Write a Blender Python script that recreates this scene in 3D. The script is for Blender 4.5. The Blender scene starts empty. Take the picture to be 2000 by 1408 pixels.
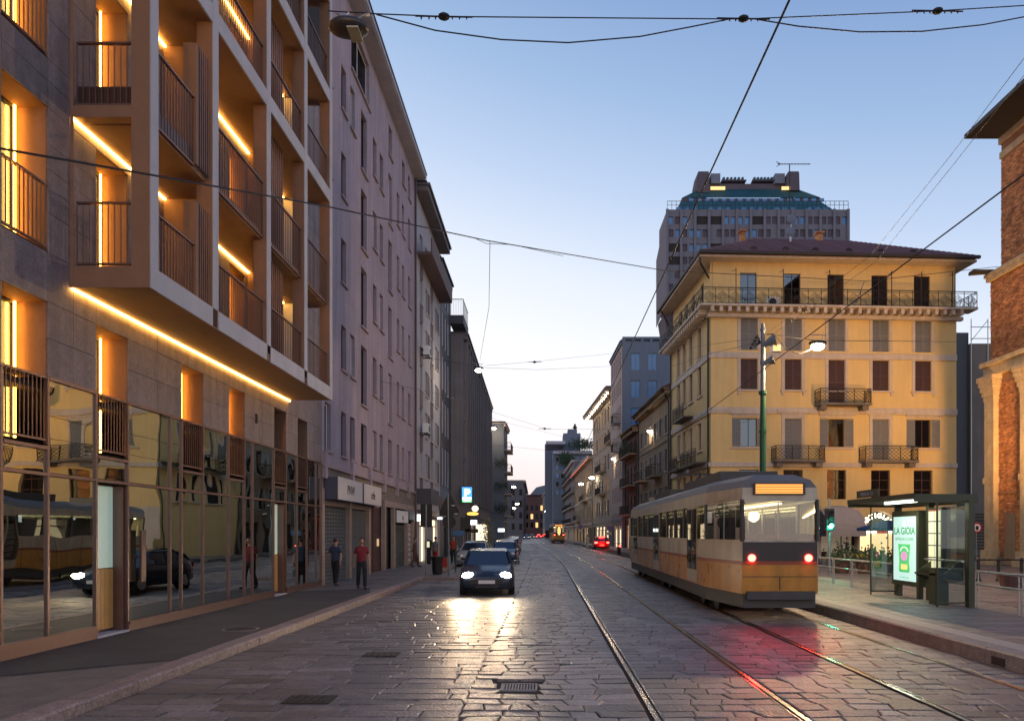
import bpy, math, random
import numpy as np
from mathutils import Matrix, Vector
random.seed(7)
R = math.radians
SC = bpy.context.scene
COL = SC.collection
# ------------------------------------------------------------------ camera, sky, light, exposure
CAMH = 2.0
cd = bpy.data.cameras.new('camera'); cam = bpy.data.objects.new('camera', cd); COL.objects.link(cam)
cam.location = (0, 0, CAMH); cam.rotation_euler = (R(90), 0, 0)
cd.sensor_width = 36; cd.lens = 25.2; cd.shift_x = -0.0325; cd.shift_y = 0.168
cd.clip_start = 0.1; cd.clip_end = 3000
SC.camera = cam
SC.view_settings.view_transform = 'Standard'; SC.view_settings.look = 'None'
SC.view_settings.gamma = 1; SC.view_settings.use_curve_mapping = False
SC.view_settings.exposure = 0.22
SC.cycles.use_denoising = True
SC.cycles.max_bounces = 6; SC.cycles.diffuse_bounces = 3; SC.cycles.glossy_bounces = 4
SC.cycles.transparent_max_bounces = 12; SC.cycles.sample_clamp_indirect = 6
SC.cycles.caustics_reflective = False; SC.cycles.caustics_refractive = False

W = bpy.data.worlds.new('World'); SC.world = W; W.use_nodes = True
nt = W.node_tree; nt.nodes.clear()
out = nt.nodes.new('ShaderNodeOutputWorld'); bg = nt.nodes.new('ShaderNodeBackground'); bg2 = nt.nodes.new('ShaderNodeBackground')
add = nt.nodes.new('ShaderNodeAddShader')
tc = nt.nodes.new('ShaderNodeTexCoord'); sx = nt.nodes.new('ShaderNodeSeparateXYZ'); rp = nt.nodes.new('ShaderNodeValToRGB')
nt.links.new(tc.outputs['Generated'], sx.inputs[0])
mad = nt.nodes.new('ShaderNodeMath'); mad.operation = 'MULTIPLY_ADD'; mad.inputs[1].default_value = 0.2   # dusk: one side of the sky a little darker
nt.links.new(sx.outputs['X'], mad.inputs[0]); nt.links.new(sx.outputs['Z'], mad.inputs[2]); nt.links.new(mad.outputs[0], rp.inputs[0])
def srgb(r, g, b):
    f = lambda c: ((c/255+0.055)/1.055)**2.4 if c > 10 else c/255/12.92
    return (f(r), f(g), f(b), 1)
SKY = [(0.0, (232, 204, 210)), (0.05, (246, 226, 228)), (0.12, (250, 243, 246)), (0.24, (246, 247, 252)), (0.34, (226, 234, 248)),
       (0.44, (190, 209, 238)), (0.54, (156, 184, 222)), (0.66, (122, 153, 202)), (0.82, (82, 118, 176)), (1.0, (64, 98, 158))]
e = rp.color_ramp.elements
e[0].position = 0; e[0].color = srgb(*SKY[0][1]); e[1].position = 1; e[1].color = srgb(*SKY[-1][1])
for p_, c_ in SKY[1:-1]:
    k = e.new(p_); k.color = srgb(*c_)
nish = nt.nodes.new('ShaderNodeTexSky'); nish.sky_type = 'NISHITA'; nish.sun_disc = False
nish.sun_elevation = R(1.5); nish.sun_rotation = R(-25); nish.air_density = 1.0; nish.dust_density = 0.6
nt.links.new(nish.outputs[0], bg.inputs[0]); bg.inputs[1].default_value = 0.012
nt.links.new(rp.outputs[0], bg2.inputs[0]); bg2.inputs[1].default_value = 0.92
nt.links.new(bg.outputs[0], add.inputs[0]); nt.links.new(bg2.outputs[0], add.inputs[1]); nt.links.new(add.outputs[0], out.inputs[0])

sl = bpy.data.lights.new('sun', 'SUN'); so = bpy.data.objects.new('sun', sl); COL.objects.link(so)
sl.energy = 0.12; sl.angle = R(30); sl.color = (0.95, 0.78, 0.82)
so.rotation_euler = (R(-80), 0, R(-25)); so.location = (0, 100, 80)

# ------------------------------------------------------------------ pixel -> place (2000 x 1408 photograph), used only to read off real positions
VX, VY, F = 1065.0, 1040.0, 1400.0
def bend(y):
    if y < 40: return 0.0
    if y < 60: return -0.031*(y-40)**2/40
    return -0.31-0.031*(y-60)
def gnd(px, py, h=0.0):
    y = (CAMH-h)*F/(py-VY); return ((px-VX)/F*y, y)
def at(px, py, y): return Vector(((px-VX)/F*y, y, CAMH+(VY-py)/F*y))

# ------------------------------------------------------------------ materials
MATS = {}
def mat(name, col, rough=0.7, metal=0.0, var=0.12, scale=3.0, bump=0.0, bscale=40.0, emit=None, es=1.0, spec=0.5, grain=0.0, streak=0.0, col2=None, piece=0.0):
    if name in MATS: return MATS[name]
    m = bpy.data.materials.new(name); m.use_nodes = True; n = m.node_tree; N = n.nodes; Lk = n.links
    b = N['Principled BSDF']; b.inputs['Roughness'].default_value = rough; b.inputs['Metallic'].default_value = metal
    b.inputs['Specular IOR Level'].default_value = spec
    c = (*col, 1)
    if var > 0:
        g = N.new('ShaderNodeNewGeometry'); ns = N.new('ShaderNodeTexNoise'); ns.inputs['Scale'].default_value = scale
        ns.inputs['Detail'].default_value = 6; ns.inputs['Roughness'].default_value = 0.65
        Lk.new(g.outputs['Position'], ns.inputs['Vector'])
        r = N.new('ShaderNodeValToRGB'); r.color_ramp.elements[0].position = 0.3; r.color_ramp.elements[1].position = 0.7
        k2 = (*col2, 1) if col2 else tuple(min(1, x*(1+var)) for x in col)+(1,)
        r.color_ramp.elements[0].color = tuple(x*(1-var) for x in col)+(1,); r.color_ramp.elements[1].color = k2
        Lk.new(ns.outputs['Fac'], r.inputs[0]); last = r.outputs[0]
        if grain > 0:
            n2 = N.new('ShaderNodeTexNoise'); n2.inputs['Scale'].default_value = bscale; n2.inputs['Detail'].default_value = 3
            Lk.new(g.outputs['Position'], n2.inputs['Vector'])
            mr = N.new('ShaderNodeMapRange'); mr.inputs[1].default_value = 0.3; mr.inputs[2].default_value = 0.7
            mr.inputs[3].default_value = 1-grain; mr.inputs[4].default_value = 1+grain
            Lk.new(n2.outputs['Fac'], mr.inputs[0])
            mx = N.new('ShaderNodeVectorMath'); mx.operation = 'SCALE'; Lk.new(last, mx.inputs[0]); Lk.new(mr.outputs[0], mx.inputs['Scale']); last = mx.outputs[0]
        if streak > 0:
            mp = N.new('ShaderNodeMapping'); mp.inputs['Scale'].default_value = (2.2, 2.2, 0.12); Lk.new(g.outputs['Position'], mp.inputs[0])
            n3 = N.new('ShaderNodeTexNoise'); n3.inputs['Scale'].default_value = 1.6; n3.inputs['Detail'].default_value = 5; Lk.new(mp.outputs[0], n3.inputs['Vector'])
            m3 = N.new('ShaderNodeMapRange'); m3.inputs[1].default_value = 0.35; m3.inputs[2].default_value = 0.7
            m3.inputs[3].default_value = 1.0; m3.inputs[4].default_value = 1-streak; Lk.new(n3.outputs['Fac'], m3.inputs[0])
            mx = N.new('ShaderNodeVectorMath'); mx.operation = 'SCALE'; Lk.new(last, mx.inputs[0]); Lk.new(m3.outputs[0], mx.inputs['Scale']); last = mx.outputs[0]
        if piece > 0:   # every stone, slab or tile has a tone of its own
            oi = N.new('ShaderNodeObjectInfo'); ad = N.new('ShaderNodeMath'); ad.operation = 'ADD'; fr_ = N.new('ShaderNodeMath'); fr_.operation = 'FRACT'
            Lk.new(oi.outputs['Random'], ad.inputs[0]); Lk.new(g.outputs['Random Per Island'], ad.inputs[1]); Lk.new(ad.outputs[0], fr_.inputs[0])
            m4 = N.new('ShaderNodeMapRange'); m4.inputs[3].default_value = 1-piece; m4.inputs[4].default_value = 1+piece; Lk.new(fr_.outputs[0], m4.inputs[0])
            mx = N.new('ShaderNodeVectorMath'); mx.operation = 'SCALE'; Lk.new(last, mx.inputs[0]); Lk.new(m4.outputs[0], mx.inputs['Scale']); last = mx.outputs[0]
        Lk.new(last, b.inputs['Base Color'])
        mr2 = N.new('ShaderNodeMapRange'); mr2.inputs[3].default_value = max(0, rough-0.1); mr2.inputs[4].default_value = min(1, rough+0.1)
        Lk.new(ns.outputs['Fac'], mr2.inputs[0]); Lk.new(mr2.outputs[0], b.inputs['Roughness'])
        if bump > 0:
            nb = N.new('ShaderNodeTexNoise'); nb.inputs['Scale'].default_value = bscale; nb.inputs['Detail'].default_value = 4
            Lk.new(g.outputs['Position'], nb.inputs['Vector']); bp = N.new('ShaderNodeBump'); bp.inputs['Strength'].default_value = bump
            bp.inputs['Distance'].default_value = 0.02; Lk.new(nb.outputs['Fac'], bp.inputs['Height']); Lk.new(bp.outputs[0], b.inputs['Normal'])
    else: b.inputs['Base Color'].default_value = c
    if emit is not None:
        b.inputs['Emission Color'].default_value = (*emit, 1); b.inputs['Emission Strength'].default_value = es
    MATS[name] = m; return m
def glow(name, col, s): return mat(name, (0.3, 0.3, 0.3), 0.4, var=0, emit=col, es=s)
def glass_mat(name, tint=(0.3, 0.3, 0.28), refl=(0.85, 0.82, 0.75), base=0.45, wave=0.0, wscale=1.0, rough=0.0, top=0.97):
    m = bpy.data.materials.new(name); m.use_nodes = True; n = m.node_tree; N = n.nodes; Lk = n.links; N.clear()
    o = N.new('ShaderNodeOutputMaterial'); mx = N.new('ShaderNodeMixShader'); t = N.new('ShaderNodeBsdfTransparent'); g = N.new('ShaderNodeBsdfGlossy')
    t.inputs[0].default_value = (*tint, 1); g.inputs[0].default_value = (*refl, 1); g.inputs['Roughness'].default_value = rough
    fr = N.new('ShaderNodeLayerWeight'); fr.inputs['Blend'].default_value = 0.3
    mr = N.new('ShaderNodeMapRange'); mr.inputs[3].default_value = base; mr.inputs[4].default_value = top
    Lk.new(fr.outputs['Fresnel'], mr.inputs[0]); Lk.new(mr.outputs[0], mx.inputs[0]); Lk.new(t.outputs[0], mx.inputs[1]); Lk.new(g.outputs[0], mx.inputs[2]); Lk.new(mx.outputs[0], o.inputs[0])
    if wave > 0:
        ge = N.new('ShaderNodeNewGeometry'); nb = N.new('ShaderNodeTexNoise'); nb.inputs['Scale'].default_value = wscale; nb.inputs['Detail'].default_value = 1
        Lk.new(ge.outputs['Position'], nb.inputs['Vector']); bp = N.new('ShaderNodeBump'); bp.inputs['Strength'].default_value = 1; bp.inputs['Distance'].default_value = wave
        Lk.new(nb.outputs['Fac'], bp.inputs['Height']); Lk.new(bp.outputs[0], g.inputs['Normal'])
    MATS[name] = m; return m

M = {}
M['stone'] = mat('street_granite', (0.152, 0.138, 0.132), 0.43, var=0.35, scale=5, bump=1.0, bscale=26, grain=0.3, spec=0.6, piece=0.28)
M['stone2'] = mat('street_granite_pale', (0.22, 0.197, 0.188), 0.46, var=0.25, scale=5.0, bump=0.9, bscale=28, grain=0.25, spec=0.6, piece=0.2)
M['stone3'] = mat('street_granite_dark', (0.1, 0.093, 0.092), 0.4, var=0.3, scale=5.0, bump=0.9, bscale=28, grain=0.25, spec=0.6, piece=0.25)
M['joint'] = mat('joint_dirt', (0.035, 0.03, 0.028), 0.9, var=0.3, scale=6)
M['farroad'] = mat('far_paving', (0.14, 0.125, 0.125), 0.45, var=0.25, scale=2.0, bump=0.5, bscale=5)
M['asphalt'] = mat('asphalt', (0.04, 0.039, 0.045), 0.7, var=0.45, scale=0.9, bump=0.6, bscale=90, grain=0.3, col2=(0.075, 0.068, 0.066))
M['pave'] = mat('pavement_stone', (0.15, 0.13, 0.12), 0.6, var=0.35, scale=2.2, bump=0.3, bscale=30, grain=0.2, piece=0.15)
M['kerb'] = mat('kerb_granite', (0.27, 0.2, 0.175), 0.65, var=0.3, scale=7, bump=0.7, bscale=30, grain=0.3, piece=0.18)
M['plat'] = mat('platform_tile', (0.2, 0.185, 0.16), 0.5, var=0.22, scale=1.6, bump=0.3, bscale=60, grain=0.15, piece=0.22)
M['tact'] = mat('tactile_strip', (0.34, 0.31, 0.26), 0.6, var=0.12, scale=3, bump=0.4, bscale=60)
M['platk'] = mat('platform_kerb', (0.19, 0.175, 0.155), 0.6, var=0.3, scale=4, bump=0.5, bscale=40, grain=0.25, piece=0.15)
M['rail'] = mat('rail_steel', (0.55, 0.52, 0.5), 0.22, 1.0, var=0.15, scale=5)
M['rust'] = mat('rail_groove', (0.03, 0.025, 0.022), 0.8, var=0.2)
M['slab'] = mat('cladding_stone', (0.235, 0.18, 0.178), 0.6, var=0.22, scale=6, bump=0.35, bscale=40, grain=0.2, streak=0.3, piece=0.1)
M['slabback'] = mat('cladding_backing', (0.03, 0.025, 0.025), 0.9, var=0)
M['conc'] = mat('pale_concrete', (0.45, 0.44, 0.48), 0.7, var=0.09, scale=1.4, bump=0.2, bscale=70, grain=0.07, streak=0.08)
M['soffit'] = mat('lamplit_brown_render', (0.29, 0.165, 0.1), 0.8, var=0.1, scale=3, bump=0.3, bscale=120, grain=0.1)  # warm lamplight on undersides and camera-facing faces is mixed into this brown
M['bronze'] = mat('bronze_metal', (0.21, 0.13, 0.11), 0.42, 0.55, var=0.1, scale=4)
M['bronzed'] = mat('dark_bronze', (0.1, 0.06, 0.05), 0.4, 0.5, var=0.1, scale=4)
M['glass'] = glass_mat('shop_glass', (0.16, 0.17, 0.15), (0.88, 0.95, 0.88), 0.74, 0.006, 0.9)
M['pane'] = glass_mat('window_glass', (0.1, 0.11, 0.13), (0.7, 0.8, 0.9), 0.2, top=0.3)
M['clear'] = glass_mat('clear_glass', (0.82, 0.86, 0.84), (0.8, 0.9, 0.88), 0.05, top=0.45)
M['room'] = mat('dark_interior', (0.035, 0.03, 0.028), 0.9, var=0)
M['black'] = mat('black_metal', (0.02, 0.02, 0.022), 0.45, 0.3, var=0)
M['iron'] = mat('wrought_iron', (0.035, 0.032, 0.03), 0.55, 0.5, var=0)
M['wire'] = mat('cable_black', (0.015, 0.015, 0.018), 0.6, var=0)
M['white'] = mat('white_paint', (0.75, 0.74, 0.72), 0.5, var=0.05)
M['b2'] = mat('mauve_render', (0.41, 0.325, 0.365), 0.85, var=0.12, scale=0.7, bump=0.7, bscale=14, grain=0.12, streak=0.22)
M['b2s'] = mat('mauve_sill', (0.33, 0.25, 0.25), 0.7, var=0.1, scale=3)
M['b2base'] = mat('stained_fascia', (0.21, 0.17, 0.14), 0.85, var=0.35, scale=3.5, bump=0.3, grain=0.2)
M['b2col'] = mat('shop_pier_stone', (0.33, 0.25, 0.21), 0.6, var=0.15, scale=3)
M['shut'] = mat('roller_shutter', (0.1, 0.11, 0.09), 0.5, 0.3, var=0.2, scale=4)
M['shutb'] = mat('roller_shutter_bronze', (0.1, 0.085, 0.065), 0.45, 0.4, var=0.2, scale=4)
M['signw'] = mat('sign_panel_pale', (0.62, 0.56, 0.52), 0.6, var=0.04)
M['signd'] = mat('sign_side_blue', (0.07, 0.075, 0.12), 0.6, var=0)
M['ink'] = mat('sign_ink', (0.06, 0.05, 0.05), 0.6, var=0)
M['yel'] = mat('ochre_render', (0.74, 0.535, 0.235), 0.85, var=0.06, scale=0.5, bump=0.25, bscale=25, grain=0.05, streak=0.08)
M['trim'] = mat('pale_trim', (0.58, 0.49, 0.41), 0.75, var=0.1, scale=1.5, streak=0.15)
M['shgrey'] = mat('shutter_grey', (0.2, 0.2, 0.2), 0.6, var=0.08, scale=4)
M['shbrown'] = mat('shutter_brown', (0.085, 0.045, 0.04), 0.6, var=0.08, scale=4)
M['wood'] = mat('window_wood', (0.09, 0.045, 0.035), 0.5, var=0.1)
M['tile'] = mat('roof_tile', (0.15, 0.06, 0.055), 0.75, var=0.3, scale=3, bump=0.4, bscale=12, piece=0.25)
M['slate'] = mat('dark_roof', (0.04, 0.035, 0.035), 0.7, var=0.1)
M['tower'] = mat('tower_concrete', (0.17, 0.168, 0.195), 0.85, var=0.1, scale=0.12, streak=0.1)
M['towerp'] = mat('tower_panel', (0.1, 0.085, 0.1), 0.85, var=0.12, scale=0.3)
M['copper'] = mat('green_copper', (0.03, 0.11, 0.13), 0.6, 0.2, var=0.15, scale=0.4)
M['bluepane'] = mat('sky_blue_pane', (0.06, 0.2, 0.42), 0.25, 0.0, var=0.25, scale=0.2, spec=0.8)
M['brick'] = mat('church_brick', (0.42, 0.14, 0.055), 0.85, var=0.35, scale=2.2, bump=0.6, bscale=22, grain=0.3, col2=(0.58, 0.27, 0.11), piece=0.4)
M['mortar'] = mat('church_mortar', (0.3, 0.15, 0.085), 0.9, var=0.2)
M['church'] = mat('church_stone', (0.48, 0.37, 0.23), 0.75, var=0.2, scale=2.5, bump=0.4, bscale=30, grain=0.15, streak=0.2)
M['mesh'] = mat('scaffold_sheeting', (0.24, 0.2, 0.17), 0.9, var=0.12, scale=0.5, streak=0.2)
M['shelter'] = mat('shelter_green', (0.065, 0.068, 0.04), 0.45, 0.3, var=0.08)
M['steel'] = mat('brushed_steel', (0.5, 0.49, 0.47), 0.3, 0.9, var=0.1, scale=8)
M['green'] = mat('mast_green', (0.012, 0.09, 0.035), 0.45, var=0.15, scale=6)
M['mastg'] = mat('mast_grey', (0.2, 0.23, 0.25), 0.5, 0.3, var=0.1)
M['led'] = glow('warm_led', (1.0, 0.5, 0.1), 22)
M['ledsoft'] = glow('warm_led_upright', (1.0, 0.4, 0.05), 26)
M['litw'] = glow('lit_window', (1.0, 0.58, 0.16), 1.25)
M['litdim'] = glow('lit_window_dim', (1.0, 0.62, 0.28), 0.55)
M['lamp'] = glow('lamp_glass_warm', (1.0, 0.72, 0.36), 60)
M['lampw'] = glow('lamp_glass_white', (1.0, 0.86, 0.62), 45)
M['red'] = glow('red_lamp', (1.0, 0.03, 0.02), 26)
M['amber'] = glow('amber_display', (1.0, 0.3, 0.02), 2.3)
M['signwhite'] = glow('white_lightbox', (0.85, 0.93, 1.0), 2.2)
M['rubber'] = mat('tyre_rubber', (0.02, 0.02, 0.02), 0.8, var=0)
M['leaf'] = mat('leaf_green', (0.035, 0.06, 0.025), 0.7, var=0.4, scale=4)
M['skin'] = mat('skin', (0.42, 0.24, 0.16), 0.6, var=0.05)
M['hair'] = mat('hair_dark', (0.03, 0.022, 0.018), 0.7, var=0)

# ------------------------------------------------------------------ mesh builder
class MB:
    def __init__(s): s.v = []; s.f = []; s.m = []
    def poly(s, pts, m=0):
        b = len(s.v); s.v += [tuple(p) for p in pts]; s.f.append(tuple(range(b, b+len(pts)))); s.m.append(m)
    def box(s, x0, x1, y0, y1, z0, z1, m=0, T=None):
        b = len(s.v)
        P = [(x0,y0,z0),(x1,y0,z0),(x1,y1,z0),(x0,y1,z0),(x0,y0,z1),(x1,y0,z1),(x1,y1,z1),(x0,y1,z1)]
        if T is not None: P = [tuple(T @ Vector(p)) for p in P]
        s.v += P
        for q in ((0,3,2,1),(4,5,6,7),(0,1,5,4),(1,2,6,5),(2,3,7,6),(3,0,4,7)): s.f.append(tuple(b+i for i in q)); s.m.append(m)
        return s
    def bar(s, p, q, w, h=None, m=0):
        p = Vector(p); q = Vector(q); d = q-p; L = d.length
        if L < 1e-6: return s
        h = h or w
        up = Vector((0,0,1)) if abs(d.z) < 0.95*L else Vector((0,1,0))
        a = d.normalized(); r = a.cross(up).normalized(); u = r.cross(a)
        T = Matrix(((r.x,a.x,u.x,p.x),(r.y,a.y,u.y,p.y),(r.z,a.z,u.z,p.z),(0,0,0,1)))
        return s.box(-w/2, w/2, 0, L, -h/2, h/2, m, T)
    def tube(s, pts, r, n=6, m=0, cap=True):
        pts = [Vector(p) for p in pts]; rs = r if isinstance(r, (list, tuple)) else [r]*len(pts)
        rings = []
        for i, p in enumerate(pts):
            a = (pts[min(i+1, len(pts)-1)]-pts[max(i-1, 0)]).normalized()
            up = Vector((0,0,1)) if abs(a.z) < 0.9 else Vector((0,1,0))
            x = a.cross(up).normalized(); y = x.cross(a)
            b = len(s.v)
            for k in range(n):
                t = 2*math.pi*k/n; s.v.append(tuple(p+(x*math.cos(t)+y*math.sin(t))*rs[i]))
            rings.append(b)
        for i in range(len(rings)-1):
            for k in range(n):
                s.f.append((rings[i]+k, rings[i]+(k+1) % n, rings[i+1]+(k+1) % n, rings[i+1]+k)); s.m.append(m)
        if cap:
            s.f.append(tuple(rings[0]+k for k in range(n))[::-1]); s.m.append(m); s.f.append(tuple(rings[-1]+k for k in range(n))); s.m.append(m)
        return s
    def cyl(s, x, y, z0, z1, r, n=12, m=0, r2=None): return s.tube([(x,y,z0),(x,y,z1)], [r, r if r2 is None else r2], n, m)
    def lathe(s, x, y, prof, n=14, m=0): # prof: (r,z)
        return s.tube([(x,y,z+i*1e-5) for i,(r,z) in enumerate(prof)], [r for r,z in prof], n, m)
    def ball(s, c, r, n=10, m=0, sx=1, sy=1, sz=1):
        b = len(s.v); k = n//2
        for i in range(k+1):
            ph = math.pi*i/k
            for j in range(n):
                t = 2*math.pi*j/n
                s.v.append((c[0]+r*sx*math.sin(ph)*math.cos(t), c[1]+r*sy*math.sin(ph)*math.sin(t), c[2]+r*sz*math.cos(ph)))
        for i in range(k):
            for j in range(n):
                s.f.append((b+i*n+j, b+i*n+(j+1) % n, b+(i+1)*n+(j+1) % n, b+(i+1)*n+j)[::-1]); s.m.append(m)
        return s
    def prism(s, pts, y0, y1, m=0): # polygon in xz, extruded in y (outline counter-clockwise seen from -y)
        n = len(pts); b = len(s.v)
        s.v += [(p[0], y0, p[1]) for p in pts]+[(p[0], y1, p[1]) for p in pts]
        s.f.append(tuple(range(b, b+n))); s.m.append(m); s.f.append(tuple(range(b+2*n-1, b+n-1, -1))); s.m.append(m)
        for i in range(n):
            j = (i+1) % n; s.f.append((b+i, b+n+i, b+n+j, b+j)); s.m.append(m)
        return s
    def mesh(s, name, mats, smooth=False):
        me = bpy.data.meshes.new(name); me.from_pydata(s.v, [], s.f)
        for m in (mats if isinstance(mats, (list, tuple)) else [mats]): me.materials.append(M[m] if isinstance(m, str) else m)
        if any(s.m): me.polygons.foreach_set('material_index', s.m)
        if smooth: me.polygons.foreach_set('use_smooth', [True]*len(s.f))
        me.update(); return me
def link(name, me, parent=None, loc=(0,0,0), rz=0, kind=None, label=None):
    o = bpy.data.objects.new(name, me); COL.objects.link(o); o.location = loc
    if rz: o.rotation_euler = (0, 0, rz)
    if parent: o.parent = parent
    if kind: o['kind'] = kind
    if label: o['label'] = label
    return o
def part(name, mb, mats, parent, loc=(0,0,0), rz=0, kind=None, label=None, smooth=False):
    return link(name, mb.mesh(name, mats, smooth), parent, loc, rz, kind, label)
def thing(name, label, cat, loc=(0,0,0), rz=0, group=None):
    o = bpy.data.objects.new(name, None); COL.objects.link(o); o.location = loc; o.rotation_euler = (0,0,rz); o.empty_display_size = 0.2
    o['label'] = label; o['category'] = cat
    if group: o['group'] = group
    return o
def solo(name, mb, mats, label, cat, loc=(0,0,0), rz=0, group=None, smooth=False):
    o = link(name, mb.mesh(name, mats, smooth), None, loc, rz); o['label'] = label; o['category'] = cat
    if group: o['group'] = group
    return o
def struct(name, mb, mats, smooth=False, loc=(0,0,0)):
    return link(name, mb.mesh(name, mats, smooth), None, loc, 0, 'structure')
def dup(root, loc, rz, label=None, group=None, name=None):
    def cp(o, par):
        c = o.copy(); COL.objects.link(c)
        if par: c.parent = par
        for ch in list(o.children): cp(ch, c)
        return c
    r = cp(root, None); r.location = loc; r.rotation_euler = (0,0,rz)
    if label: r['label'] = label
    if group: r['group'] = group
    return r
def textmesh(name, txt, size, m, parent=None, M4=None, ext=0.004, align='CENTER', sx=1.0, bold=0.0):
    cu = bpy.data.curves.new('t', 'FONT'); cu.body = txt; cu.size = size; cu.extrude = ext; cu.align_x = align; cu.offset = bold
    o = bpy.data.objects.new('t', cu); COL.objects.link(o)
    dg = bpy.context.evaluated_depsgraph_get(); me = bpy.data.meshes.new_from_object(o.evaluated_get(dg))
    bpy.data.objects.remove(o); bpy.data.curves.remove(cu)
    me.materials.clear(); me.materials.append(M[m] if isinstance(m, str) else m)
    me.transform(Matrix.Diagonal((sx, 1, 1, 1)))
    me.transform(Matrix.Rotation(R(90), 4, 'X'))   # stands in the xz plane, reads from -y
    if M4 is not None: me.transform(M4)
    me.name = name
    return link(name, me, parent)
def lampo(kind, name, loc, energy, color, size=0.1, target=None, spot=None, blend=0.5, parent=None):
    l = bpy.data.lights.new(name, kind); o = bpy.data.objects.new(name, l); COL.objects.link(o); o.location = loc
    l.energy = energy; l.color = color
    l.shadow_soft_size = size
    if kind == 'SPOT': l.spot_size = spot; l.spot_blend = blend
    if target is not None:
        o.rotation_euler = (Vector(target)-Vector(loc)).to_track_quat('-Z', 'Y').to_euler()
    if parent: o.parent = parent; o.matrix_parent_inverse = Matrix.Identity(4)
    return o

# ------------------------------------------------------------------ facades: local x to the right seen from outside, y into the wall, z up
class Fac:
    def __init__(s, name, label, ox, oy, ang, cat='building', group=None):
        s.ox, s.oy, s.c, s.s = ox, oy, math.cos(ang), math.sin(ang)
        s.root = thing(name, label, cat, (ox, oy, 0), ang, group)
    def u(s, px, d=0.0):
        k = (px-VX)/F
        return (k*(s.oy+d*s.c)-s.ox+d*s.s)/(s.c-k*s.s)
    def z(s, px, py, d=0.0):
        y = s.oy+s.u(px, d)*s.s+d*s.c
        return CAMH+(VY-py)/F*y
def grid_wall(mb, x0, x1, z0, z1, holes, y=0.0, depth=0.25, m=0, mr=None):
    mr = m if mr is None else mr
    hs = [(max(a, x0), min(b, x1), max(c, z0), min(d, z1)) for a, b, c, d in holes if b > x0 and a < x1 and d > z0 and c < z1]
    zs = sorted(set([z0, z1]+[h[2] for h in hs]+[h[3] for h in hs]))
    for za, zb in zip(zs, zs[1:]):
        if zb-za < 1e-5: continue
        zm = (za+zb)/2; row = sorted((h[0], h[1]) for h in hs if h[2] < zm < h[3]); x = x0
        for a, b in row:
            if a > x+1e-5: mb.poly([(x,y,za),(a,y,za),(a,y,zb),(x,y,zb)], m)
            x = max(x, b)
        if x < x1-1e-5: mb.poly([(x,y,za),(x1,y,za),(x1,y,zb),(x,y,zb)], m)
    for a, b, c, d in hs:
        Y = y+depth
        mb.poly([(a,y,c),(b,y,c),(b,Y,c),(a,Y,c)], mr); mb.poly([(a,Y,d),(b,Y,d),(b,y,d),(a,y,d)], mr)
        mb.poly([(a,y,c),(a,Y,c),(a,Y,d),(a,y,d)], mr); mb.poly([(b,Y,c),(b,y,c),(b,y,d),(b,Y,d)], mr)
def shell(mb, x0, x1, z0, z1, D, m=0, y=0.0):
    mb.poly([(x0,D,z0),(x0,y,z0),(x0,y,z1),(x0,D,z1)], m); mb.poly([(x1,y,z0),(x1,D,z0),(x1,D,z1),(x1,y,z1)], m)
    mb.poly([(x1,D,z0),(x0,D,z0),(x0,D,z1),(x1,D,z1)], m); mb.poly([(x0,y,z1),(x1,y,z1),(x1,D,z1),(x0,D,z1)], m)
WC = {}
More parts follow.
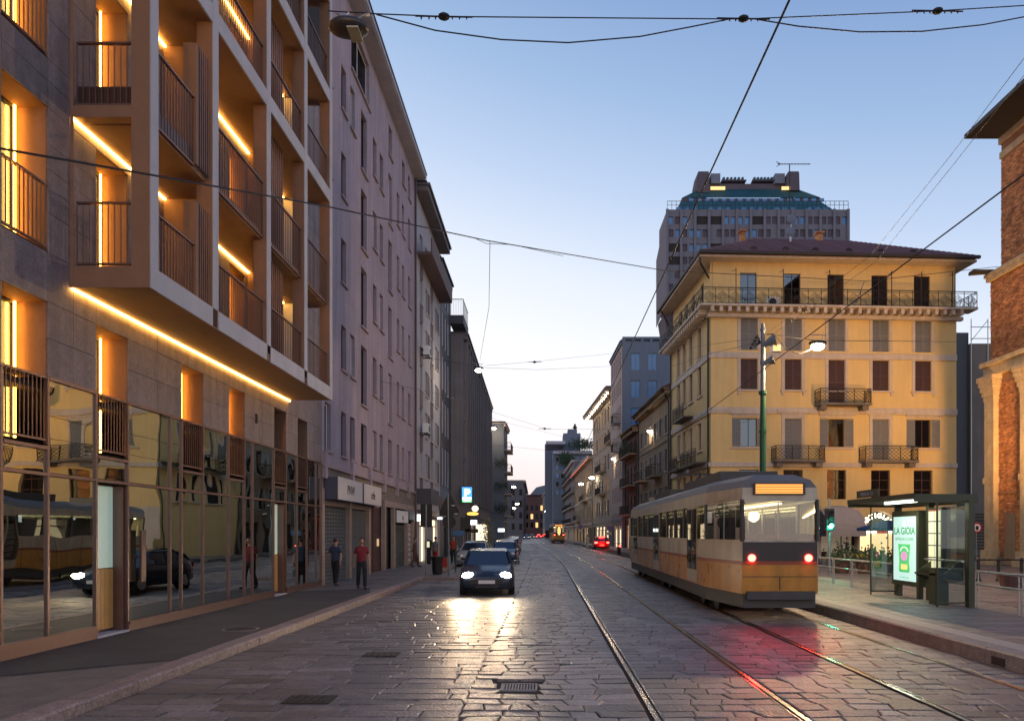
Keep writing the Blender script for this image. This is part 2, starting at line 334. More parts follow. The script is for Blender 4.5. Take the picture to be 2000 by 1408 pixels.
def window(root, x0, x1, z0, z1, y=0.16, kind='plain', fm='wood', pm='pane', sill=None, sh='shgrey', name='window', bars=0):
    w, h = round(x1-x0, 2), round(z1-z0, 2); key = (w, h, kind, fm, pm, sill, sh, bars)
    if key not in WC:
        f = MB(); t = 0.045; fd = 0.05
        f.box(0, t, 0, fd, 0, h); f.box(w-t, w, 0, fd, 0, h); f.box(t, w-t, 0, fd, 0, t); f.box(t, w-t, 0, fd, h-t, h)
        if w > 0.8: f.box(w/2-t/2, w/2+t/2, 0, fd-0.01, t, h-t)
        for i in range(bars):
            zz = h*(i+1)/(bars+1); f.box(t, w-t, 0.01, fd-0.012, zz-0.02, zz+0.02)
        ms = [('window_frame', f.mesh('window_frame', fm))]
        if pm:
            p = MB(); p.box(t*0.5, w-t*0.5, fd*0.4, fd*0.55, t*0.5, h-t*0.5); ms.append(('pane', p.mesh('pane', pm)))
        if pm == 'pane':
            r = MB(); r.poly([(0,0.5,0),(w,0.5,0),(w,0.5,h),(0,0.5,h)]); r.poly([(0,0.08,0),(0,0.5,0),(0,0.5,h),(0,0.08,h)]); r.poly([(w,0.5,0),(w,0.08,0),(w,0.08,h),(w,0.5,h)])
            r.poly([(0,0.5,0),(0,0.08,0),(w,0.08,0),(w,0.5,0)]); r.poly([(0,0.08,h),(0,0.5,h),(w,0.5,h),(w,0.08,h)])
            ms.append(('dark_room', r.mesh('dark_room', 'room')))
        if sill:
            s_ = MB(); s_.box(-0.08, w+0.08, -y-0.09, -y+0.02, -0.1, -0.01); ms.append(('sill', s_.mesh('sill', sill)))
        if kind in ('closed', 'open'):
            def leaf(x_0, x_1, y0):
                q = MB(); q.box(x_0, x_0+0.06, y0, y0+0.04, 0, h); q.box(x_1-0.06, x_1, y0, y0+0.04, 0, h)
                q.box(x_0+0.06, x_1-0.06, y0, y0+0.04, 0, 0.07); q.box(x_0+0.06, x_1-0.06, y0, y0+0.04, h-0.07, h); q.box(x_0+0.06, x_1-0.06, y0, y0+0.04, h*0.5-0.04, h*0.5+0.04)
                n = max(6, int(h/0.09))
                for i in range(n):
                    zz = 0.09+(h-0.18)*(i+0.5)/n; dz = (h-0.18)/n*0.55
                    q.poly([(x_0+0.06,y0+0.006,zz-dz),(x_1-0.06,y0+0.006,zz-dz),(x_1-0.06,y0+0.036,zz+dz),(x_0+0.06,y0+0.036,zz+dz)])
                return q.mesh('shutter', sh)
            if kind == 'closed': ms += [('shutter', leaf(0, w/2-0.005, -0.1)), ('shutter', leaf(w/2+0.005, w, -0.1))]
            else: ms += [('shutter', leaf(-w/2-0.03, -0.03, -y-0.05)), ('shutter', leaf(w+0.03, w*1.5+0.03, -y-0.05))]
        WC[key] = ms
    ms = WC[key]
    o = link(name, ms[0][1], root, (x0, y, z0))
    for nm, me in ms[1:]: link(nm, me, o)
    return o
# ================================================================== GROUND, ROAD, PAVEMENTS
g = MB(); g.poly([(-400,-60,-0.09),(400,-60,-0.09),(400,900,-0.09),(-400,900,-0.09)]); struct('ground', g, 'joint')
def strip(xa, xb, y0, y1, z, mb, step=5.0, follow=True, m=0):
    y = y0
    while y < y1-1e-6:
        n = min(y+step, y1); f = bend if follow else (lambda t: 0)
        mb.poly([(xa+f(y),y,z),(xb+f(y),y,z),(xb+f(n),n,z),(xa+f(n),n,z)], m); y = n
road = MB(); strip(-8.5, 8.5, -10, 30, -0.03, road); strip(-14, 8.5, 30, 60, -0.03, road); strip(-8.5, 9.5, 60, 130, -0.03, road)
road = struct('road', road, 'joint')
fr = MB(); strip(-30, 12, 130, 420, -0.012, fr, 10); part('far_paving', fr, 'farroad', road)
RAILS = [1.2, 2.8, 4.5, 6.1]
def stone(cs, z, mb, m, bev=0.014, drop=0.03):
    # cs: four corners (x,y) counter-clockwise; the top is inset, tilted and a little proud
    cx = sum(c[0] for c in cs)/4; cy = sum(c[1] for c in cs)/4
    tx = random.gauss(0, 0.010); ty = random.gauss(0, 0.018); dz = random.gauss(0, 0.003)
    top = []; low = []
    for x, y in cs:
        dx, dy = x-cx, y-cy; L = math.hypot(dx, dy); k = (L-bev*1.6)/L
        X, Y = cx+dx*k, cy+dy*k; top.append((X, Y, z+dz+(X-cx)*tx+(Y-cy)*ty)); low.append((x, y, z-drop))
    mid = [((a[0]+b[0])/2, (a[1]+b[1])/2, a[2]-0.008) for a, b in zip([(c[0],c[1],z+dz+(c[0]-cx)*tx+(c[1]-cy)*ty) for c in cs], [(c[0],c[1],0) for c in cs])]
    b = len(mb.v); mb.v += top+[(c[0],c[1],q[2]) for c, q in zip(cs, mid)]+low
    mb.f.append((b,b+1,b+2,b+3)); mb.m.append(m)
    for i in range(4):
        j = (i+1) % 4
        mb.f.append((b+4+i,b+4+j,b+j,b+i)); mb.m.append(m); mb.f.append((b+8+i,b+8+j,b+4+j,b+4+i)); mb.m.append(m)
def zones(y):
    z = [-5.1]; out = []
    for r in RAILS: out.append((z[-1], r-0.075)); z.append(r+0.075)
    out.append((z[-1], 6.74)); return out
stones = []
y = 5.8; ri = 0
random.seed(3)
while y < 128:
    zs = zones(y); rh = random.uniform(0.2, 0.31) if y < 60 else 0.36
    for zi, (a, b) in enumerate(zs):
        n = 1
        left = zi == 0
        lim = [(a, -0.95, 0.55, 0.95), (-0.95, b, 0.26, 0.5)] if left else [(a, b, 0.26, 0.48)]
        if left and y > 60: lim = [(a, b, 0.5, 0.8)]
        for (p, q, w0, w1) in lim:
            x = p-random.random()*0.3 if p == a and left else p
            x = max(x, p)
            while x < q-0.05:
                w = random.uniform(w0, w1)
                if q-(x+w) < 0.2: w = q-x
                segs = [(x, x+w)]
                if y+rh > 8.93 and y < 9.77: segs = [s_ for s_ in ((x, min(x+w, -0.63)), (max(x, -0.05), x+w)) if s_[1]-s_[0] > 0.07]
                for s_ in segs: stones.append((s_[0], s_[1], y, ri, zi if not (left and p > -1.5) else 9, rh))
                x += w
    y += rh; ri += 1
random.seed(5)
SLX = {}
def rowoff(ri, zi, x):  # gently wandering courses
    return 0.035*math.sin(x*1.3+ri*0.25+zi)+0.018*math.sin(x*3.1+ri*0.35)
def skip(x0, x1, y):     # drain covers sit here
    return (x0 < -0.08 and x1 > -0.62 and 8.9 < y < 9.8)
rest = MB(); k = 0
def rnd(v): return (random.random()-0.5)*v
def joint_skew(x, ri, amp): return (random.Random(int(x*1000)*7919+ri).random()-0.5)*amp
for (x0, x1, yy, ri, zi, h) in stones:
    g_ = 0.006 if yy < 40 else 0.01; sh = 0.0 if zi == 0 else 0.11
    bx = bend(yy); jt = 0.02 if zi == 0 else 0.05
    skew = rnd(0.24) if zi != 0 else rnd(0.05)
    e0 = any(abs(x0-(r+0.075)) < 1e-3 for r in RAILS) or x0 < -5.09; e1 = any(abs(x1-(r-0.075)) < 1e-3 for r in RAILS) or x1 > 6.73
    o0 = rowoff(ri, 1, x0)*(zi != 0); o1 = rowoff(ri, 1, x1)*(zi != 0); q0 = rowoff(ri+1, 1, x0)*(zi != 0); q1 = rowoff(ri+1, 1, x1)*(zi != 0)
    q0 = rowoff(ri, 1, x0)*(zi != 0); q1 = rowoff(ri, 1, x1)*(zi != 0)
    am = 0.2 if zi != 0 else 0.05; s0 = 0 if e0 else joint_skew(x0, ri, am); s1 = 0 if e1 else joint_skew(x1, ri, am)
    cs = [(x0+g_+bx, yy+g_+o0+rnd(jt*0.4)), (x1-g_+bx, yy+g_+o1+rnd(jt*0.4)), (x1-g_+s1+bx, yy+h-g_+q1+rnd(jt*0.4)), (x0+g_+s0+bx, yy+h-g_+q0+rnd(jt*0.4))]
    pale = (abs((x0+x1)/2-0.55) < 0.17) or (abs((x0+x1)/2-3.65) < 0.22)
    m = 1 if pale or random.random() < 0.1 else (2 if random.random() < 0.2 else 0)
    vis = yy > 7.3 and abs((x0+x1)/2-0.0) < 0.75*yy and k < 299
    if vis:
        q = MB(); stone(cs, 0.0, q, 0, drop=0.05); part('cobblestone', q, [['stone','stone2','stone3'][m]], road); k += 1
    else: stone(cs, 0.0, rest, m, drop=0.05)
part('paving_stones', rest, ['stone', 'stone2', 'stone3'], road, kind='stuff')
# rails: head, groove and guard, each line a thing
def railpath(x, y0, y1):
    ys = [y0, 20, 40]+[40+2*i for i in range(1, 11)]+[80, 120, 200, 300, 410]
    return [(x+bend(y_), y_) for y_ in ys if y0 <= y_ <= y1]
RL = ['grooved steel tram rail nearest the parked cars, left of the inner track', 'grooved steel tram rail forming the right side of the inner track',
      'grooved steel tram rail between the two tracks, under the near tram side', 'grooved steel tram rail closest to the tram stop platform']
for i, x in enumerate(RAILS):
    t = thing('tram_rail', RL[i], 'tram rail', (x, 5, 0), 0, 'tram rails set in the paving')
    P = railpath(0, 5, 410); sg = -1 if i % 2 == 0 else 1
    for nm, xa, xb, zt, mt in (('rail_head', -0.03, 0.03, 0.004, 'rail'), ('groove', 0.03, 0.062, -0.028, 'rust'), ('guard_lip', 0.062, 0.078, 0.001, 'rail')):
        q = MB(); A, B = (xa, xb) if sg < 0 else (-xb, -xa)
        for (p0, a), (p1, b) in zip(P, P[1:]):
            q.poly([(p0+A,a-5,zt),(p0+B,a-5,zt),(p1+B,b-5,zt),(p1+A,b-5,zt)])
            for E in (A, B):
                q.poly([(p0+E,a-5,zt),(p1+E,b-5,zt),(p1+E,b-5,zt-0.08),(p0+E,a-5,zt-0.08)])
        part(nm, q, mt, t)
# drain cover in the road
t = thing('drain_cover', 'small square iron drain grate sunk among the cobblestones', 'drain cover', (-0.35, 9.35, 0))
q = MB(); q.box(-0.26,0.26,-0.4,0.42,-0.06,-0.028); part('grate_base', q, 'rust', t)
q = MB()
for i in range(11): q.box(-0.2+i*0.038,-0.182+i*0.038,-0.16,0.16,-0.027,-0.006)
q.box(-0.23,-0.205,-0.2,0.2,-0.027,-0.004); q.box(0.22,0.245,-0.2,0.2,-0.027,-0.004); q.box(-0.205,0.22,-0.2,-0.17,-0.027,-0.004); q.box(-0.205,0.22,0.17,0.2,-0.027,-0.004)
part('grate', q, 'shgrey', t)
q = MB(); q.box(-0.3,0.32,0.44,0.66,-0.05,0.006); part('frame_stone', q, 'stone2', t)

for (px, py, lb) in ((605, 1366, 'low square iron cover plate in the road nearest the left kerb'), (745, 1278, 'small slotted iron drain plate in the left lane further back')):
    x, y = gnd(px, py); t = thing('cover_plate', lb, 'cover plate', (x, y, 0)); q = MB(); q.box(-0.28, 0.28, -0.2, 0.2, -0.03, 0.012); part('plate', q, 'rust', t)
    for i in range(5): q = MB(); q.box(-0.22+0.1*i, -0.18+0.1*i, -0.15, 0.15, 0.0121, 0.018); part('rib', q, 'iron', t)
for (px, py, lb) in ((470, 1228, 'round manhole cover set in the left asphalt pavement'),):
    x, y = gnd(px, py, 0.13); t = thing('manhole_cover', lb, 'manhole cover', (x, y, 0.13)); part('ring', MB().cyl(0, 0, -0.02, 0.004, 0.34, 24), 'kerb', t); part('lid', MB().cyl(0, 0, 0.0041, 0.008, 0.29, 24), 'iron', t)
# left pavement
WX = -7.93
pv = MB(); pv.box(-12, -5.42, -4, 9.2, -0.08, 0.13); pv.box(-8.4, -5.42, 9.2, 22.6, -0.08, 0.122); pv.box(-8.4, -5.42, 22.6, 30, -0.08, 0.13)
pv.box(-12, -5.3, 30.0, 33.4, -0.08, 0.13)
pv.box(-5.3, -3.75, 30.32, 33.1, -0.08, 0.13)
strip(-12, -5.55, 33.4, 160, 0.13, pv); pv = struct('pavement', pv, 'pave')
q = MB(); q.poly([(-7.6,9.0,0.1305),(-5.42,10.6,0.1305),(-5.42,22.0,0.1305),(-5.9,24.2,0.1305),(-7.93,23.0,0.1305),(-7.93,9.0,0.1305)]); part('asphalt_patch', q, 'asphalt', pv)
q = MB(); q.poly([(-7.92,24.25,0.1312),(-5.43,24.25,0.1312),(-5.43,42.3,0.1312),(-7.92,42.3,0.1312)]); part('slab_bedding', q, 'joint', pv)
q = MB(); y = 24.3
while y < 42:
    x = -7.9
    while x < -5.45:
        w = 0.8; q.box(x+0.009, min(x+w, -5.43)-0.009, y+0.009, y+0.491, 0.125, 0.138+rnd(0.004)); x += w
    y += 0.5
part('paving_slabs', q, 'pave', pv, kind='stuff')
kb = thing('kerb', 'worn reddish granite kerb along the left pavement', 'kerb', (-5.27, 5, 0))
y = 4.0; random.seed(11)
while y < 30.2:
    L = random.uniform(0.95, 1.5); L = min(L, 30.3-y)
    if L < 0.3: break
    q = MB(); t_ = 0.134+rnd(0.008); b_ = 0.025; dx = rnd(0.014)
    for yy in (0,):
        pts = [(-0.16,-0.05),(0.145+dx,-0.05),(0.148+dx,t_-b_),(0.118+dx,t_),(-0.16,t_)]
        q.v += [(p[0], y-5+0.005, p[1]) for p in pts]+[(p[0]+rnd(0.008), y-5+L-0.005, p[1]) for p in pts]
        n = 5
        q.f.append(tuple(range(n))); q.f.append(tuple(range(2*n-1, n-1, -1)))
        for i in range(n): q.f.append((i, n+i, n+(i+1) % n, (i+1) % n))
        q.m += [0]*7
    part('kerb_stone', q, 'kerb', kb); y += L
x = -5.2
while x < -3.7:
    q = MB(); q.box(x-(-5.27)+0.005, x+0.75+5.27-0.005, 25.02, 25.32, -0.05, 0.134); part('kerb_stone', q, 'kerb', kb); x += 0.75
for y in (30.3, 31.3, 32.3):
    q = MB(); q.box(1.55, 1.85, y-5+0.01, y-5+0.99, -0.05, 0.132); part('kerb_stone', q, 'kerb', kb)
q = MB(); y = 33.4
while y < 158:
    q.box(-5.55+5.27+bend(y), -5.25+5.27+bend(y), y-5+0.01, y-5+1.19, -0.05, 0.134); y += 1.2
part('far_kerb_stones', q, 'kerb', kb, kind='stuff')

# tram stop platform
pl = MB(); pl.box(7.1, 11.2, 2, 46, -0.06, 0.235); pl = struct('tram_platform', pl, 'joint')
y = 3.0
while y < 46:
    L = random.uniform(1.1, 1.5); q = MB(); d = rnd(0.012)
    q.prism([(6.76+d,-0.06),(7.1,-0.06),(7.1,0.243),(6.8+d,0.243),(6.765+d,0.215)], y+0.006, min(y+L, 46)-0.006); part('platform_kerb_stone', q, 'platk', pl); y += L
q = MB(); y = 3.0
while y < 46: q.box(7.11, 7.5, y+0.004, y+0.396, 0.2, 0.242+rnd(0.002)); y += 0.4
part('tactile_tiles', q, 'tact', pl, kind='stuff')
q = MB(); y = 3.0; k = 0
while y < 46:
    x = 7.51-(0.3 if int(y/0.2) % 2 else 0)
    while x < 11.1:
        a, b = max(x, 7.51), min(x+0.6, 11.15)
        if b-a > 0.05:
            z = 0.241+rnd(0.004)
            if y > 11.5 and k < 250 and a/y < 0.69:
                p = MB(); p.box(a+0.006, b-0.006, y+0.006, y+0.214, 0.2, z); part('tile', p, 'plat', pl); k += 1
            else: q.box(a+0.006, b-0.006, y+0.006, y+0.214, 0.2, z)
        x += 0.6
    y += 0.22
part('platform_tiles', q, 'plat', pl, kind='stuff')
q = MB(); q.box(6.75, 6.79, 10.55, 10.85, 0.02, 0.14); part('drain_hole', q, 'rust', pl)
# plaza behind the platform and the right-hand pavement further on
q = MB(); q.box(11.2, 60, -6, 51, -0.07, 0.06); q.box(8.6, 11.2, 46.0, 51, -0.07, 0.06)
plaza = struct('plaza', q, 'stone3')
q = MB(); y = 20.0
while y < 50.5:
    x = 11.3+rnd(0.3)
    while x < 34:
        w = random.uniform(0.45, 0.8); q.box(x+0.01, x+w-0.01, y+0.01, y+0.44, 0.04, 0.066+rnd(0.004)); x += w
    y += 0.45
part('plaza_stones', q, 'stone', plaza, kind='stuff')
rs = MB()
for (y0, y1) in ((51, 180),): strip(8.3, 13.5, y0, y1, 0.12, rs); strip(8.3, 8.32, y0, y1, 0.06, rs)
y = 51
while y < 178: rs.box(8.2+bend(y), 8.5+bend(y), y, y+1.98, -0.05, 0.125); y += 2
struct('right_pavement', rs, 'pave')

# ================================================================== LEFT: the stone-clad building with the concrete loggia frame
B = Fac('corner_building', 'modern building clad in brown stone slabs with projecting loggia frame and tall shop glazing', WX, 0.0, R(90))
r1 = B.root; Y1 = 25.4
MU = [6.6, 7.8, 9.3, 10.45, 11.43, 12.66, 13.62, 15.17, 15.64, 16.62, 17.96, 18.91, 19.44, 20.95, 21.94, 22.94, 23.87, 24.83, 25.36]
OPN = [(7.3, 8.3), (10.45, 11.43), (12.66, 13.62), (15.64, 16.62), (17.98, 18.91), (20.98, 21.94), (22.96, 23.87)]
LV = [(3.4, 5.68), (6.47, 8.78), (9.55, 11.85), (12.65, 14.95), (15.75, 18.0), (18.85, 21.1)]
HO = [(a, b, c, d) for c, d in LV for a, b in OPN]
GT = 4.48
holes = [(h[0], h[1], max(h[2], GT) if h[2] < 4 else h[2], h[3]) for h in HO]
w = MB(); grid_wall(w, 3.0, Y1, GT, 22.0, holes, 0.03, 0.55, 0, 1); shell(w, 3.0, Y1, 0.0, 22.0, 9, 0, 0.03)
part('wall', w, ['slabback', 'soffit'], r1)
xs = sorted(set([9.3]+[a for a, b in OPN if a > 9]+[b for a, b in OPN if b > 9]+[14.65, 17.3, 19.9, 22.45, 24.6, Y1]+[10.0, 12.05]))
zsl = sorted(set([GT, 5.1, 5.68, 6.47, 7.1, 7.8, 8.2, 8.78, 9.2, 9.55, 10.2, 10.9, 11.4, 11.85, 12.3, 12.65, 13.3, 14.0, 14.5, 14.95, 15.4, 15.75, 16.6, 17.4, 18.0]))
k = 0; rest = MB()
for x0, x1 in zip(xs, xs[1:]):
    for z0, z1 in zip(zsl, zsl[1:]):
        xm, zm = (x0+x1)/2, (z0+z1)/2
        if any(h[0] < xm < h[1] and h[2] < zm < h[3] for h in holes): continue
        d = rnd(0.004)
        if zm < 15.5 or x0 > 20:
            q = MB(); q.box(x0+0.004, x1-0.004, d, 0.028, z0+0.004, z1-0.004); part('stone_slab', q, 'slab', r1); k += 1
        else: rest.box(x0+0.004, x1-0.004, d, 0.028, z0+0.004, z1-0.004)
rest.box(3.0, 9.29, 0, 0.028, GT, 22)
part('upper_stone_slabs', rest, 'slab', r1, kind='stuff')
# shop glazing
q = MB(); q.box(3, 12.62, -0.02, 0.12, 0, 0.3); q.box(13.62, 20.93, -0.02, 0.12, 0, 0.27); q.box(21.96, Y1, -0.02, 0.12, 0, 0.27)
q.box(3, 12.62, -0.05, 0.1, 0.3, 0.36); q.box(13.62, 20.93, -0.05, 0.1, 0.27, 0.32); q.box(21.96, Y1, -0.05, 0.1, 0.27, 0.32); part('plinth', q, 'bronze', r1)
for i, x in enumerate(MU):
    tall = any(abs(x-a) < 0.03 or abs(x-b) < 0.03 for a, b in OPN)
    q = MB(); q.box(x-0.024, x+0.024, -0.012, 0.06, 0.32 if not (12.6 < x < 12.7 or 20.9 < x < 21) else 0.13, GT); part('mullion', q, 'bronze', r1)
for a, b in zip(MU, MU[1:]):
    lo = 3.36 if any(abs(a-o[0]) < 0.05 for o in OPN) else GT
    door = abs(a-12.66) < 0.01 or abs(a-20.95) < 0.01
    q = MB(); q.box(a+0.024, b-0.024, -0.01, 0.06, 2.905, 2.955); part('transom', q, 'bronze', r1)
    q = MB(); q.box(a+0.024, b-0.024, -0.02, 0.08, lo-0.04, lo+0.015); part('head_rail', q, 'bronze', r1)
    q = MB(); q.box(a+0.03, b-0.03, 0.02, 0.035, 2.965, lo-0.05); part('glass_pane', q, 'glass', r1)
    if not door:
        q = MB(); q.box(a+0.03, b-0.03, 0.02, 0.035, 0.33, 2.895); part('glass_pane', q, 'glass', r1)
# recessed entrances; timber and frosted door glow faintly in place of a room light
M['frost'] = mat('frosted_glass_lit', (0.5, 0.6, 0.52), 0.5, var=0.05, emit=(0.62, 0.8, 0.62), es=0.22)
M['oak'] = mat('oak_panel_glow', (0.36, 0.19, 0.07), 0.5, var=0.15, scale=5, streak=0.3, emit=(0.5, 0.25, 0.06), es=0.10)
for a, b in ((12.66, 13.62), (20.95, 21.94)):
    d = 0.28
    q = MB(); q.box(a+0.03, b-0.03, d, d+0.05, 0.13, 2.9); q.box(b-0.04, b-0.01, 0.1, d, 0.13, 2.9); q.box(a+0.03, a+0.05, 0.11, d, 0.13, 2.9); part('entrance_recess', q, 'bronze', r1)
    q = MB(); q.box(a+0.08, b-0.1, d-0.05, d-0.01, 1.35, 2.86); e_ = part('door', q, 'frost', r1)
    q = MB()
    for i in range(6):
        w_ = (b-0.1-a-0.08)/6; q.box(a+0.08+i*w_+0.004, a+0.08+(i+1)*w_-0.004, d-0.06, d-0.012, 0.22, 1.33)
    part('timber_panel', q, 'oak', e_)
    q = MB(); q.box(a, b, -0.03, d, 0.125, 0.165); part('threshold', q, 'conc', r1)
    q = MB(); q.box(b-0.1, b-0.045, 0.05, 0.26, 0.17, 2.86); part('jamb_panel', q, 'bronze', r1)
q = MB(); q.box(13.9, 14.06, -0.1, -0.06, 1.05, 2.05); q.box(13.95, 14.0, -0.06, 0.0, 1.5, 1.56); solo('notice_frame', q, 'bronzed', 'narrow dark frame sign fixed on the shop window beside the entrance', 'sign', (WX, 0, 0), R(90))
# shop interior behind the glass
q = MB(); q.box(3, Y1-0.1, 4.0, 4.1, 0.13, 4.4); q.box(3, Y1-0.1, 0.2, 4.0, 0.1, 0.14); q.box(3, Y1-0.1, 0.2, 4.0, 4.3, 4.4); part('shop_interior', q, 'room', r1)
# French windows, reveals, LED strips, balustrades
def balusters(parent, x0, x1, y, z0, z1, pitch=0.11, mt='bronze', skirt=0.0, along='x', dens=0.014):
    n = int((x1-x0)/pitch)
    f = lambda u, v0, v1, a, b, mb: mb.box(u[0], u[1], v0, v1, a, b) if along == 'x' else mb.box(v0, v1, u[0], u[1], a, b)
    q = MB(); f((x0, x1), y-0.03, y+0.03, z1-0.03, z1, q); rail = part('railing', q, mt, parent); q = MB(); f((x0, x1), y-0.025, y+0.025, z0, z0+0.03, q); part('lower_rail', q, mt, rail)
    me = None
    for i in range(n+1):
        p = x0+(x1-x0)*i/n
        if me is None:
            q = MB(); f((-dens/2, dens/2), -0.007, 0.007, 0, z1-z0-0.06, q); me = q.mesh('baluster', mt)
        loc = (p, y, z0+0.03) if along == 'x' else (y, p, z0+0.03)
        link('baluster', me, rail, loc)
    if skirt:
        q = MB(); f((x0, x1), y+0.03, y+0.05, z0, z0+skirt, q); part('skirt_panel', q, 'bronzed', rail)
    return rail
for li, (c, d) in enumerate(LV):
    for oi, (a, b) in enumerate(OPN):
        if li >= 3 and a < 12: continue
        if li > 4: continue
        lit = (oi < 5) and not (li == 0 and oi > 4)
        win = MB(); t = 0.05
        win.box(a, a+t, 0.5, 0.57, c, d); win.box(b-t, b, 0.5, 0.57, c, d); win.box(a+t, b-t, 0.5, 0.57, d-t, d); win.box(a+t, b-t, 0.5, 0.57, c, c+t); win.box((a+b)/2-0.03, (a+b)/2+0.03, 0.49, 0.56, c+t, d-t)
        wf = part('french_window', win, 'black', r1)
        q = MB(); q.box(a+t, b-t, 0.52, 0.53, c+t, d-t); part('pane', q, 'clear' if lit else 'pane', wf)
        q = MB(); q.poly([(a,0.58,c),(b,0.58,c),(b,0.58,d),(a,0.58,d)]); part('curtain', q, 'litw' if lit and oi in (0,1,2) else 'room', wf)
        q = MB(); q.poly([(a,0,c+0.02),(b,0,c+0.02),(b,0.55,c+0.02),(a,0.55,c+0.02)]); part('ledge', q, 'slab', r1)
        if lit and (oi != 2 or True):
            q = MB(); q.box(b-0.1, b-0.075, 0.455, 0.48, c+0.05, d-0.02); part('light_strip', q, 'ledsoft', r1)
        if a < 11.9 or li == 0 or a > 22.5: balusters(r1, a+0.03, b-0.03, 0.03, c+0.06, c+1.08, 0.085)
# concrete frame: uprights, bands, soffits
X0, X1, ZB = 11.96, 22.16, 6.085
UP = [11.96, 14.2, 16.96, 19.6, 21.92]

q = MB()
for x in UP[1:-1]: pass
for i, x in enumerate(UP):
    q = MB(); q.box(x, x+0.24, -1.35, -1.33, ZB+0.37 if 0 < i < 4 else ZB, 21); u_ = part('frame_upright', q, 'conc', r1)
    q = MB(); q.box(x+0.002, x+0.238, -1.328, -1.02, ZB+0.02, 21); part('upright_side', q, 'soffit', u_)  # sides coloured brown as if lamplit; the front skin stays pale concrete
for z in (ZB, 12.1, 15.15, 18.2):
    for i in range(4):
        q = MB(); q.box(UP[i]+0.242, UP[i+1]-0.002, -1.348, -1.31, z, z+0.37); part('frame_band', q, 'conc', r1)
    if z > ZB:
        q = MB(); q.box(X0+0.25, X1-0.02, -1.308, 0.0, z+0.02, z+0.35); part('floor_slab', q, 'soffit', r1)
q = MB(); q.box(X0+0.005, X1-0.005, -1.328, -0.002, ZB+0.002, ZB+0.36); part('bottom_slab', q, 'soffit', r1)
q = MB(); q.box(X0+0.25, X1-0.03, -1.2, 0.0, 8.93, 9.13); part('floor_slab', q, 'soffit', r1)
# side posts of the frame facing the camera
q = MB(); q.box(X0-0.004, X0+0.002, -0.06, -0.002, ZB, 21); part('side_post', q, 'soffit', r1)
for z0, z1 in ((8.93, 9.13), (12.1, 12.4), (15.15, 15.5)): q = MB(); q.box(X0+0.003, X0+0.2, -1.02, -0.003, z0, z1); part('side_beam', q, 'soffit', r1)
# partitions on the loggias
for z0, z1 in ((ZB+0.37, 8.93), (9.13, 12.1), (12.47, 15.15), (15.5, 18.2)):
    for x, dd in ((14.9, 0.75), (19.1, 0.85)):
        q = MB(); q.box(x, x+0.15, -dd, 0.0, z0, z1); part('partition', q, 'soffit', r1)
    q = MB(); q.box(21.7, 21.85, -0.5, 0.0, z0, z1); part('white_screen', q, 'white', r1)
# ceiling light strips
def led(x0, x1, z):
    q = MB(); q.box(x0, x1, -0.06, -0.02, z-0.035, z-0.005); part('light_strip', q, 'led', r1)
led(X0, 22.15, ZB)
for z in (8.93, 12.1, 15.15):
    led(X0, 14.88, z); led(15.07, 19.08, z); led(19.27, 21.6, z)
# balustrades between the uprights, the side railings and the slatted screens
for fz, zb in ((ZB+0.37, ZB+0.40), (9.13, 8.96), (12.47, 12.5), (15.5, 15.55)):
    for i in range(4):
        a, b = UP[i]+0.25, UP[i+1]-0.02
        if i == 0: b = 13.62
        balusters(r1, a, b, -1.24, zb, zb+1.32 if zb > 8 and zb < 9 else zb+1.0, 0.1 if i < 2 else 0.12, skirt=0.34 if i == 0 and zb > 8 and zb < 9 else 0.0)
    balusters(r1, -1.02, -0.08, X0+0.06, max(zb, fz+0.02), fz+1.08, 0.1, along='y', skirt=0.34 if fz > 9 and fz < 10 else 0)
for z0, z1 in ((ZB+0.4, 8.3), (9.0, 11.3), (12.5, 14.5)):   # narrow screen at the end of the first bay
    q = MB(); q.box(13.62, 13.68, -1.3, -1.05, z0, z1); pp = part('slatted_screen', q, 'soffit', r1)
    for i in range(6): 
        q = MB(); q.box(13.7+i*0.08, 13.72+i*0.08, -1.3, -1.24, z0, z1); part('slat', q, 'bronze', pp)
for z0, z1 in ((ZB+0.37, 8.93), (9.13, 12.1), (12.47, 15.1)):  # full-height slats behind the third bay
    q = MB(); q.box(17.22, 19.0, -0.98, -0.92, z1-0.06, z1); pp = part('slatted_screen', q, 'bronzed', r1)
    for i in range(13):
        q = MB(); q.box(17.25+i*0.14, 17.31+i*0.14, -0.98, -0.92, z0, z1-0.06); part('slat', q, 'bronze', pp)
q = MB(); q.box(19.6, 19.7, -0.04, -0.0, 5.0, 5.25); part('wall_fitting', q, 'black', r1)

# ================================================================== LEFT: mauve rendered block with shops
B2 = Fac('apartment_block', 'mauve rendered apartment block with narrow windows, deep eaves and closed shops', WX, 0.0, R(90)); r2 = B2.root
Y0, Y2 = 25.42, 43.5
WN = [(25.75,26.5,0),(27.85,28.55,0),(29.15,29.85,0),(30.85,31.85,1),(33.0,33.7,0),(34.35,35.05,0),(36.25,37.05,1),(38.3,38.95,0),(39.65,40.3,0),(41.45,42.15,0)]
hs = []
for k in range(5):
    for i, (a, b, t) in enumerate(WN):
        if i == 2 and k in (2, 3): continue
        z1 = 6.72+3.38*k; z0 = z1-(2.55 if t and k > 0 else 1.72); hs.append((a, b, z0, z1))
hs += [(29.3, 32.3, 21.0, 23.0), (36.3, 37.1, 21.2, 22.7), (39.7, 40.5, 21.4, 22.7), (41.4, 42.1, 21.4, 22.7)]
w = MB(); grid_wall(w, Y0, Y2, 4.42, 23.5, hs, 0, 0.2); shell(w, Y0, Y2, 0, 23.5, 10); part('wall', w, 'b2', r2)
for i, (a, b, c, d) in enumerate(hs):
    window(r2, a, b, c, d, 0.15, 'plain', 'wood' if i % 4 else 'white', 'pane', 'b2s')
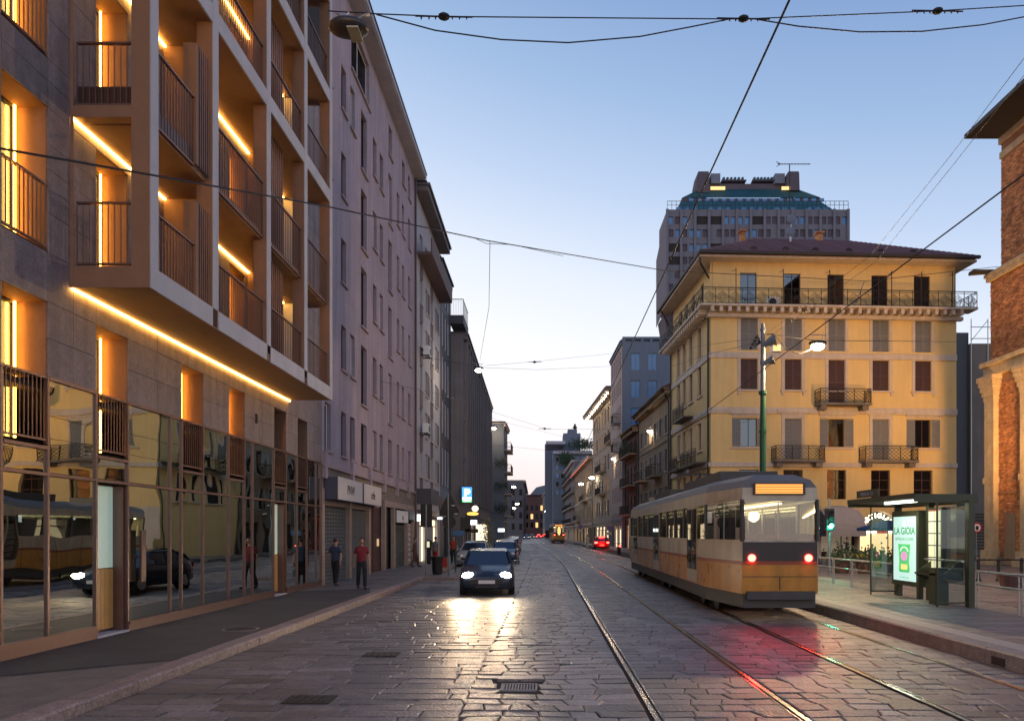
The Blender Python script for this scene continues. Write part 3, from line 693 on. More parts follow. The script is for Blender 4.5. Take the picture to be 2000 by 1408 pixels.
q = MB(); q.box(Y0-0.3, Y2+0.25, -0.62, 10.4, 23.5, 23.62); q.box(Y0-0.32, Y2+0.27, -0.68, -0.56, 23.56, 23.78); rf = part('roof', q, ['conc'], r2)
q = MB(); q.box(Y0-0.35, Y2+0.3, -0.72, 10.5, 23.78, 23.86); part('roof_edge', q, 'slate', rf)
q = MB(); q.tube([(Y2-0.15, -0.1, 0.2), (Y2-0.15, -0.1, 23.4)], 0.06, 8); part('drainpipe', q, 'bronzed', r2)
# fascia, hanging fins, piers and shop fronts
q = MB(); q.box(Y0, Y2, 0.02, 0.4, 3.55, 4.42); part('fascia', q, 'b2base', r2)
q = MB(); q.box(Y0, Y2, -0.1, 0.02, 4.36, 4.45); part('ledge', q, 'b2s', r2)
for x in (25.5, 29.1, 32.1, 35.0, 38.0, 41.2): q = MB(); q.box(x, x+0.28, -0.12, 0.05, 3.95, 4.9); part('fin', q, 'b2', r2)
PI = [25.42, 29.0, 32.2, 35.35, 37.55, 41.1, 43.2]
for x in PI: q = MB(); q.box(x, x+0.32, -0.02, 0.17, 0.13, 3.6); part('pier', q, 'b2col', r2)
q = MB(); q.box(Y0, Y2, 0.3, 0.4, 0.13, 3.6); part('shop_back', q, 'room', r2)
q = MB(); q.box(25.74, 32.2, 0.0, 0.3, 3.0, 3.2); q.box(35.67, 43.2, 0.0, 0.3, 3.3, 3.6); part('lintel', q, 'b2col', r2)
def shutter(x0, x1, z0, z1, mt, pitch=0.075, grid=False):
    q = MB(); n = int((z1-z0)/pitch)
    for i in range(n):
        z = z0+i*pitch; q.poly([(x0,0.2,z),(x1,0.2,z),(x1,0.16,z+pitch*0.5),(x0,0.16,z+pitch*0.5)]); q.poly([(x0,0.16,z+pitch*0.5),(x1,0.16,z+pitch*0.5),(x1,0.2,z+pitch),(x0,0.2,z+pitch)]); q.box(x0, x1, 0.135, 0.16, z+pitch*0.4, z+pitch*0.6, 1)
    if grid:
        m_ = int((x1-x0)/0.2)
        for i in range(m_): q.box(x0+0.2*i, x0+0.2*i+0.025, 0.125, 0.16, z0, z1, 1)
    part('roller_shutter', q, [mt, 'shgrey'], r2)
shutter(25.74, 29.0, 0.13, 3.0, 'shut', 0.14, True); shutter(29.32, 32.2, 0.13, 3.0, 'shutb', 0.1, True)
shutter(37.87, 41.1, 0.13, 2.5, 'shut', 0.1); shutter(41.42, 43.2, 0.13, 2.7, 'signw', 0.3)
q = MB(); q.box(32.52, 35.35, 0.24, 0.29, 0.13, 3.5); q.box(33.9, 33.95, 0.21, 0.24, 0.13, 3.5); d_ = part('entrance_door', q, 'shbrown', r2)
q = MB(); q.box(34.75, 34.95, 0.18, 0.24, 1.35, 1.7); part('intercom', q, 'litdim', d_)
q = MB(); q.box(33.4, 34.3, -0.0, 0.06, 3.2, 3.6); part('lintel_panel', q, 'b2s', r2)
q = MB(); q.box(41.5, 43.1, -0.06, 0.1, 2.75, 3.35); solo('shop_sign', q, 'shgrey', 'small grey framed sign panel over the last shutter of the mauve block', 'sign', (WX,0,0), R(90))
Tf = Matrix.Translation((WX, 0, 0)) @ Matrix.Rotation(R(90), 4, 'Z')
for (a, b, txt, lb) in ((25.72, 29.15, 'P N W', 'pale box sign reading PNW over the first shuttered shop'), (29.4, 32.5, 'c e f e', 'pale box sign with lower case letters over the second shuttered shop')):
    t = thing('shop_sign', lb, 'sign', (WX, a, 3.2), R(90), 'box signs over the shuttered shops')
    q = MB(); q.box(0.02, b-a, -0.5, -0.48, 0, 0.82); part('sign_panel', q, 'signw', t)
    q = MB(); q.box(0, b-a, -0.478, -0.01, 0.01, 0.81); part('sign_box', q, 'signd', t)
    textmesh('lettering', txt.replace(' ', ''), 0.5, 'ink', t, Matrix.Translation(((b-a)/2, -0.505, 0.24)), 0.004, sx=0.9)
q = MB(); q.box(38.0, 41.0, -0.08, -0.04, 2.55, 3.2); t = solo('shop_sign', q, 'white', 'white sign with small dark emblem over the third shutter', 'sign', (WX,0,0), R(90))
q = MB(); q.ball((39.5,-0.09,2.8), 0.12, 8, sy=0.2, sz=1.3); part('emblem', q, 'ink', t)
# ================================================================== generic street building
M['cream'] = mat('cream_render', (0.33, 0.27, 0.21), 0.85, var=0.12, scale=0.6, bump=0.2, bscale=20, streak=0.15)
M['whiter'] = mat('white_render', (0.42, 0.4, 0.42), 0.85, var=0.08, scale=0.6, streak=0.12)
M['grey'] = mat('grey_stone', (0.165, 0.155, 0.165), 0.8, var=0.14, scale=0.6, bump=0.2, bscale=20, streak=0.15)
M['dgrey'] = mat('charcoal_cladding', (0.07, 0.073, 0.085), 0.6, var=0.1, scale=0.6)
M['brownp'] = mat('brown_panel', (0.13, 0.085, 0.08), 0.7, var=0.1, scale=2)
M['bluer'] = mat('blue_grey_render', (0.17, 0.2, 0.25), 0.85, var=0.07, scale=0.5, streak=0.1)
M['dbrick'] = mat('dark_red_brick', (0.12, 0.06, 0.05), 0.85, var=0.2, scale=3, bump=0.3, bscale=20)
M['ochre2'] = mat('dull_ochre_render', (0.27, 0.2, 0.13), 0.85, var=0.12, scale=0.7, streak=0.18)
M['pinkr'] = mat('pink_grey_render', (0.37, 0.3, 0.28), 0.85, var=0.1, scale=0.6, streak=0.12)
M['gold'] = glow('uplit_window_warm', (1.0, 0.55, 0.16), 1.3)
M['shopglow'] = glow('shop_window_glow', (1.0, 0.78, 0.5), 1.5)
def street_building(name, label, pn, pf, side, H, D, wm, rows, n, ww, fm='wood', kind='plain', sh='shgrey', cornice=0.3, cm='trim', roof='slate', ground=3.6, lit=(), pm='pane', sill='trim', shops=True, shopm='shopglow', bal=(), group=None, rng=1, margin=0.8, course=(), sidewin=None, litm='gold', gm=None):
    pn = Vector(pn); pf = Vector(pf); L = (pf-pn).length
    if side == 'L': o = pn; d = pf-pn
    else: o = pf; d = pn-pf
    ang = math.atan2(d.y, d.x)
    Fc = Fac(name, label, o.x, o.y, ang, group=group); r = Fc.root; rd = random.Random(rng)
    cols = [margin+(L-2*margin)*(i+0.5)/n for i in range(n)]
    hs = [(c-ww/2, c+ww/2, z0, z1) for z0, z1 in rows for c in cols]
    w = MB(); sh_ = []
    if shops:
        m_ = max(1, int(L/3.6)); sh_ = [(L*(i+0.5)/m_-1.2, L*(i+0.5)/m_+1.2, 0.13, ground-0.7) for i in range(m_)]
    grid_wall(w, 0, L, 0.0, H, hs+sh_, 0, 0.22); shell(w, 0, L, 0, H, D); part('wall', w, wm, r)
    for i, h in enumerate(hs):
        l_ = rd.random() < (lit if isinstance(lit, float) else 0)
        window(r, *h, 0.15, kind, fm, litm if l_ else pm, sill, sh)
    for i, s_ in enumerate(sh_):
        q = MB(); q.box(s_[0], s_[1], 0.2, 0.24, s_[2], s_[3]); on = rd.random() < 0.55
        q2 = part('shop_window', q, shopm if on else 'room', r)
        q = MB(); q.box(s_[0], s_[1], 0.14, 0.19, s_[3]-0.5, s_[3]-0.42); q.box((s_[0]+s_[1])/2-0.04, (s_[0]+s_[1])/2+0.04, 0.14, 0.19, s_[2], s_[3]-0.5); part('shop_frame', q, 'black', q2)
    q = MB(); q.box(-0.02, L+0.02, -cornice, 0.02, H-0.35, H-0.05); q.box(-0.05, L+0.05, -cornice-0.12, D, H, H+0.14); part('cornice', q, cm, r)
    q = MB(); q.box(0.1, L-0.1, -cornice+0.1, D-0.1, H+0.14, H+0.35); part('roof', q, roof, r)
    for c in (ground,)+tuple(course):
        q = MB(); q.box(0, L, -0.08, -0.002, c-0.1, c+0.12); part('string_course', q, cm, r)
    for (bx0, bx1, bz) in bal:
        q = MB(); q.box(bx0, bx1, -0.95, -0.003, bz-0.16, bz); b_ = part('balcony', q, cm, r)
        q = MB(); nn = int((bx1-bx0)/0.16)
        for i in range(nn+1): q.box(bx0+0.03+(bx1-bx0-0.08)*i/nn, bx0+0.05+(bx1-bx0-0.08)*i/nn, -0.92, -0.9, bz, bz+1.0)
        q.box(bx0+0.02, bx1-0.02, -0.93, -0.88, bz+1.0, bz+1.05)
        for xx in (bx0+0.03, bx1-0.06):
            for i in range(5): q.box(xx, xx+0.02, -0.8+i*0.17, -0.78+i*0.17, bz, bz+1.0)
            q.box(xx-0.01, xx+0.03, -0.88, -0.01, bz+1.0, bz+1.05)
        part('railing', q, 'iron', b_)
    return Fc, L
def P2(px, y): return ((px-VX)/F*y, y)

# ---- left row beyond the mauve block
F3, L3 = street_building('panelled_building', 'white rendered building with brown panels between windows and dark canopies below', (WX, 43.95), (WX, 54.0), 'L', 23.3, 10, 'whiter',
    [(5.6+2.75*k, 7.2+2.75*k) for k in range(6)], 4, 0.95, pm='pane', fm='white', cornice=0.75, cm='grey', rng=3, shops=True)
for k in range(6):
    for i in range(4):
        c = 0.8+(L3-1.6)*(i+0.5)/4; z = 5.6+2.75*k
        q = MB(); q.box(c+0.55 if i % 2 else c-0.5, c+1.15 if i % 2 else c+0.5, -0.03, -0.003, z-(1.1 if not i % 2 else 0.0), z+(1.55 if i % 2 else -0.06)); part('brown_panel', q, 'brownp', F3.root)
q = MB(); q.box(0.3, L3-0.2, -0.95, -0.003, 19.2, 19.35); q.box(0.3, L3-0.2, -0.95, -0.87, 19.35, 20.2); part('roof_balcony', q, 'brownp', F3.root)
for (u_, z_, l_) in ((2.0, 13.6, 'upper white air conditioner on the panelled facade'), (1.6, 8.6, 'lower white air conditioner on the panelled facade')):
    t = thing('air_conditioner', l_, 'air conditioner', (WX+0.22, 43.95+u_, z_), R(90), 'air conditioners on the panelled facade')
    q = MB(); q.box(-0.4, 0.4, -0.32, 0.02, -0.3, 0.3); part('casing', q, 'white', t)
    q = MB(); q.tube([(0.1, -0.321, 0), (0.1, -0.34, 0)], 0.22, 12); part('fan_grille', q, 'black', t)
    q = MB(); q.box(-0.42, -0.38, -0.35, 0.2, -0.36, -0.3); q.box(0.38, 0.42, -0.35, 0.2, -0.36, -0.3); part('bracket', q, 'black', t)
for (a, b, z0, mt, l_) in ((43.9, 47.2, 3.3, 'dgrey', 'dark square canopy box over the corner shop door'), (47.3, 52.0, 3.0, 'brownp', 'brown canopy box over the second shop')):
    t = thing('canopy_box', l_, 'canopy', (WX, a, z0), R(90)); q = MB(); q.box(0, b-a, -0.95, -0.01, 0.45, 1.4); part('canopy_top', q, mt, t)
    q = MB(); q.box(0.03, b-a-0.03, -0.92, -0.01, 0.1, 0.449); part('canopy_soffit', q, 'whiter', t)
F4, L4 = street_building('charcoal_building', 'narrow charcoal clad office building with tall white window blinds', (WX, 54.05), (WX, 60.2), 'L', 22.6, 9, 'dgrey',
    [(5.6, 8.6), (9.6, 12.2), (13.0, 15.6), (16.4, 19.0), (19.8, 22.0)], 3, 1.1, pm='signblue' if 'signblue' in M else 'bluepane', fm='white', cornice=0.15, cm='dgrey', rng=4, sill=None)
q = MB()
for z0, z1 in [(5.6, 8.6), (9.6, 12.2), (13.0, 15.6), (16.4, 19.0), (19.8, 22.0)]:
    for i in range(3): c = 0.8+(L4-1.6)*(i+0.5)/3; q = MB(); q.box(c-0.5, c+0.1, 0.0, 0.06, z0+0.05, z1-0.05); part('window_blind', q, 'whiter', F4.root)
# ribbed stone block: side wall faces the camera
F5, L5 = street_building('ribbed_stone_block', 'long grey stone block with close vertical ribs and flat cornice', P2(905, 60.3), P2(957, 96.5), 'L', 18.6, 10, 'grey',
    [(5.2+3.3*k, 7.5+3.3*k) for k in range(4)], 15, 1.25, fm='brownp', cornice=0.35, cm='grey', rng=5, course=(8.2, 11.5, 14.8), lit=0.0, sill=None)
for i in range(16):
    x = 0.8+(L5-1.6)*i/15; q = MB(); q.box(x-0.28, x+0.28, -0.32, -0.003, 4.7, 18.2); part('rib', q, 'pave' if 0 else 'grey', F5.root)
t = thing('roof_terrace', 'steel railed roof terrace overhanging the corner of the ribbed block', 'terrace', (P2(893, 60.2)[0], 60.2, 0))
z = at(890, 633, 60.2).z
q = MB(); q.box(-0.6, 0.55, -0.2, 3.6, z, z+0.7); part('terrace_slab', q, 'dgrey', t)
q = MB()
for i in range(9): q.box(-0.58+i*0.14, -0.56+i*0.14, -0.18, -0.16, z+0.7, z+2.0)
for i in range(14): q.box(0.5, 0.52, -0.18+i*0.28, -0.16+i*0.28, z+0.7, z+2.0)
q.box(-0.6, 0.55, -0.2, -0.15, z+2.0, z+2.06); q.box(0.48, 0.54, -0.2, 3.6, z+2.0, z+2.06); part('railing', q, 'steel', t)
F6, L6 = street_building('stepped_building', 'grey building end with stacked planted balconies at its edge', P2(984, 100), P2(991, 108), 'L', 17.2, 12, 'bluer',
    [(4.6+3.1*k, 6.2+3.1*k) for k in range(4)], 2, 1.0, cornice=0.3, rng=6, shops=False, bal=[(1.0, 6.5, 4.4+3.1*k) for k in range(4)])
for k in range(3):
    c_ = P2(979, 99.3); t = thing('balcony_plants', ['dark trailing plants on the lowest balcony of the grey building end', 'dark trailing plants on the middle balcony of the grey building end', 'dark trailing plants on the top balcony of the grey building end'][k], 'plants', (c_[0], 99.2, 5.4+3.1*k))
    q = MB(); rd = random.Random(k)
    for i in range(260):
        p = (rd.uniform(-0.9, 0.9), rd.uniform(-0.4, 0.3), rd.gauss(0, 0.35)); a = rd.uniform(0, 6.28); s_ = 0.12
        q.poly([p, (p[0]+s_*math.cos(a), p[1]+0.03, p[2]+s_*math.sin(a)), (p[0]+s_*math.cos(a+1.4), p[1]-0.05, p[2]+s_*math.sin(a+1.4))])
    part('foliage', q, 'leaf', t)
F7, L7 = street_building('shaded_row_building', 'low dark shopfront building beyond the grey balcony block', (-10.6, 109), (-13.2, 175), 'L', 12.5, 12, 'grey',
    [(4.8+3.0*k, 6.5+3.0*k) for k in range(2)], 16, 1.0, cornice=0.4, rng=7, lit=0.1, kind='plain')
F8, L8 = street_building('corner_stone_building', 'pale stone corner building at the far end of the left row', P2(1022, 250), P2(1028, 330), 'L', 20, 30, 'grey',
    [(5.5+4*k, 8+4*k) for k in range(3)], 8, 1.6, cornice=0.8, rng=8, shops=False, lit=0.1)
# its end wall faces the street: windows as parts of the end wall
for k in range(4):
    for i in range(5):
        x = -8.6-i*2.6; q = MB(); q.box(x-0.5, x+0.5, 249.86, 249.93, 3+4*k, 5.2+4*k); o = part('window', q, 'room', None); o.parent = F8.root; o.matrix_parent_inverse = Matrix.Identity(4)
        o.matrix_local = F8.root.matrix_basis.inverted()
q = MB(); q.box(-12, -3.5, 0, 8, 20.2, 24); o = part('attic', q, 'bluer', F8.root, (12, 8, 0))

# ---- far end of the street
Fe, Le = street_building('end_building', 'dark brick building closing the far end of the street', (-13, 420), (6, 421), 'L', 24, 20, 'dbrick', [(5+5*k, 8+5*k) for k in range(3)], 6, 1.5, cornice=0.8, rng=9, shops=False, lit=0.2, cm='dbrick', sill=None)
q = MB(); q.prism([(-4, 24.3), (11, 24.3), (8, 31), (0, 29)], 6, 18); part('attic', q, 'bluer', Fe.root, (8, 0, 0))

# ================================================================== RIGHT far rows
D1, _ = street_building('uplit_building', 'narrow building with warm uplighting and red string lights under its eaves', P2(1156, 126), P2(1122, 168), 'R', 15.4, 12, 'ochre2',
    [(4.6+3.4*k, 6.8+3.4*k) for k in range(3)], 9, 1.2, lit=0.45, cornice=0.8, rng=11, course=(8.2,), bal=[(24, 34, 8.1), (8, 16, 4.6)])
q = MB()
for i in range(20): q.box(i*2.2+0.4, i*2.2+0.52, -0.95, -0.9, 14.8, 14.9)
part('string_lights', q, glow('string_light_red', (1, 0.08, 0.03), 3.5), D1.root, kind='stuff')
D2, _ = street_building('balcony_building', 'dark building with long stacked concrete balconies on the right', P2(1121, 169), P2(1086, 262), 'R', 19.0, 14, 'grey',
    [(4.6+3.6*k, 6.9+3.6*k) for k in range(4)], 14, 1.4, cornice=0.5, rng=12, lit=0.06, bal=[(4, 95, 4.4+3.6*k) for k in range(4)], sill=None)
D3, _ = street_building('low_far_building', 'dim far building before the end of the street on the right', P2(1085, 264), P2(1060, 400), 'R', 22, 14, 'grey',
    [(5+4*k, 8+4*k) for k in range(4)], 12, 2.0, cornice=0.5, rng=13, lit=0.12, sill=None)
def zt(py, y): return CAMH+(VY-py)/F*y
t = thing('terraced_tower', 'blue grey stepped apartment tower with roof greenery and antenna', 'building', (8, 200, 0))
def bxp(px0, px1, py0, py1, y0, y1, q): q.box((px0-VX)/F*y0-8, (px1-VX)/F*y0-8, y0-200, y1-200, zt(py1, y0), zt(py0, y0))
q = MB(); bxp(1080, 1157, 886, 1035, 206, 222, q); part('lower_block', q, 'bluer', t)
q = MB(); bxp(1100, 1134, 846, 886, 208, 218, q); bxp(1109, 1127, 838, 846, 209, 215, q); part('upper_block', q, 'bluer', t)
q = MB(); bxp(1066, 1104, 861, 867, 204, 220, q); bxp(1080, 1157, 880, 886, 205, 222, q); part('terrace_slab', q, 'conc', t)
q = MB(); bxp(1064, 1104, 867, 1035, 224, 232, q); part('side_block', q, 'bluer', t)
q = MB(); bxp(1121, 1125, 828, 838, 210, 211, q); bxp(1119, 1127, 833, 836, 210, 211, q); part('antenna', q, 'black', t)
for rr in range(5):
    for cc in range(7):
        q = MB(); bxp(1086+cc*10, 1091+cc*10, 893+rr*16, 901+rr*16, 205.9, 205.95, q); part('window', q, 'bluepane' if (rr+cc) % 3 else 'room', t)
t2 = solo('slender_tower', MB().box(-1.4, 1.4, 0, 5, 0, zt(888, 270)), 'dbrick', 'slender brick tower lit warm near its top beyond the terraces', 'tower', (P2(1071, 270)[0]+0.2, 270, 0))
q = MB(); q.box(-3.2, 3.2, -0.1, -0.02, zt(889, 270)-1.2, zt(889, 270)-0.3); lt = bpy.data.objects['slender_tower']
lampo('SPOT', 'tower_uplight', (P2(1071, 270)[0], 262, zt(960, 270)), 2500, (1, 0.6, 0.3), 0.3, (P2(1071, 270)[0], 270, zt(890, 270)), R(50))
for i, (px, py, y, sx_, sz_, lb) in enumerate(((1140, 868, 204, 4.2, 1.7, 'dark green roof garden shrubs along the terrace of the stepped tower'), (1105, 897, 203, 1.8, 2.0, 'dark green shrub mass at the lower terrace edge of the stepped tower'))):
    c = at(px, py, y); t = thing('roof_shrubs', lb, 'shrubs', (c.x, c.y, c.z)); q = MB(); rd = random.Random(i)
    for j in range(900):
        p = Vector((rd.gauss(0, sx_*0.5), rd.gauss(0, 1), rd.gauss(0, sz_*0.45))); p.x = max(-sx_, min(sx_, p.x)); s_ = 0.35; a = rd.uniform(0, 6.28)
        q.poly([p, p+Vector((s_*math.cos(a), rd.uniform(-.2, .2), s_*math.sin(a))), p+Vector((s_*math.cos(a+1.2), rd.uniform(-.2, .2), s_*math.sin(a+1.2)))])
    part('foliage', q, 'leaf', t)
G, LG = street_building('gold_eaves_building', 'pale building with lamp-lit projecting eaves and shallow balconies', P2(1206, 99.5), P2(1158, 125), 'R', zt(792, 112)+0.2, 12, 'cream',
    [(4.6+3.5*k, 6.9+3.5*k) for k in range(5)], 8, 1.15, lit=0.25, cornice=1.7, cm='cream', rng=14, course=(8.3, 15.3), bal=[(9, 15, 8.0), (9, 15, 11.5), (19, 25, 15.0)])
q = MB()
for i in range(13): q.ball((1+i*1.95, -1.2, zt(792, 112)-0.3), 0.13, 6)
part('eaves_lamp', q, 'lampw', G.root)
for i in range(4): lampo('SPOT', 'facade_uplight', (0,0,0), 120, (1, 0.62, 0.25), 0.1, None, R(70), parent=G.root).location = (3+i*6, -0.5, 4.8)
for o in [o for o in bpy.data.objects if o.name.startswith('facade_uplight')]: o.rotation_euler = (R(175), 0, 0)
# white-blue block: end wall faces the camera
HW = zt(658, 88)
Wb, LW = street_building('blue_grey_block', 'tall plain blue grey block with end wall windows behind the red roof', P2(1215, 88.2), P2(1193, 99.3), 'R', HW-0.5, 14, 'pinkr',
    [(HW-3.4-3.35*k, HW-1.4-3.35*k) for k in range(7)], 5, 0.75, fm='black', cornice=0.15, cm='bluer', rng=15, sill=None, bal=[(7.4, 9.6, 12.2), (7.4, 9.6, 15.8)])
q = MB(); y = 88.12; x0 = P2(1215, 88.2)[0]
hh = []
for k in range(6):
    for j, (a, b) in enumerate(((1232, 1250), (1264.5, 1283))): hh.append((P2(a, 88)[0]-x0, P2(b, 88)[0]-x0, zt(723, 88)-3.35*k, zt(690, 88)-3.35*k))
t = thing('blue_grey_end_wall', 'blue grey end wall with square windows and slotted parapet', 'building', (x0, y-0.22, 0))
q = MB(); grid_wall(q, 0, 7.5, 0, HW-1.0, hh, 0, 0.15); grid_wall(q, 0, 7.5, HW-1.0, HW, [(0.4+1.1*i, 1.2+1.1*i, HW-0.65, HW-0.3) for i in range(6)], 0, 0.05); q.box(7.49, 7.5, 0, 0.12, 0, HW); part('wall', q, 'bluer', t)
for h in hh: window(t, *h, 0.1, 'plain', 'bluer', 'bluepane', None)

# red-roofed low houses between the yellow palazzo and the blue-grey block
def redroof(label, pn, pf, H, wm, n, rng, bal, lit=0.0, kind='open', rise=3.4):
    Fc, L = street_building('red_roofed_house', label, pn, pf, 'R', H, 9, wm, [(4.2, 6.2), (7.6, 9.6), (11.0, 12.7)], n, 0.95, kind=kind, cornice=0.55, cm='ochre2', rng=rng, bal=bal, lit=lit, roof='tile', sh='shgrey', course=(10.4,))
    q = MB(); q.poly([(0,-0.75,H+0.16),(L,-0.75,H+0.16),(L,6,H+rise),(0,6,H+rise)]); q.poly([(L,-0.75,H+0.16),(L,9,H+0.16),(L,6,H+rise)]); q.poly([(0,9,H+0.16),(0,-0.75,H+0.16),(0,6,H+rise)])
    n_ = int(L/0.3)
    for i in range(n_): x = (i+0.5)*L/n_; q.bar((x,-0.74,H+0.2), (x,6,H+rise+0.03), 0.14, 0.08)
    part('tiled_roof', q, 'tile', Fc.root)
    for x in (0.6, L-0.6): q = MB(); q.tube([(x,-0.75,H+0.1),(x,-0.3,H-0.6),(x,-0.12,H-1.0),(x,-0.1,0.2)], 0.06, 6); part('drainpipe', q, 'black', Fc.root)
    q = MB(); q.tube([(0,-0.8,H+0.14),(L,-0.8,H+0.14)], 0.09, 6); part('gutter', q, 'slate', Fc.root)
    return Fc, L
redroof('ochre house with red tiled roof and open grey shutters beside the yellow palazzo', (11.07, 63.0), (10.35, 79.5), 14.6, 'ochre2', 6, 21, [(2, 5.5, 7.4), (9, 12.5, 7.4), (8, 12, 4.0)])
redroof('dark reddish house with tiled roof and planted balconies, second along from the palazzo', (10.3, 79.7), (9.83, 87.8), 13.6, 'dbrick', 3, 22, [(0.5, 7.6, 10.9), (1, 7, 7.4), (1, 7, 4.1)], kind='plain', rise=2.6)
t = thing('balcony_plants', 'green plants spilling over the dark reddish house balcony', 'plants', (9.4, 84, 11.9)); q = MB(); rd = random.Random(9)
for j in range(500):
    p = Vector((rd.uniform(-0.5, 0.5), rd.uniform(-3.4, 3.6), rd.gauss(0, 0.35))); a = rd.uniform(0, 6.28); s_ = 0.16
    q.poly([p, p+Vector((s_*math.cos(a), s_*math.sin(a), 0.1)), p+Vector((0, s_*math.cos(a+1), s_*math.sin(a+1)))])
part('foliage', q, 'leaf', t)

# ================================================================== TOWER
t = thing('stone_tower', 'massive concrete tower with flared top storeys and green copper roof', 'tower', (55, 200, 0))
zb, ztp = 66.0, zt(409.5, 200)
x0, x1 = P2(1303, 200)[0]-55, P2(1656, 200)[0]-55
rows = [zt(py, 200) for py in (430.5, 455.5, 483.7, 509, 536, 561.7, 588)]
rd = random.Random(4); hs = []; kinds = []
n = 26; cw = (x1-x0)/n
for z in rows:
    j = 0
    while j < n:
        ty = rd.choice('bbpdpfp'); xa = x0+j*cw
        if ty == 'd' and j < n-1: hs.append((xa+0.3, xa+2*cw-0.3, z-1.2, z+1.1)); kinds.append('room'); j += 2
        elif ty == 'b': hs.append((xa+0.35, xa+cw-0.25, z-1.1, z+1.0)); kinds.append('bluepane'); j += 1
        else:
            if ty == 'p': hs.append((xa+0.2, xa+cw-0.2, z-1.1, z+1.0)); kinds.append('towerp')
            j += 1
q = MB(); grid_wall(q, x0, x1, zb, ztp, hs, 0, 0.5); shell(q, x0, x1, zb, ztp, 14)
q.poly([(x0-0.9,14,zb-3),(x0,0,zb),(x0,0,ztp),(x0-0.9,14,ztp-9)])
part('wall', q, 'tower', t)
for h, k_ in zip(hs, kinds):
    q = MB(); q.box(h[0], h[1], 0.3, 0.4, h[2], h[3]); w_ = part('window' if k_ != 'towerp' else 'infill_panel', q, k_, t)
for i in range(14): 
    x = x0+(x1-x0)*i/13; q = MB(); q.box(x-0.35, x+0.35, -0.5, -0.01, zb-1, ztp); part('pier', q, 'tower', t)
q = MB()
for i in range(14):
    x = x0+(x1-x0)*i/13; q.bar((x, -0.2, zb-0.5), (x*0.86, 5, zb-11), 0.9, 0.9)
q.prism([(x0-0.4, zb-2), (x1, zb-2), (x1*0.86, zb-11), (x0*0.95, zb-11)], 3, 14)
part('flared_base', q, 'towerp', t)
q = MB(); q.box(x0*0.93, x1*0.86, 5, 14, 0, zb-11); part('shaft', q, 'tower', t)
e0, e1 = P2(1326, 200)[0]-55, P2(1640, 200)[0]-55; r0, r1_ = P2(1366, 210)[0]-55, P2(1556, 210)[0]-55
zr = zt(370, 210); za = ztp; zl1 = zt(394, 206); zl2 = zt(386.5, 206)
q = MB(); q.poly([(x0+2,2,za),(x1-2,2,za),(e1-3,6,zl1),(e0+2,6,zl1)]); q.poly([(e0+2,6,zl2),(e1-3,6,zl2),(r1_,10,zr),(r0,10,zr)]); q.poly([(x0+2,14,za),(x0+2,2,za),(e0+2,6,zl1),(e0+2,14,zl1)]); q.poly([(e0+2,14,zl2),(e0+2,6,zl2),(r0,10,zr),(r0,14,zr)])
q.poly([(x1-2,2,za),(x1-2,14,za),(e1-3,14,zl1),(e1-3,6,zl1)]); q.poly([(e1-3,6,zl2),(e1-3,14,zl2),(r1_,14,zr),(r1_,10,zr)])
n_ = 60
for i in range(n_): f_ = (i+0.5)/n_; q.bar((e0+2+(e1-5-e0)*f_, 6, zl2+0.05), (r0+(r1_-r0)*f_, 10, zr+0.05), 0.12, 0.2)
part('copper_roof', q, 'copper', t)
q = MB(); q.box(e0+2.2, e1-3.2, 6.3, 14, zl1-0.3, zl2); dm = part('attic_band', q, 'towerp', t)
for i in range(17):
    x = e0+4+i*2.35; q = MB(); q.box(x, x+1.3, 6.1, 6.28, zl1+0.05, zl2-0.1); part('window', q, 'bluepane', t)
for i in range(20):
    x = x0+3+i*2.3
    if i % 4 != 3: q = MB(); q.box(x, x+1.2, 2.0, 2.5, za+0.2, za+1.5); part('window', q, 'bluepane', t)
q = MB()
for i in range(41): x = x0+(x1-x0)*i/40; q.box(x-0.05, x+0.05, -0.3, -0.18, za, za+2.2)
q.box(x0, x1, -0.3, -0.2, za+2.15, za+2.27); q.box(x0, x1, -0.3, -0.2, za+1.1, za+1.18); part('parapet_railing', q, 'black', t)
zc = zr
q = MB(); q.box(r0, r1_, 10, 14, zc-0.3, zc+1.6); q.box(P2(1410,210)[0]-55, P2(1458,210)[0]-55, 10.01, 12, zc+2.5, zt(351,210)); q.box(P2(1470,210)[0]-55, P2(1514,210)[0]-55, 10.01, 12, zc+2.5, zt(351,210)); part('crown_block', q, 'towerp', t)
q = MB()
for a, b in ((1412, 1456), (1472, 1512)):
    for i in range(6): px = a+(b-a)*i/6; q.box(P2(px,210)[0]-55, P2(px+4,210)[0]-55, 9.9, 12, zt(351,210), zt(346.5,210))
part('crenellation', q, 'copper', t)
for a, b, c, d in ((1362, 1386, 335, 376), (1538, 1562, 335, 372)):
    q = MB(); q.prism([(P2(a,208)[0]-55, zt(d,208)), (P2(b,208)[0]-55, zt(d,208)), (P2(b-1,208)[0]-55, zt(c+4,208)), (P2(b-2,208)[0]-55, zt(c,208)), (P2(a+2,208)[0]-55, zt(c,208)), (P2(a-2,208)[0]-55, zt(c+20,208))], 8, 14); part('chimney', q, 'towerp', t)
for a, b in ((1389, 1407), (1514, 1533)):
    q = MB(); q.box(P2(a,209)[0]-55, P2(b,209)[0]-55, 9, 13, zt(358,209), zt(339,209)); part('roof_plant', q, 'bluer', t)
for a, b in ((1386, 1414), (1524, 1540)):
    q = MB(); q.box(P2(a,209)[0]-55, P2(b,209)[0]-55, 7.6, 7.9, zt(375,209), zt(369,209)); part('lit_opening', q, 'litw', t)
q = MB(); X = P2(1542,206)[0]-55; q.tube([(X,6,za),(X,6,zt(321,206))], 0.15, 5); q.tube([(X-3.5,6,zt(321,206)),(X+6,6,zt(321,206))], 0.12, 5)
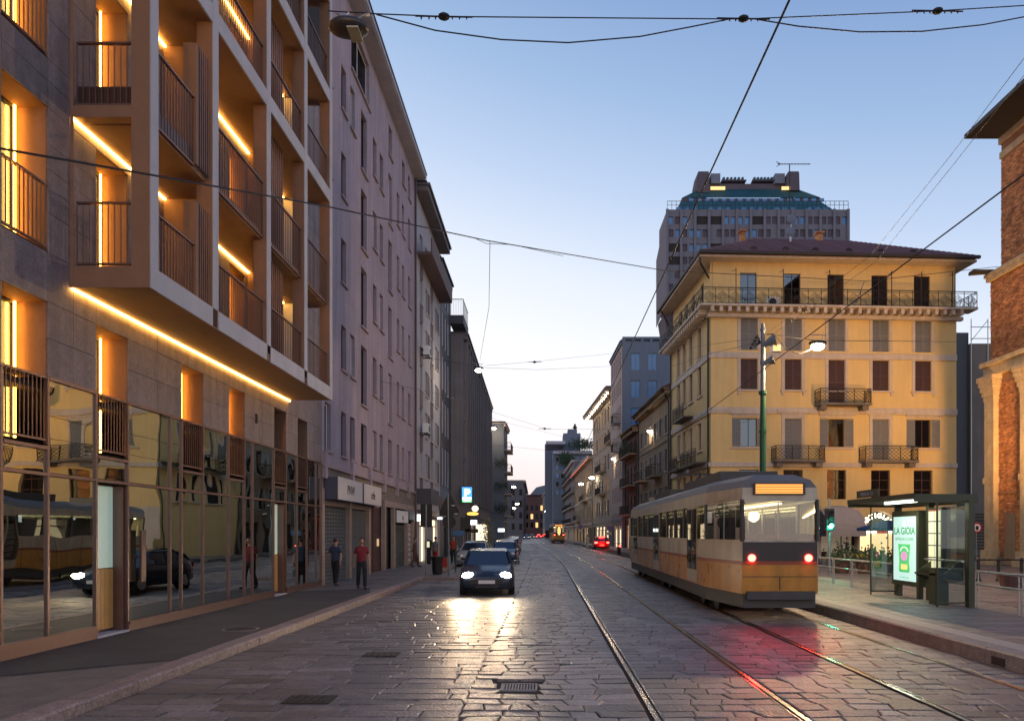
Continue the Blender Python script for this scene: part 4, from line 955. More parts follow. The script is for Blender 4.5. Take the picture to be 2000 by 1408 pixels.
for i in range(10): q.bar((X-3.2+i*0.95,5.6,zt(321,206)), (X-3.2+i*0.95,6.4,zt(319.5,206)), 0.1)
q.bar((X-2.5,6,zt(321,206)), (X-3.8,6,zt(316,206)), 0.12); q.bar((X-2.5,6,zt(321,206)), (X-3.8,6,zt(326,206)), 0.12); part('aerial', q, 'black', t)

# ================================================================== YELLOW PALAZZO
YA = R(3.0); YX, YY = 11.77, 51.0
Yf = Fac('yellow_palazzo', 'yellow ochre corner palazzo with pale trim, shutters and red tiled hip roof', YX, YY, YA); yr = Yf.root
yw = part  # alias
U = Yf.u; Z = Yf.z
LY = U(1868); HB = Z(1500, 594, -0.9); HE = Z(1500, 500, -1.1)
pxc = [1463, 1549, 1634, 1720, 1803]
uc = [U(p) for p in pxc]; ww = U(1650)-U(1618)
R4 = (Z(1634, 686), Z(1634, 622)); R3 = (Z(1634, 762), Z(1634, 703)); R3d = (Z(1634, 790), R3[1]); R2 = (Z(1634, 873), Z(1634, 818)); R2d = (Z(1634, 897), R2[1]); R1 = (Z(1720, 975), Z(1720, 918)); RT = (HB+0.03, Z(1500, 532))
hs = []; sp = []
for i, c in enumerate(uc):
    a, b = c-ww/2, c+ww/2
    sp.append(((a, b)+R4, 'closed', 'shgrey')); sp.append(((a, b)+(R3d if i == 2 else R3), 'closed', 'shbrown'))
    sp.append(((a, b)+(R2d if i in (1, 3) else R2), 'closed' if i in (1, 3) else 'open', 'shgrey')); sp.append(((a-0.1, b+0.1)+R1, 'plain', 'shgrey'))
arch = [(U(p), z_) for p, z_ in ((1495, 0), (1565, 0), (1637, 0), (1718, 1), (1800, 0))]
hs = [s_[0] for s_ in sp]; ga = [(c-1.45, c+1.45, 0.1, 2.3) for c, _ in arch]
w = MB(); grid_wall(w, 0, LY, 3.9, HB, hs, 0, 0.28); grid_wall(w, 0, LY, 0, 3.9, [], 0.6, 0.1)
# arcade wall: round arches cut as polygons
xs_ = [0]+[v for c, _ in arch for v in (c-1.45, c+1.45)]+[LY]
for i in range(0, len(xs_), 2): w.poly([(xs_[i],0,0),(xs_[i+1],0,0),(xs_[i+1],0,3.9),(xs_[i],0,3.9)], 1)
for c, _ in arch:
    pts = [(c-1.45*math.cos(math.pi*k/16), 2.1+1.45*math.sin(math.pi*k/16)) for k in range(17)]
    for (xa, za_), (xb, zb_) in zip(pts, pts[1:]):
        w.poly([(xa,0,za_),(xb,0,zb_),(xb,0,3.9),(xa,0,3.9)], 0 if 1 else 1); w.poly([(xa,0,za_),(xa,0.6,za_),(xb,0.6,zb_),(xb,0,zb_)], 1)
    for s_ in (-1, 1): x = c+1.45*s_; w.poly([(x,0,0),(x,0.6,0),(x,0.6,2.1),(x,0,2.1)], 1)
w.poly([(LY,0,0),(LY,12,0),(LY,12,HB),(LY,0,HB)]); w.poly([(LY,12,0),(0,12,0),(0,12,HB),(LY,12,HB)])
zt0 = HB+0.02
grid_wall(w, 0.0, LY, zt0, HE, [(c-ww/2, c+ww/2, RT[0], RT[1]) for c in uc], 0.15, 0.2); w.poly([(LY,0.15,zt0),(LY,12,zt0),(LY,12,HE),(LY,0.15,HE)])
part('wall', w, ['yel', 'trim'], yr)
for (h, k_, sh) in sp: window(yr, *h, 0.16, k_, 'wood', 'pane', None, sh, bars=2 if k_ == 'plain' else 0)
for c in uc: window(yr, c-ww/2, c+ww/2, RT[0], RT[1], 0.25, 'plain', 'wood', 'pane', None)
def trimbox(x0_, x1_, z0_, z1_, d=0.07, m='trim', name='trim'): q = MB(); q.box(x0_, x1_, -d, -0.002, z0_, z1_); return part(name, q, m, yr)
for i, c in enumerate(uc):
    a, b = c-ww/2, c+ww/2
    for (z0_, z1_) in (R4, R3d if i == 2 else R3, R2d if i in (1, 3) else R2):
        if z0_ == R2[0]: trimbox(a-0.62, b+0.62, z1_+0.1, z1_+0.28, 0.06); trimbox(a-0.8, b+0.8, z0_-0.16, z0_-0.04, 0.1, name='sill'); trimbox(a-0.75, b+0.75, z1_+0.28, z1_+0.5, 0.2, name='hood'); continue
        trimbox(a-0.24, a-0.02, z0_, z1_+0.22, 0.06, name='surround'); trimbox(b+0.02, b+0.24, z0_, z1_+0.22, 0.06, name='surround'); trimbox(a-0.02, b+0.02, z1_+0.02, z1_+0.22, 0.06, name='surround')
        if z0_ == R2d[0]: trimbox(a-0.6, b+0.6, z1_+0.4, z1_+0.65, 0.2, name='hood'); trimbox(a-0.3, b+0.3, z1_+0.221, z1_+0.4, 0.1, name='hood')
    trimbox(a-0.35, b+0.35, R3[0]-0.14, R3[0]-0.02, 0.12, name='sill')
    for s_ in (a-0.25, b+0.08): trimbox(s_, s_+0.17, R3[0]-0.4, R3[0]-0.142, 0.1, name='bracket')
for (za_, zb_, d) in ((Z(1500,700), Z(1500,689), 0.09), (Z(1500,808), Z(1500,796), 0.12), (Z(1500,912), Z(1500,903), 0.14), (Z(1500,803), Z(1500,799), 0.16)):
    trimbox(0, LY, za_, zb_, d, name='string_course')
q = MB(); q.box(-0.9, LY+1.0, -0.95, 0.15, HB-0.14, HB+0.0); q.box(-0.3, LY+0.3, -0.35, -0.002, HB-0.75, HB-0.5); cz = part('cornice', q, 'trim', yr)
for i in range(30):
    x = -0.1+LY*i/29; q = MB(); q.prism([(x-0.12, HB-0.14), (x-0.12, HB-0.5), (x+0.12, HB-0.5), (x+0.12, HB-0.14)][::-1], -0.85, -0.351); part('corbel', q, 'trim', cz)
# wrought iron railing of the top balcony
def iron_rail(mb, pa, pb, z0_, h=1.05, step=0.85, diamond=True):
    pa = Vector(pa); pb = Vector(pb); L = (pb-pa).length; d = (pb-pa)/L; n = max(1, round(L/step)); st = L/n
    P = lambda s_, z_: (pa.x+d.x*s_, pa.y+d.y*s_, z0_+z_)
    mb.bar(P(0, h), P(L, h), 0.05); mb.bar(P(0, 0.06), P(L, 0.06), 0.03); mb.bar(P(0, h-0.14), P(L, h-0.14), 0.03)
    for i in range(n+1): mb.bar(P(i*st, 0), P(i*st, h), 0.035)
    for i in range(n):
        a = i*st; c_ = a+st/2
        if diamond:
            for k_ in (1.0, 0.66, 0.33):
                for sx1 in (-1, 1):
                    mb.bar(P(c_, 0.48-0.4*k_), P(c_+sx1*st/2*k_, 0.48), 0.028); mb.bar(P(c_, 0.48+0.4*k_), P(c_+sx1*st/2*k_, 0.48), 0.028)
        else:
            m_ = 4
            for k_ in range(m_):
                for r_ in range(3):
                    xa = a+st*k_/m_; xb = a+st*(k_+1)/m_; z1_, z2_ = 0.08+0.26*r_, 0.08+0.26*(r_+1)
                    mb.bar(P(xa, z1_), P(xb, z2_), 0.022); mb.bar(P(xa, z2_), P(xb, z1_), 0.022)
q = MB(); iron_rail(q, (-0.85,-0.88,0), (LY+0.95,-0.88,0), HB, 1.12, 0.95); iron_rail(q, (LY+0.95,-0.88,0), (LY+0.95,2,0), HB, 1.12, 0.95)
for c in [U(p) for p in (1430, 1521, 1610, 1729, 1787, 1846, 1851)]: q.bar((c,-0.86,HB), (c,-0.86,HB+2.5), 0.045); q.bar((c,-0.86,HB+2.4), (c-0.3,-0.86,HB+2.25), 0.03)
part('top_railing', q, 'iron', yr)
q = MB(); c = U(1506); q.box(c-0.4, c+0.5, -0.3, 0.05, HB+0.02, HB+0.72); ac = solo('air_conditioner', q, 'white', 'white air conditioner standing on the palazzo top balcony', 'air conditioner', (YX, YY, 0), YA)
q = MB(); q.tube([(c, -0.31, HB+0.37), (c, -0.33, HB+0.37)], 0.26, 14); part('fan_grille', q, 'black', ac)
# balconies
for (pa, pb, zz, lb) in ((1590, 1690, Z(1634, 791), 0), (1505, 1601, Z(1634, 901), 0), (1677, 1780, Z(1634, 901), 0)):
    a, b = U(pa), U(pb); q = MB(); q.box(a, b, -1.0, -0.003, zz-0.14, zz); bb = part('balcony', q, 'pave', yr)
    for x in (a+0.15, b-0.6): q = MB(); q.prism([(x, zz-0.45), (x+0.45, zz-0.45), (x+0.45, zz-0.14), (x, zz-0.14)], -0.8, -0.15); part('bracket', q, 'pave', bb)
    q = MB(); iron_rail(q, (a+0.05,-0.93,0), (b-0.05,-0.93,0), zz, 1.0, 1.1, False); iron_rail(q, (a+0.05,-0.93,0), (a+0.05,-0.03,0), zz, 1.0, 0.9, False); iron_rail(q, (b-0.05,-0.03,0), (b-0.05,-0.93,0), zz, 1.0, 0.9, False); part('railing', q, 'iron', bb)
# eaves and hip roof
q = MB(); ov = 1.1
q.box(-ov+0.1, LY+ov-0.1, -ov+0.3, 12, HE, HE+0.16); part('eaves', q, 'trim', yr)
q = MB(); q.box(-ov, LY+ov, -ov, -ov+0.22, HE+0.17, HE+0.36); part('gutter', q, 'slate', yr)
hr = 4.3; A_ = (-ov,-ov+0.1,HE+0.3); B_ = (LY+ov,-ov+0.1,HE+0.3); C_ = (LY-5,6.5,HE+hr); D_ = (5.5,6.5,HE+hr); E_ = (-ov,13,HE+0.3); F_ = (LY+ov,13,HE+0.3)
q = MB(); q.poly([A_, B_, C_, D_]); q.poly([E_, A_, D_]); q.poly([B_, F_, C_]); q.poly([F_, E_, D_, C_])
n_ = 84
for i in range(n_):
    x = -ov+(LY+2*ov)*(i+0.5)/n_; f_ = min(1, (x+ov)/(5.5+ov), (LY+ov-x)/(5+ov)); q.tube([(x,-ov+0.08,HE+0.33), (x,-ov+0.1+(6.4+ov)*f_,HE+0.33+(hr-0.3)*f_)], 0.075, 5)
part('tiled_roof', q, 'tile', yr)
for p in (1470, 1532, 1590, 1655, 1718, 1780):
    u_ = U(p); q = MB(); q.tube([(u_,-0.2,HE+0.75),(u_,0.7,HE+0.95)], [0.3, 0.02], 8); q.tube([(u_,-0.22,HE+0.7),(u_,-0.21,HE+0.7)], 0.2, 8); part('roof_vent', q, 'slate', yr)
for p, zz in ((1660, 0), (1500, 0)):
    u_ = U(p)*1.05; q = MB(); q.box(u_-0.22, u_+0.22, 6, 6.5, HE+1.5, HE+4.7); q.box(u_-0.3, u_+0.3, 5.9, 6.6, HE+4.7, HE+4.85); part('chimney', q, 'brick', yr)
# left wing along the street
wa = R(-86.6); wl = 11.9; wo = (YX-wl*math.sin(R(3.4)), YY+wl*math.cos(R(3.4)))
Wg = Fac('x', '', *wo, wa); tmp = Wg.root; wing = link('street_wing', None, yr); bpy.data.objects.remove(tmp)
Mw = Matrix.Translation((wo[0], wo[1], 0)) @ Matrix.Rotation(wa, 4, 'Z'); wing.matrix_local = (Matrix.Translation((YX, YY, 0)) @ Matrix.Rotation(YA, 4, 'Z')).inverted() @ Mw
wcs = [Wg.u(p) for p in (1326, 1337, 1350, 1367)]; hw = []
for c in wcs: hw += [(c-0.5, c+0.5)+R4, (c-0.5, c+0.5)+R3, (c-0.5, c+0.5)+R2, (c-0.5, c+0.5)+R1]
w = MB(); grid_wall(w, 0, wl-0.003, 0, HB, hw, 0, 0.28); w.poly([(0,12,0),(0,0,0),(0,0,HB),(0,12,HB)])
grid_wall(w, 0, wl-0.01, zt0, HE, [(c-0.45, c+0.45, RT[0], RT[1]) for c in wcs], 0.15, 0.2); part('wing_wall', w, 'yel', wing)
# windows of the wing, joined per window
def flat_window(h, y, sh):
    q = MB(); q.box(h[0], h[1], y, y+0.05, h[2], h[3], 0)
    for zz in np.arange(h[2]+0.1, h[3]-0.05, 0.12): q.box(h[0]+0.05, h[1]-0.05, y-0.02, y-0.001, zz, zz+0.05, 0)
    q.box(h[0]-0.16, h[0]-0.01, -0.06, -0.002, h[2], h[3]+0.15, 1); q.box(h[1]+0.01, h[1]+0.16, -0.06, -0.002, h[2], h[3]+0.15, 1); q.box(h[0]-0.01, h[1]+0.01, -0.06, -0.002, h[3]+0.01, h[3]+0.15, 1); q.box(h[0]-0.25, h[1]+0.25, -0.12, -0.002, h[2]-0.14, h[2]-0.02, 1)
    return part('shuttered_window', q, [sh, 'trim'], wing)
for i, h in enumerate(hw): flat_window(h, 0.14, ['shgrey', 'shbrown', 'shgrey', 'room'][i % 4])
for c in wcs: q = MB(); q.box(c-0.45, c+0.45, 0.3, 0.34, RT[0], RT[1]); part('balcony_door', q, 'room', wing)
q = MB(); q.box(-0.9, wl+0.9, -0.95, 0.15, HB-0.13, HB+0.005)
for i in range(20): x = 0.3+(wl-0.5)*i/19; q.box(x-0.12, x+0.12, -0.85, 0, HB-0.5, HB-0.13)
for (za_, zb_, d) in ((Z(1500,700), Z(1500,689), 0.09), (Z(1500,808), Z(1500,796), 0.12), (Z(1500,912), Z(1500,903), 0.14)): q.box(0, wl-0.02, -d, -0.002, za_, zb_)
q.box(-ov, wl+0.5, -ov+0.3, 0.14, HE+0.002, HE+0.158); part('wing_cornice', q, 'trim', wing)
q = MB(); q.box(-ov, wl+ov, -ov, -ov+0.22, HE+0.165, HE+0.362); part('wing_gutter', q, 'slate', wing)
q = MB(); iron_rail(q, (-0.8,-0.88,0), (wl+0.85,-0.88,0), HB, 1.12, 0.95)
for (a, b, zz) in ((4.0, 7.5, Z(1634, 795)), (2.5, 5.5, Z(1634, 901)), (6.5, 11, Z(1634, 901))):
    q.box(a, b, -0.9, -0.003, zz-0.14, zz); iron_rail(q, (a+0.05,-0.85,0), (b-0.05,-0.85,0), zz, 1.0, 1.1, False); iron_rail(q, (a+0.05,-0.85,0), (a+0.05,-0.03,0), zz, 1.0, 0.9, False)
part('wing_railing', q, 'iron', wing, kind='stuff')
q = MB(); q.tube([(wl-0.25,-0.12,0.2),(wl-0.25,-0.12,HB-0.5)], 0.07, 8); q.tube([(0.25,-0.12,0.2),(0.25,-0.12,HB-0.5)], 0.07, 8)
q.tube([(wl+0.6,-ov+0.1,HE+0.2),(wl+0.6,-0.9,HE-0.4),(wl-0.1,-0.1,HE-1.2)], 0.07, 6); q.tube([(0.1,-ov+0.1,HE+0.2),(0.1,-0.6,HE-0.6),(0.1,-0.12,HE-1.4)], 0.07, 6); part('drainpipe', q, 'black', wing)
# satellite dishes
for i, (px, py, lb) in enumerate(((1546, 428, 'upper white satellite dish on the palazzo roof mast'), (1544, 452, 'lower white satellite dish on the palazzo roof mast'))):
    c = at(px, py, 56); t = thing('satellite_dish', lb, 'satellite dish', tuple(c), 0, 'satellite dishes'); q = MB(); q.ball((0,0,0), 0.38, 14, sy=0.25); part('dish', q, 'bluer', t)
    q = MB(); q.tube([(0,0.1,-0.1),(0,0.15,-(c.z-HE-2.4))], 0.03, 5); part('mast', q, 'steel', t)
# ground floor: shops in the arches
q = MB()
for c, _ in arch: q.box(c-1.45, c+1.45, 0.55, 0.59, 0.1, 3.5)
part('arcade_back', q, 'room', yr)
c = arch[3][0]
q = MB(); q.box(c-1.3, c+1.3, 0.45, 0.5, 0.15, 2.05); part('shop_front', q, glow('cafe_front_glow', (1.0, 0.66, 0.3), 1.3), yr)
for i in (0, 1, 2, 4):
    cc = arch[i][0]; q = MB(); q.box(cc-1.2, cc+1.2, 0.45, 0.5, 0.15, 2.0); part('shop_front', q, glow('shop_front_cool', (0.75, 0.85, 0.9), 0.5) if i == 1 else glow('shop_front_dim', (1.0, 0.75, 0.5), 0.12), yr)
    q = MB()
    for k_ in range(4): q.box(cc-1.2+0.8*k_-0.02, cc-1.2+0.8*k_+0.04, 0.38, 0.44, 0.15, 2.0)
    q.box(cc-1.2, cc+1.2, 0.38, 0.44, 0.5, 0.56); part('shop_frame', q, 'black', yr)
M['bulb'] = glow('sign_bulb', (1.0, 0.82, 0.55), 7)
t = thing('arched_cafe_sign', 'arched lit sign with glowing white letters over the cafe arch', 'sign', (YX, YY, 0), YA)
txt = 'PARTIGIANA'
for i, ch in enumerate(txt):
    a = math.pi*(0.90-0.80*i/(len(txt)-1)); x, z = c+1.12*math.cos(a), 2.12+1.12*math.sin(a)
    textmesh('sign_letter', ch, 0.46, 'bulb', t, Matrix.Translation((x, 0.3, z)) @ Matrix.Rotation(-(a-math.pi/2), 4, 'Y') @ Matrix.Translation((0, 0, -0.15)), 0.02, bold=0.015)
q = MB(); q.box(c-1.3, c-0.1, 0.28, 0.34, 1.98, 2.2); q.box(c+0.75, c+1.3, 0.28, 0.34, 1.98, 2.2); q.box(c-0.65, c+0.6, 0.28, 0.34, 2.35, 2.5); part('light_bar', q, 'bulb', t)
q = MB(); q.box(c-0.05, c+0.7, 0.2, 0.26, 1.95, 2.4); part('red_plate', q, mat('sign_red', (0.5, 0.02, 0.02), 0.5, var=0, emit=(0.5, 0.02, 0.02), es=0.6), t)
M['awn'] = mat('pale_canvas', (0.5, 0.42, 0.36), 0.85, var=0.08, scale=3)
M['awnd'] = mat('dark_canvas', (0.03, 0.03, 0.04), 0.85, var=0)
for i, (ai, mt, lb) in enumerate(((0, 'awnd', 'dark rounded awning over the left arch of the palazzo'), (1, 'awnd', 'dark rounded awning with white lettering over the second arch'), (2, 'awn', 'pale rounded awning over the middle arch of the palazzo'))):
    cc = arch[ai][0]; t = thing('dome_awning', lb, 'awning', (YX+cc*math.cos(YA), YY+cc*math.sin(YA), 0), YA, 'rounded awnings on the palazzo')
    q = MB(); N1, N2 = 12, 6
    G_ = lambda i_, j_: (-1.75*math.cos(math.pi*i_/N1), -1.3*math.cos(math.pi/2*j_/N2)*math.sin(math.pi*i_/N1)**0.4-0.02, 2.2+1.75*math.sin(math.pi/2*j_/N2)*math.sin(math.pi*i_/N1)**0.5)
    for a_ in range(N1):
        for b_ in range(N2): q.poly([G_(a_, b_), G_(a_+1, b_), G_(a_+1, b_+1), G_(a_, b_+1)])
    part('canvas', q, mt, t, smooth=True)
    q = MB()
    for a_ in range(N1):
        p, r_ = G_(a_, 0), G_(a_+1, 0); q.poly([(p[0],p[1],1.75),(r_[0],r_[1],1.75),(r_[0],r_[1],2.2),(p[0],p[1],2.2)])
    part('valance', q, mt, t)
    if ai == 1: textmesh('lettering', 'NUOVA', 0.42, 'signwhite', t, Matrix.Translation((0, -1.34, 2.3)), 0.01)
# blue cafe umbrella, tables, people's chairs
M['umb'] = mat('blue_canvas', (0.02, 0.08, 0.2), 0.85, var=0.08)
ub = gnd(1712, 1102); t = thing('cafe_umbrella', 'blue canvas cafe umbrella opened in front of the lit arch', 'umbrella', (13.0*44/28.0+0.6, 44, 0.06))
q = MB(); n_ = 8; z_ = 2.25
for i in range(n_):
    a, b = 2*math.pi*(i+0.5)/n_, 2*math.pi*(i+1.5)/n_; p, r_ = (1.75*math.cos(a), 1.75*math.sin(a)), (1.75*math.cos(b), 1.75*math.sin(b))
    q.poly([(0,0,z_+0.5),(p[0],p[1],z_-0.02),(r_[0],r_[1],z_-0.02)][::1]); q.poly([(p[0],p[1],z_-0.02),(p[0],p[1],z_-0.2),(r_[0],r_[1],z_-0.2),(r_[0],r_[1],z_-0.02)])
part('canopy', q, 'umb', t); part('pole', MB().cyl(0, 0, 0, 2.7, 0.03, 8), 'black', t); part('base', MB().box(-0.3, 0.3, -0.3, 0.3, 0, 0.08), 'black', t)

# ================================================================== church and sheeted building
CX, CY = 27.25, 44.0
Ch = Fac('brick_church', 'floodlit old brick church wall with pale stone pilasters and overhanging roof', CX, CY, R(-90)); cr = Ch.root
LC = 16
q = MB(); q.box(0, LC, 0.06, 8, 0, 11.6); q.box(0, LC, 0.1, 8, 11.6, 17.7); q.box(0.0, LC, 0.75, 8, 17.7, 26.2); part('wall', q, 'mortar', cr)
def bricks(x0_, x1_, z0_, z1_, y, side=False, skipf=None, q=None):
    r_ = 0; z = z0_
    while z < z1_-0.06:
        x = x0_-(0.13 if r_ % 2 else 0)
        while x < x1_:
            a, b = max(x, x0_)+0.005, min(x+0.26, x1_)-0.005
            if b-a > 0.03 and not (skipf and skipf((a+b)/2, z)):
                d = random.random()**3*0.035+random.random()*0.012
                if side: q.box(y-d, y+0.05, a, b, z+0.005, z+0.07)
                else: q.box(a, b, y-0.03-d+0.02, y+0.03, z+0.005, z+0.07)
            x += 0.26
        z += 0.078; r_ += 1
q = MB(); arc = lambda x, z: (1.25 < x < 2.45 and z < 3.2)
bricks(0, 8.5, 0.1, 11.0, 0.06, skipf=arc, q=q); bricks(0, 8.5, 12.35, 17.3, 0.1, q=q); bricks(0.0, 8.5, 17.9, 24.8, 0.75, q=q)
part('brickwork', q, 'brick', cr, kind='stuff')
for xp in (-0.1, 3.2, 6.5, 9.8):
    for nm, (a, b, y_, z0_, z1_) in (('pedestal', (-0.2, 1.2, -0.6, 0.05, 0.5)), ('pilaster_base', (-0.08, 1.08, -0.45, 0.5, 0.95)), ('pilaster_shaft', (0.05, 0.95, -0.27, 0.95, 10.0)), ('shaft_band', (-0.02, 1.02, -0.33, 5.0, 5.35))):
        q = MB(); q.box(xp+a, xp+b, y_, 0.05, z0_, z1_ if nm != 'pilaster_shaft' else 10.0); part(nm, q, 'church', cr)
    q = MB()
    for k_ in range(5): q.box(xp+0.0-0.07*k_, xp+1.0+0.07*k_, -0.3-0.07*k_, 0.05, 10.0+0.3*k_, 10.0+0.3*(k_+1)-0.04+0.035)
    part('capital', q, 'church', cr)
q = MB(); q.box(-0.1, LC, -0.3, 0.1, 11.5, 12.1); q.box(-0.2, LC, -0.5, 0.1, 12.1, 12.35); part('entablature', q, 'church', cr)
q = MB(); q.box(-0.1, LC, -0.15, 0.8, 17.35, 17.6); q.box(-0.15, LC, -0.25, 0.85, 17.6, 17.8); part('stone_band', q, 'church', cr)
q = MB(); q.box(-0.05, LC, 0.65, 0.9, 24.9, 25.3); q.box(-0.08, LC, 0.6, 0.9, 25.8, 26.2); part('upper_band', q, 'church', cr)
q = MB(); q.box(1.2, 2.5, -0.02, 0.05, 0.1, 0.3); q.prism([(1.3,0.1),(2.4,0.1),(2.4,2.9)]+[(1.85+0.55*math.cos(a*math.pi/6), 2.9+0.25*math.sin(a*math.pi/6)) for a in range(1, 6)]+[(1.8,2.9)], 0.02, 0.08); part('blocked_doorway', q, 'ochre2', cr)
q = MB(); q.box(0.9, 3.4, -0.05, 0.03, 4.3, 4.42); part('brick_ledge', q, 'mortar', cr)
er = P2(1885, 44)[0]-CX
q = MB(); z_ = zt(262, 44); q.poly([(-0.1,er,z_),(LC,er,z_),(LC,8,z_+2.2),(-0.1,8,z_+2.2)]); q.poly([(-0.1,er,z_-0.25),(-0.1,8,z_-0.25),(LC,8,z_-0.25),(LC,er,z_-0.25)]); q.poly([(-0.1,er,z_-0.25),(LC,er,z_-0.25),(LC,er,z_),(-0.1,er,z_)]); q.poly([(-0.1,8,z_-0.25),(-0.1,er,z_-0.25),(-0.1,er,z_),(-0.1,8,z_+2.2)])
part('roof', q, 'slate', cr)
q = MB(); q.box(-0.1, 0.4, -1.2, 0.5, 17.85, 18.0); q.tube([(0.1,-1.3,17.8),(0.1,0.4,17.95)], 0.09, 6); part('lower_roof_edge', q, 'slate', cr)
t = thing('sheeted_building', 'scaffolded building wrapped in grey brown sheeting beside the palazzo', 'building', (P2(1897, 62)[0], 62, 0))
q = MB(); q.box(-2.0, 0.0, 0.4, 8, 0, 19.4); part('dark_wall', q, 'dgrey', t)
q = MB(); q.box(0, 3.4, 0.2, 8, 0, 18.4); part('sheeting', q, 'mesh', t)
q = MB()
for x in (0.05, 1.5, 2.9): q.tube([(x,0.1,0.1),(x,0.1,20.5)], 0.04, 5)
for z in (18.8, 19.8): q.tube([(0,0.1,z),(3.2,0.1,z)], 0.035, 5)
q.tube([(0.05,0.1,18.6),(1.5,0.1,20.4)], 0.03, 5); part('scaffold_pole', q, 'steel', t)
for k in range(12): q = MB(); q.box(0.3, 3.2, 0.05, 0.15, 0.6+0.27*k, 0.68+0.27*k); part('louvre_slat', q, 'black', t)
# ================================================================== TRAMS
M['tcream'] = mat('tram_cream', (0.55, 0.47, 0.34), 0.35, var=0.12, scale=3, streak=0.25)
M['torange'] = mat('tram_orange', (0.58, 0.25, 0.03), 0.3, var=0.12, scale=3, streak=0.25)
M['tdark'] = mat('tram_dark_band', (0.035, 0.028, 0.026), 0.35, var=0)
M['troof'] = mat('tram_roof_grey', (0.16, 0.15, 0.14), 0.6, var=0.12, scale=2)
M['tskirt'] = mat('tram_skirt', (0.07, 0.065, 0.06), 0.6, var=0.15, scale=3)
M['tint'] = mat('tram_interior', (0.5, 0.42, 0.28), 0.6, var=0.05)
M['tlight'] = glow('tram_ceiling_tube', (1.0, 0.87, 0.6), 7)
M['ttint'] = glass_mat('tram_window', (0.8, 0.78, 0.66), (0.8, 0.8, 0.75), 0.14)
def tram_outline(L, hw, he, tl):
    # plan outline going round the body
    return [(-he, 0), (he, 0), (hw, tl), (hw, L-tl), (he, L), (-he, L), (-hw, L-tl), (-hw, tl)]
def band(pl, z0, z1, inset=0.0, mb=None, m=0, inset1=None):
    mb = mb or MB(); n = len(pl); i1 = inset if inset1 is None else inset1
    L = max(p[1] for p in pl)
    def ins(p, d): return (p[0]-math.copysign(d, p[0]), p[1]+(d if p[1] < L/2 else -d))
    for i in range(n):
        a, b = pl[i], pl[(i+1) % n]; a0, b0, a1, b1 = ins(a, inset), ins(b, inset), ins(a, i1), ins(b, i1)
        mb.poly([(a0[0],a0[1],z0),(b0[0],b0[1],z0),(b1[0],b1[1],z1),(a1[0],a1[1],z1)], m)
    return mb
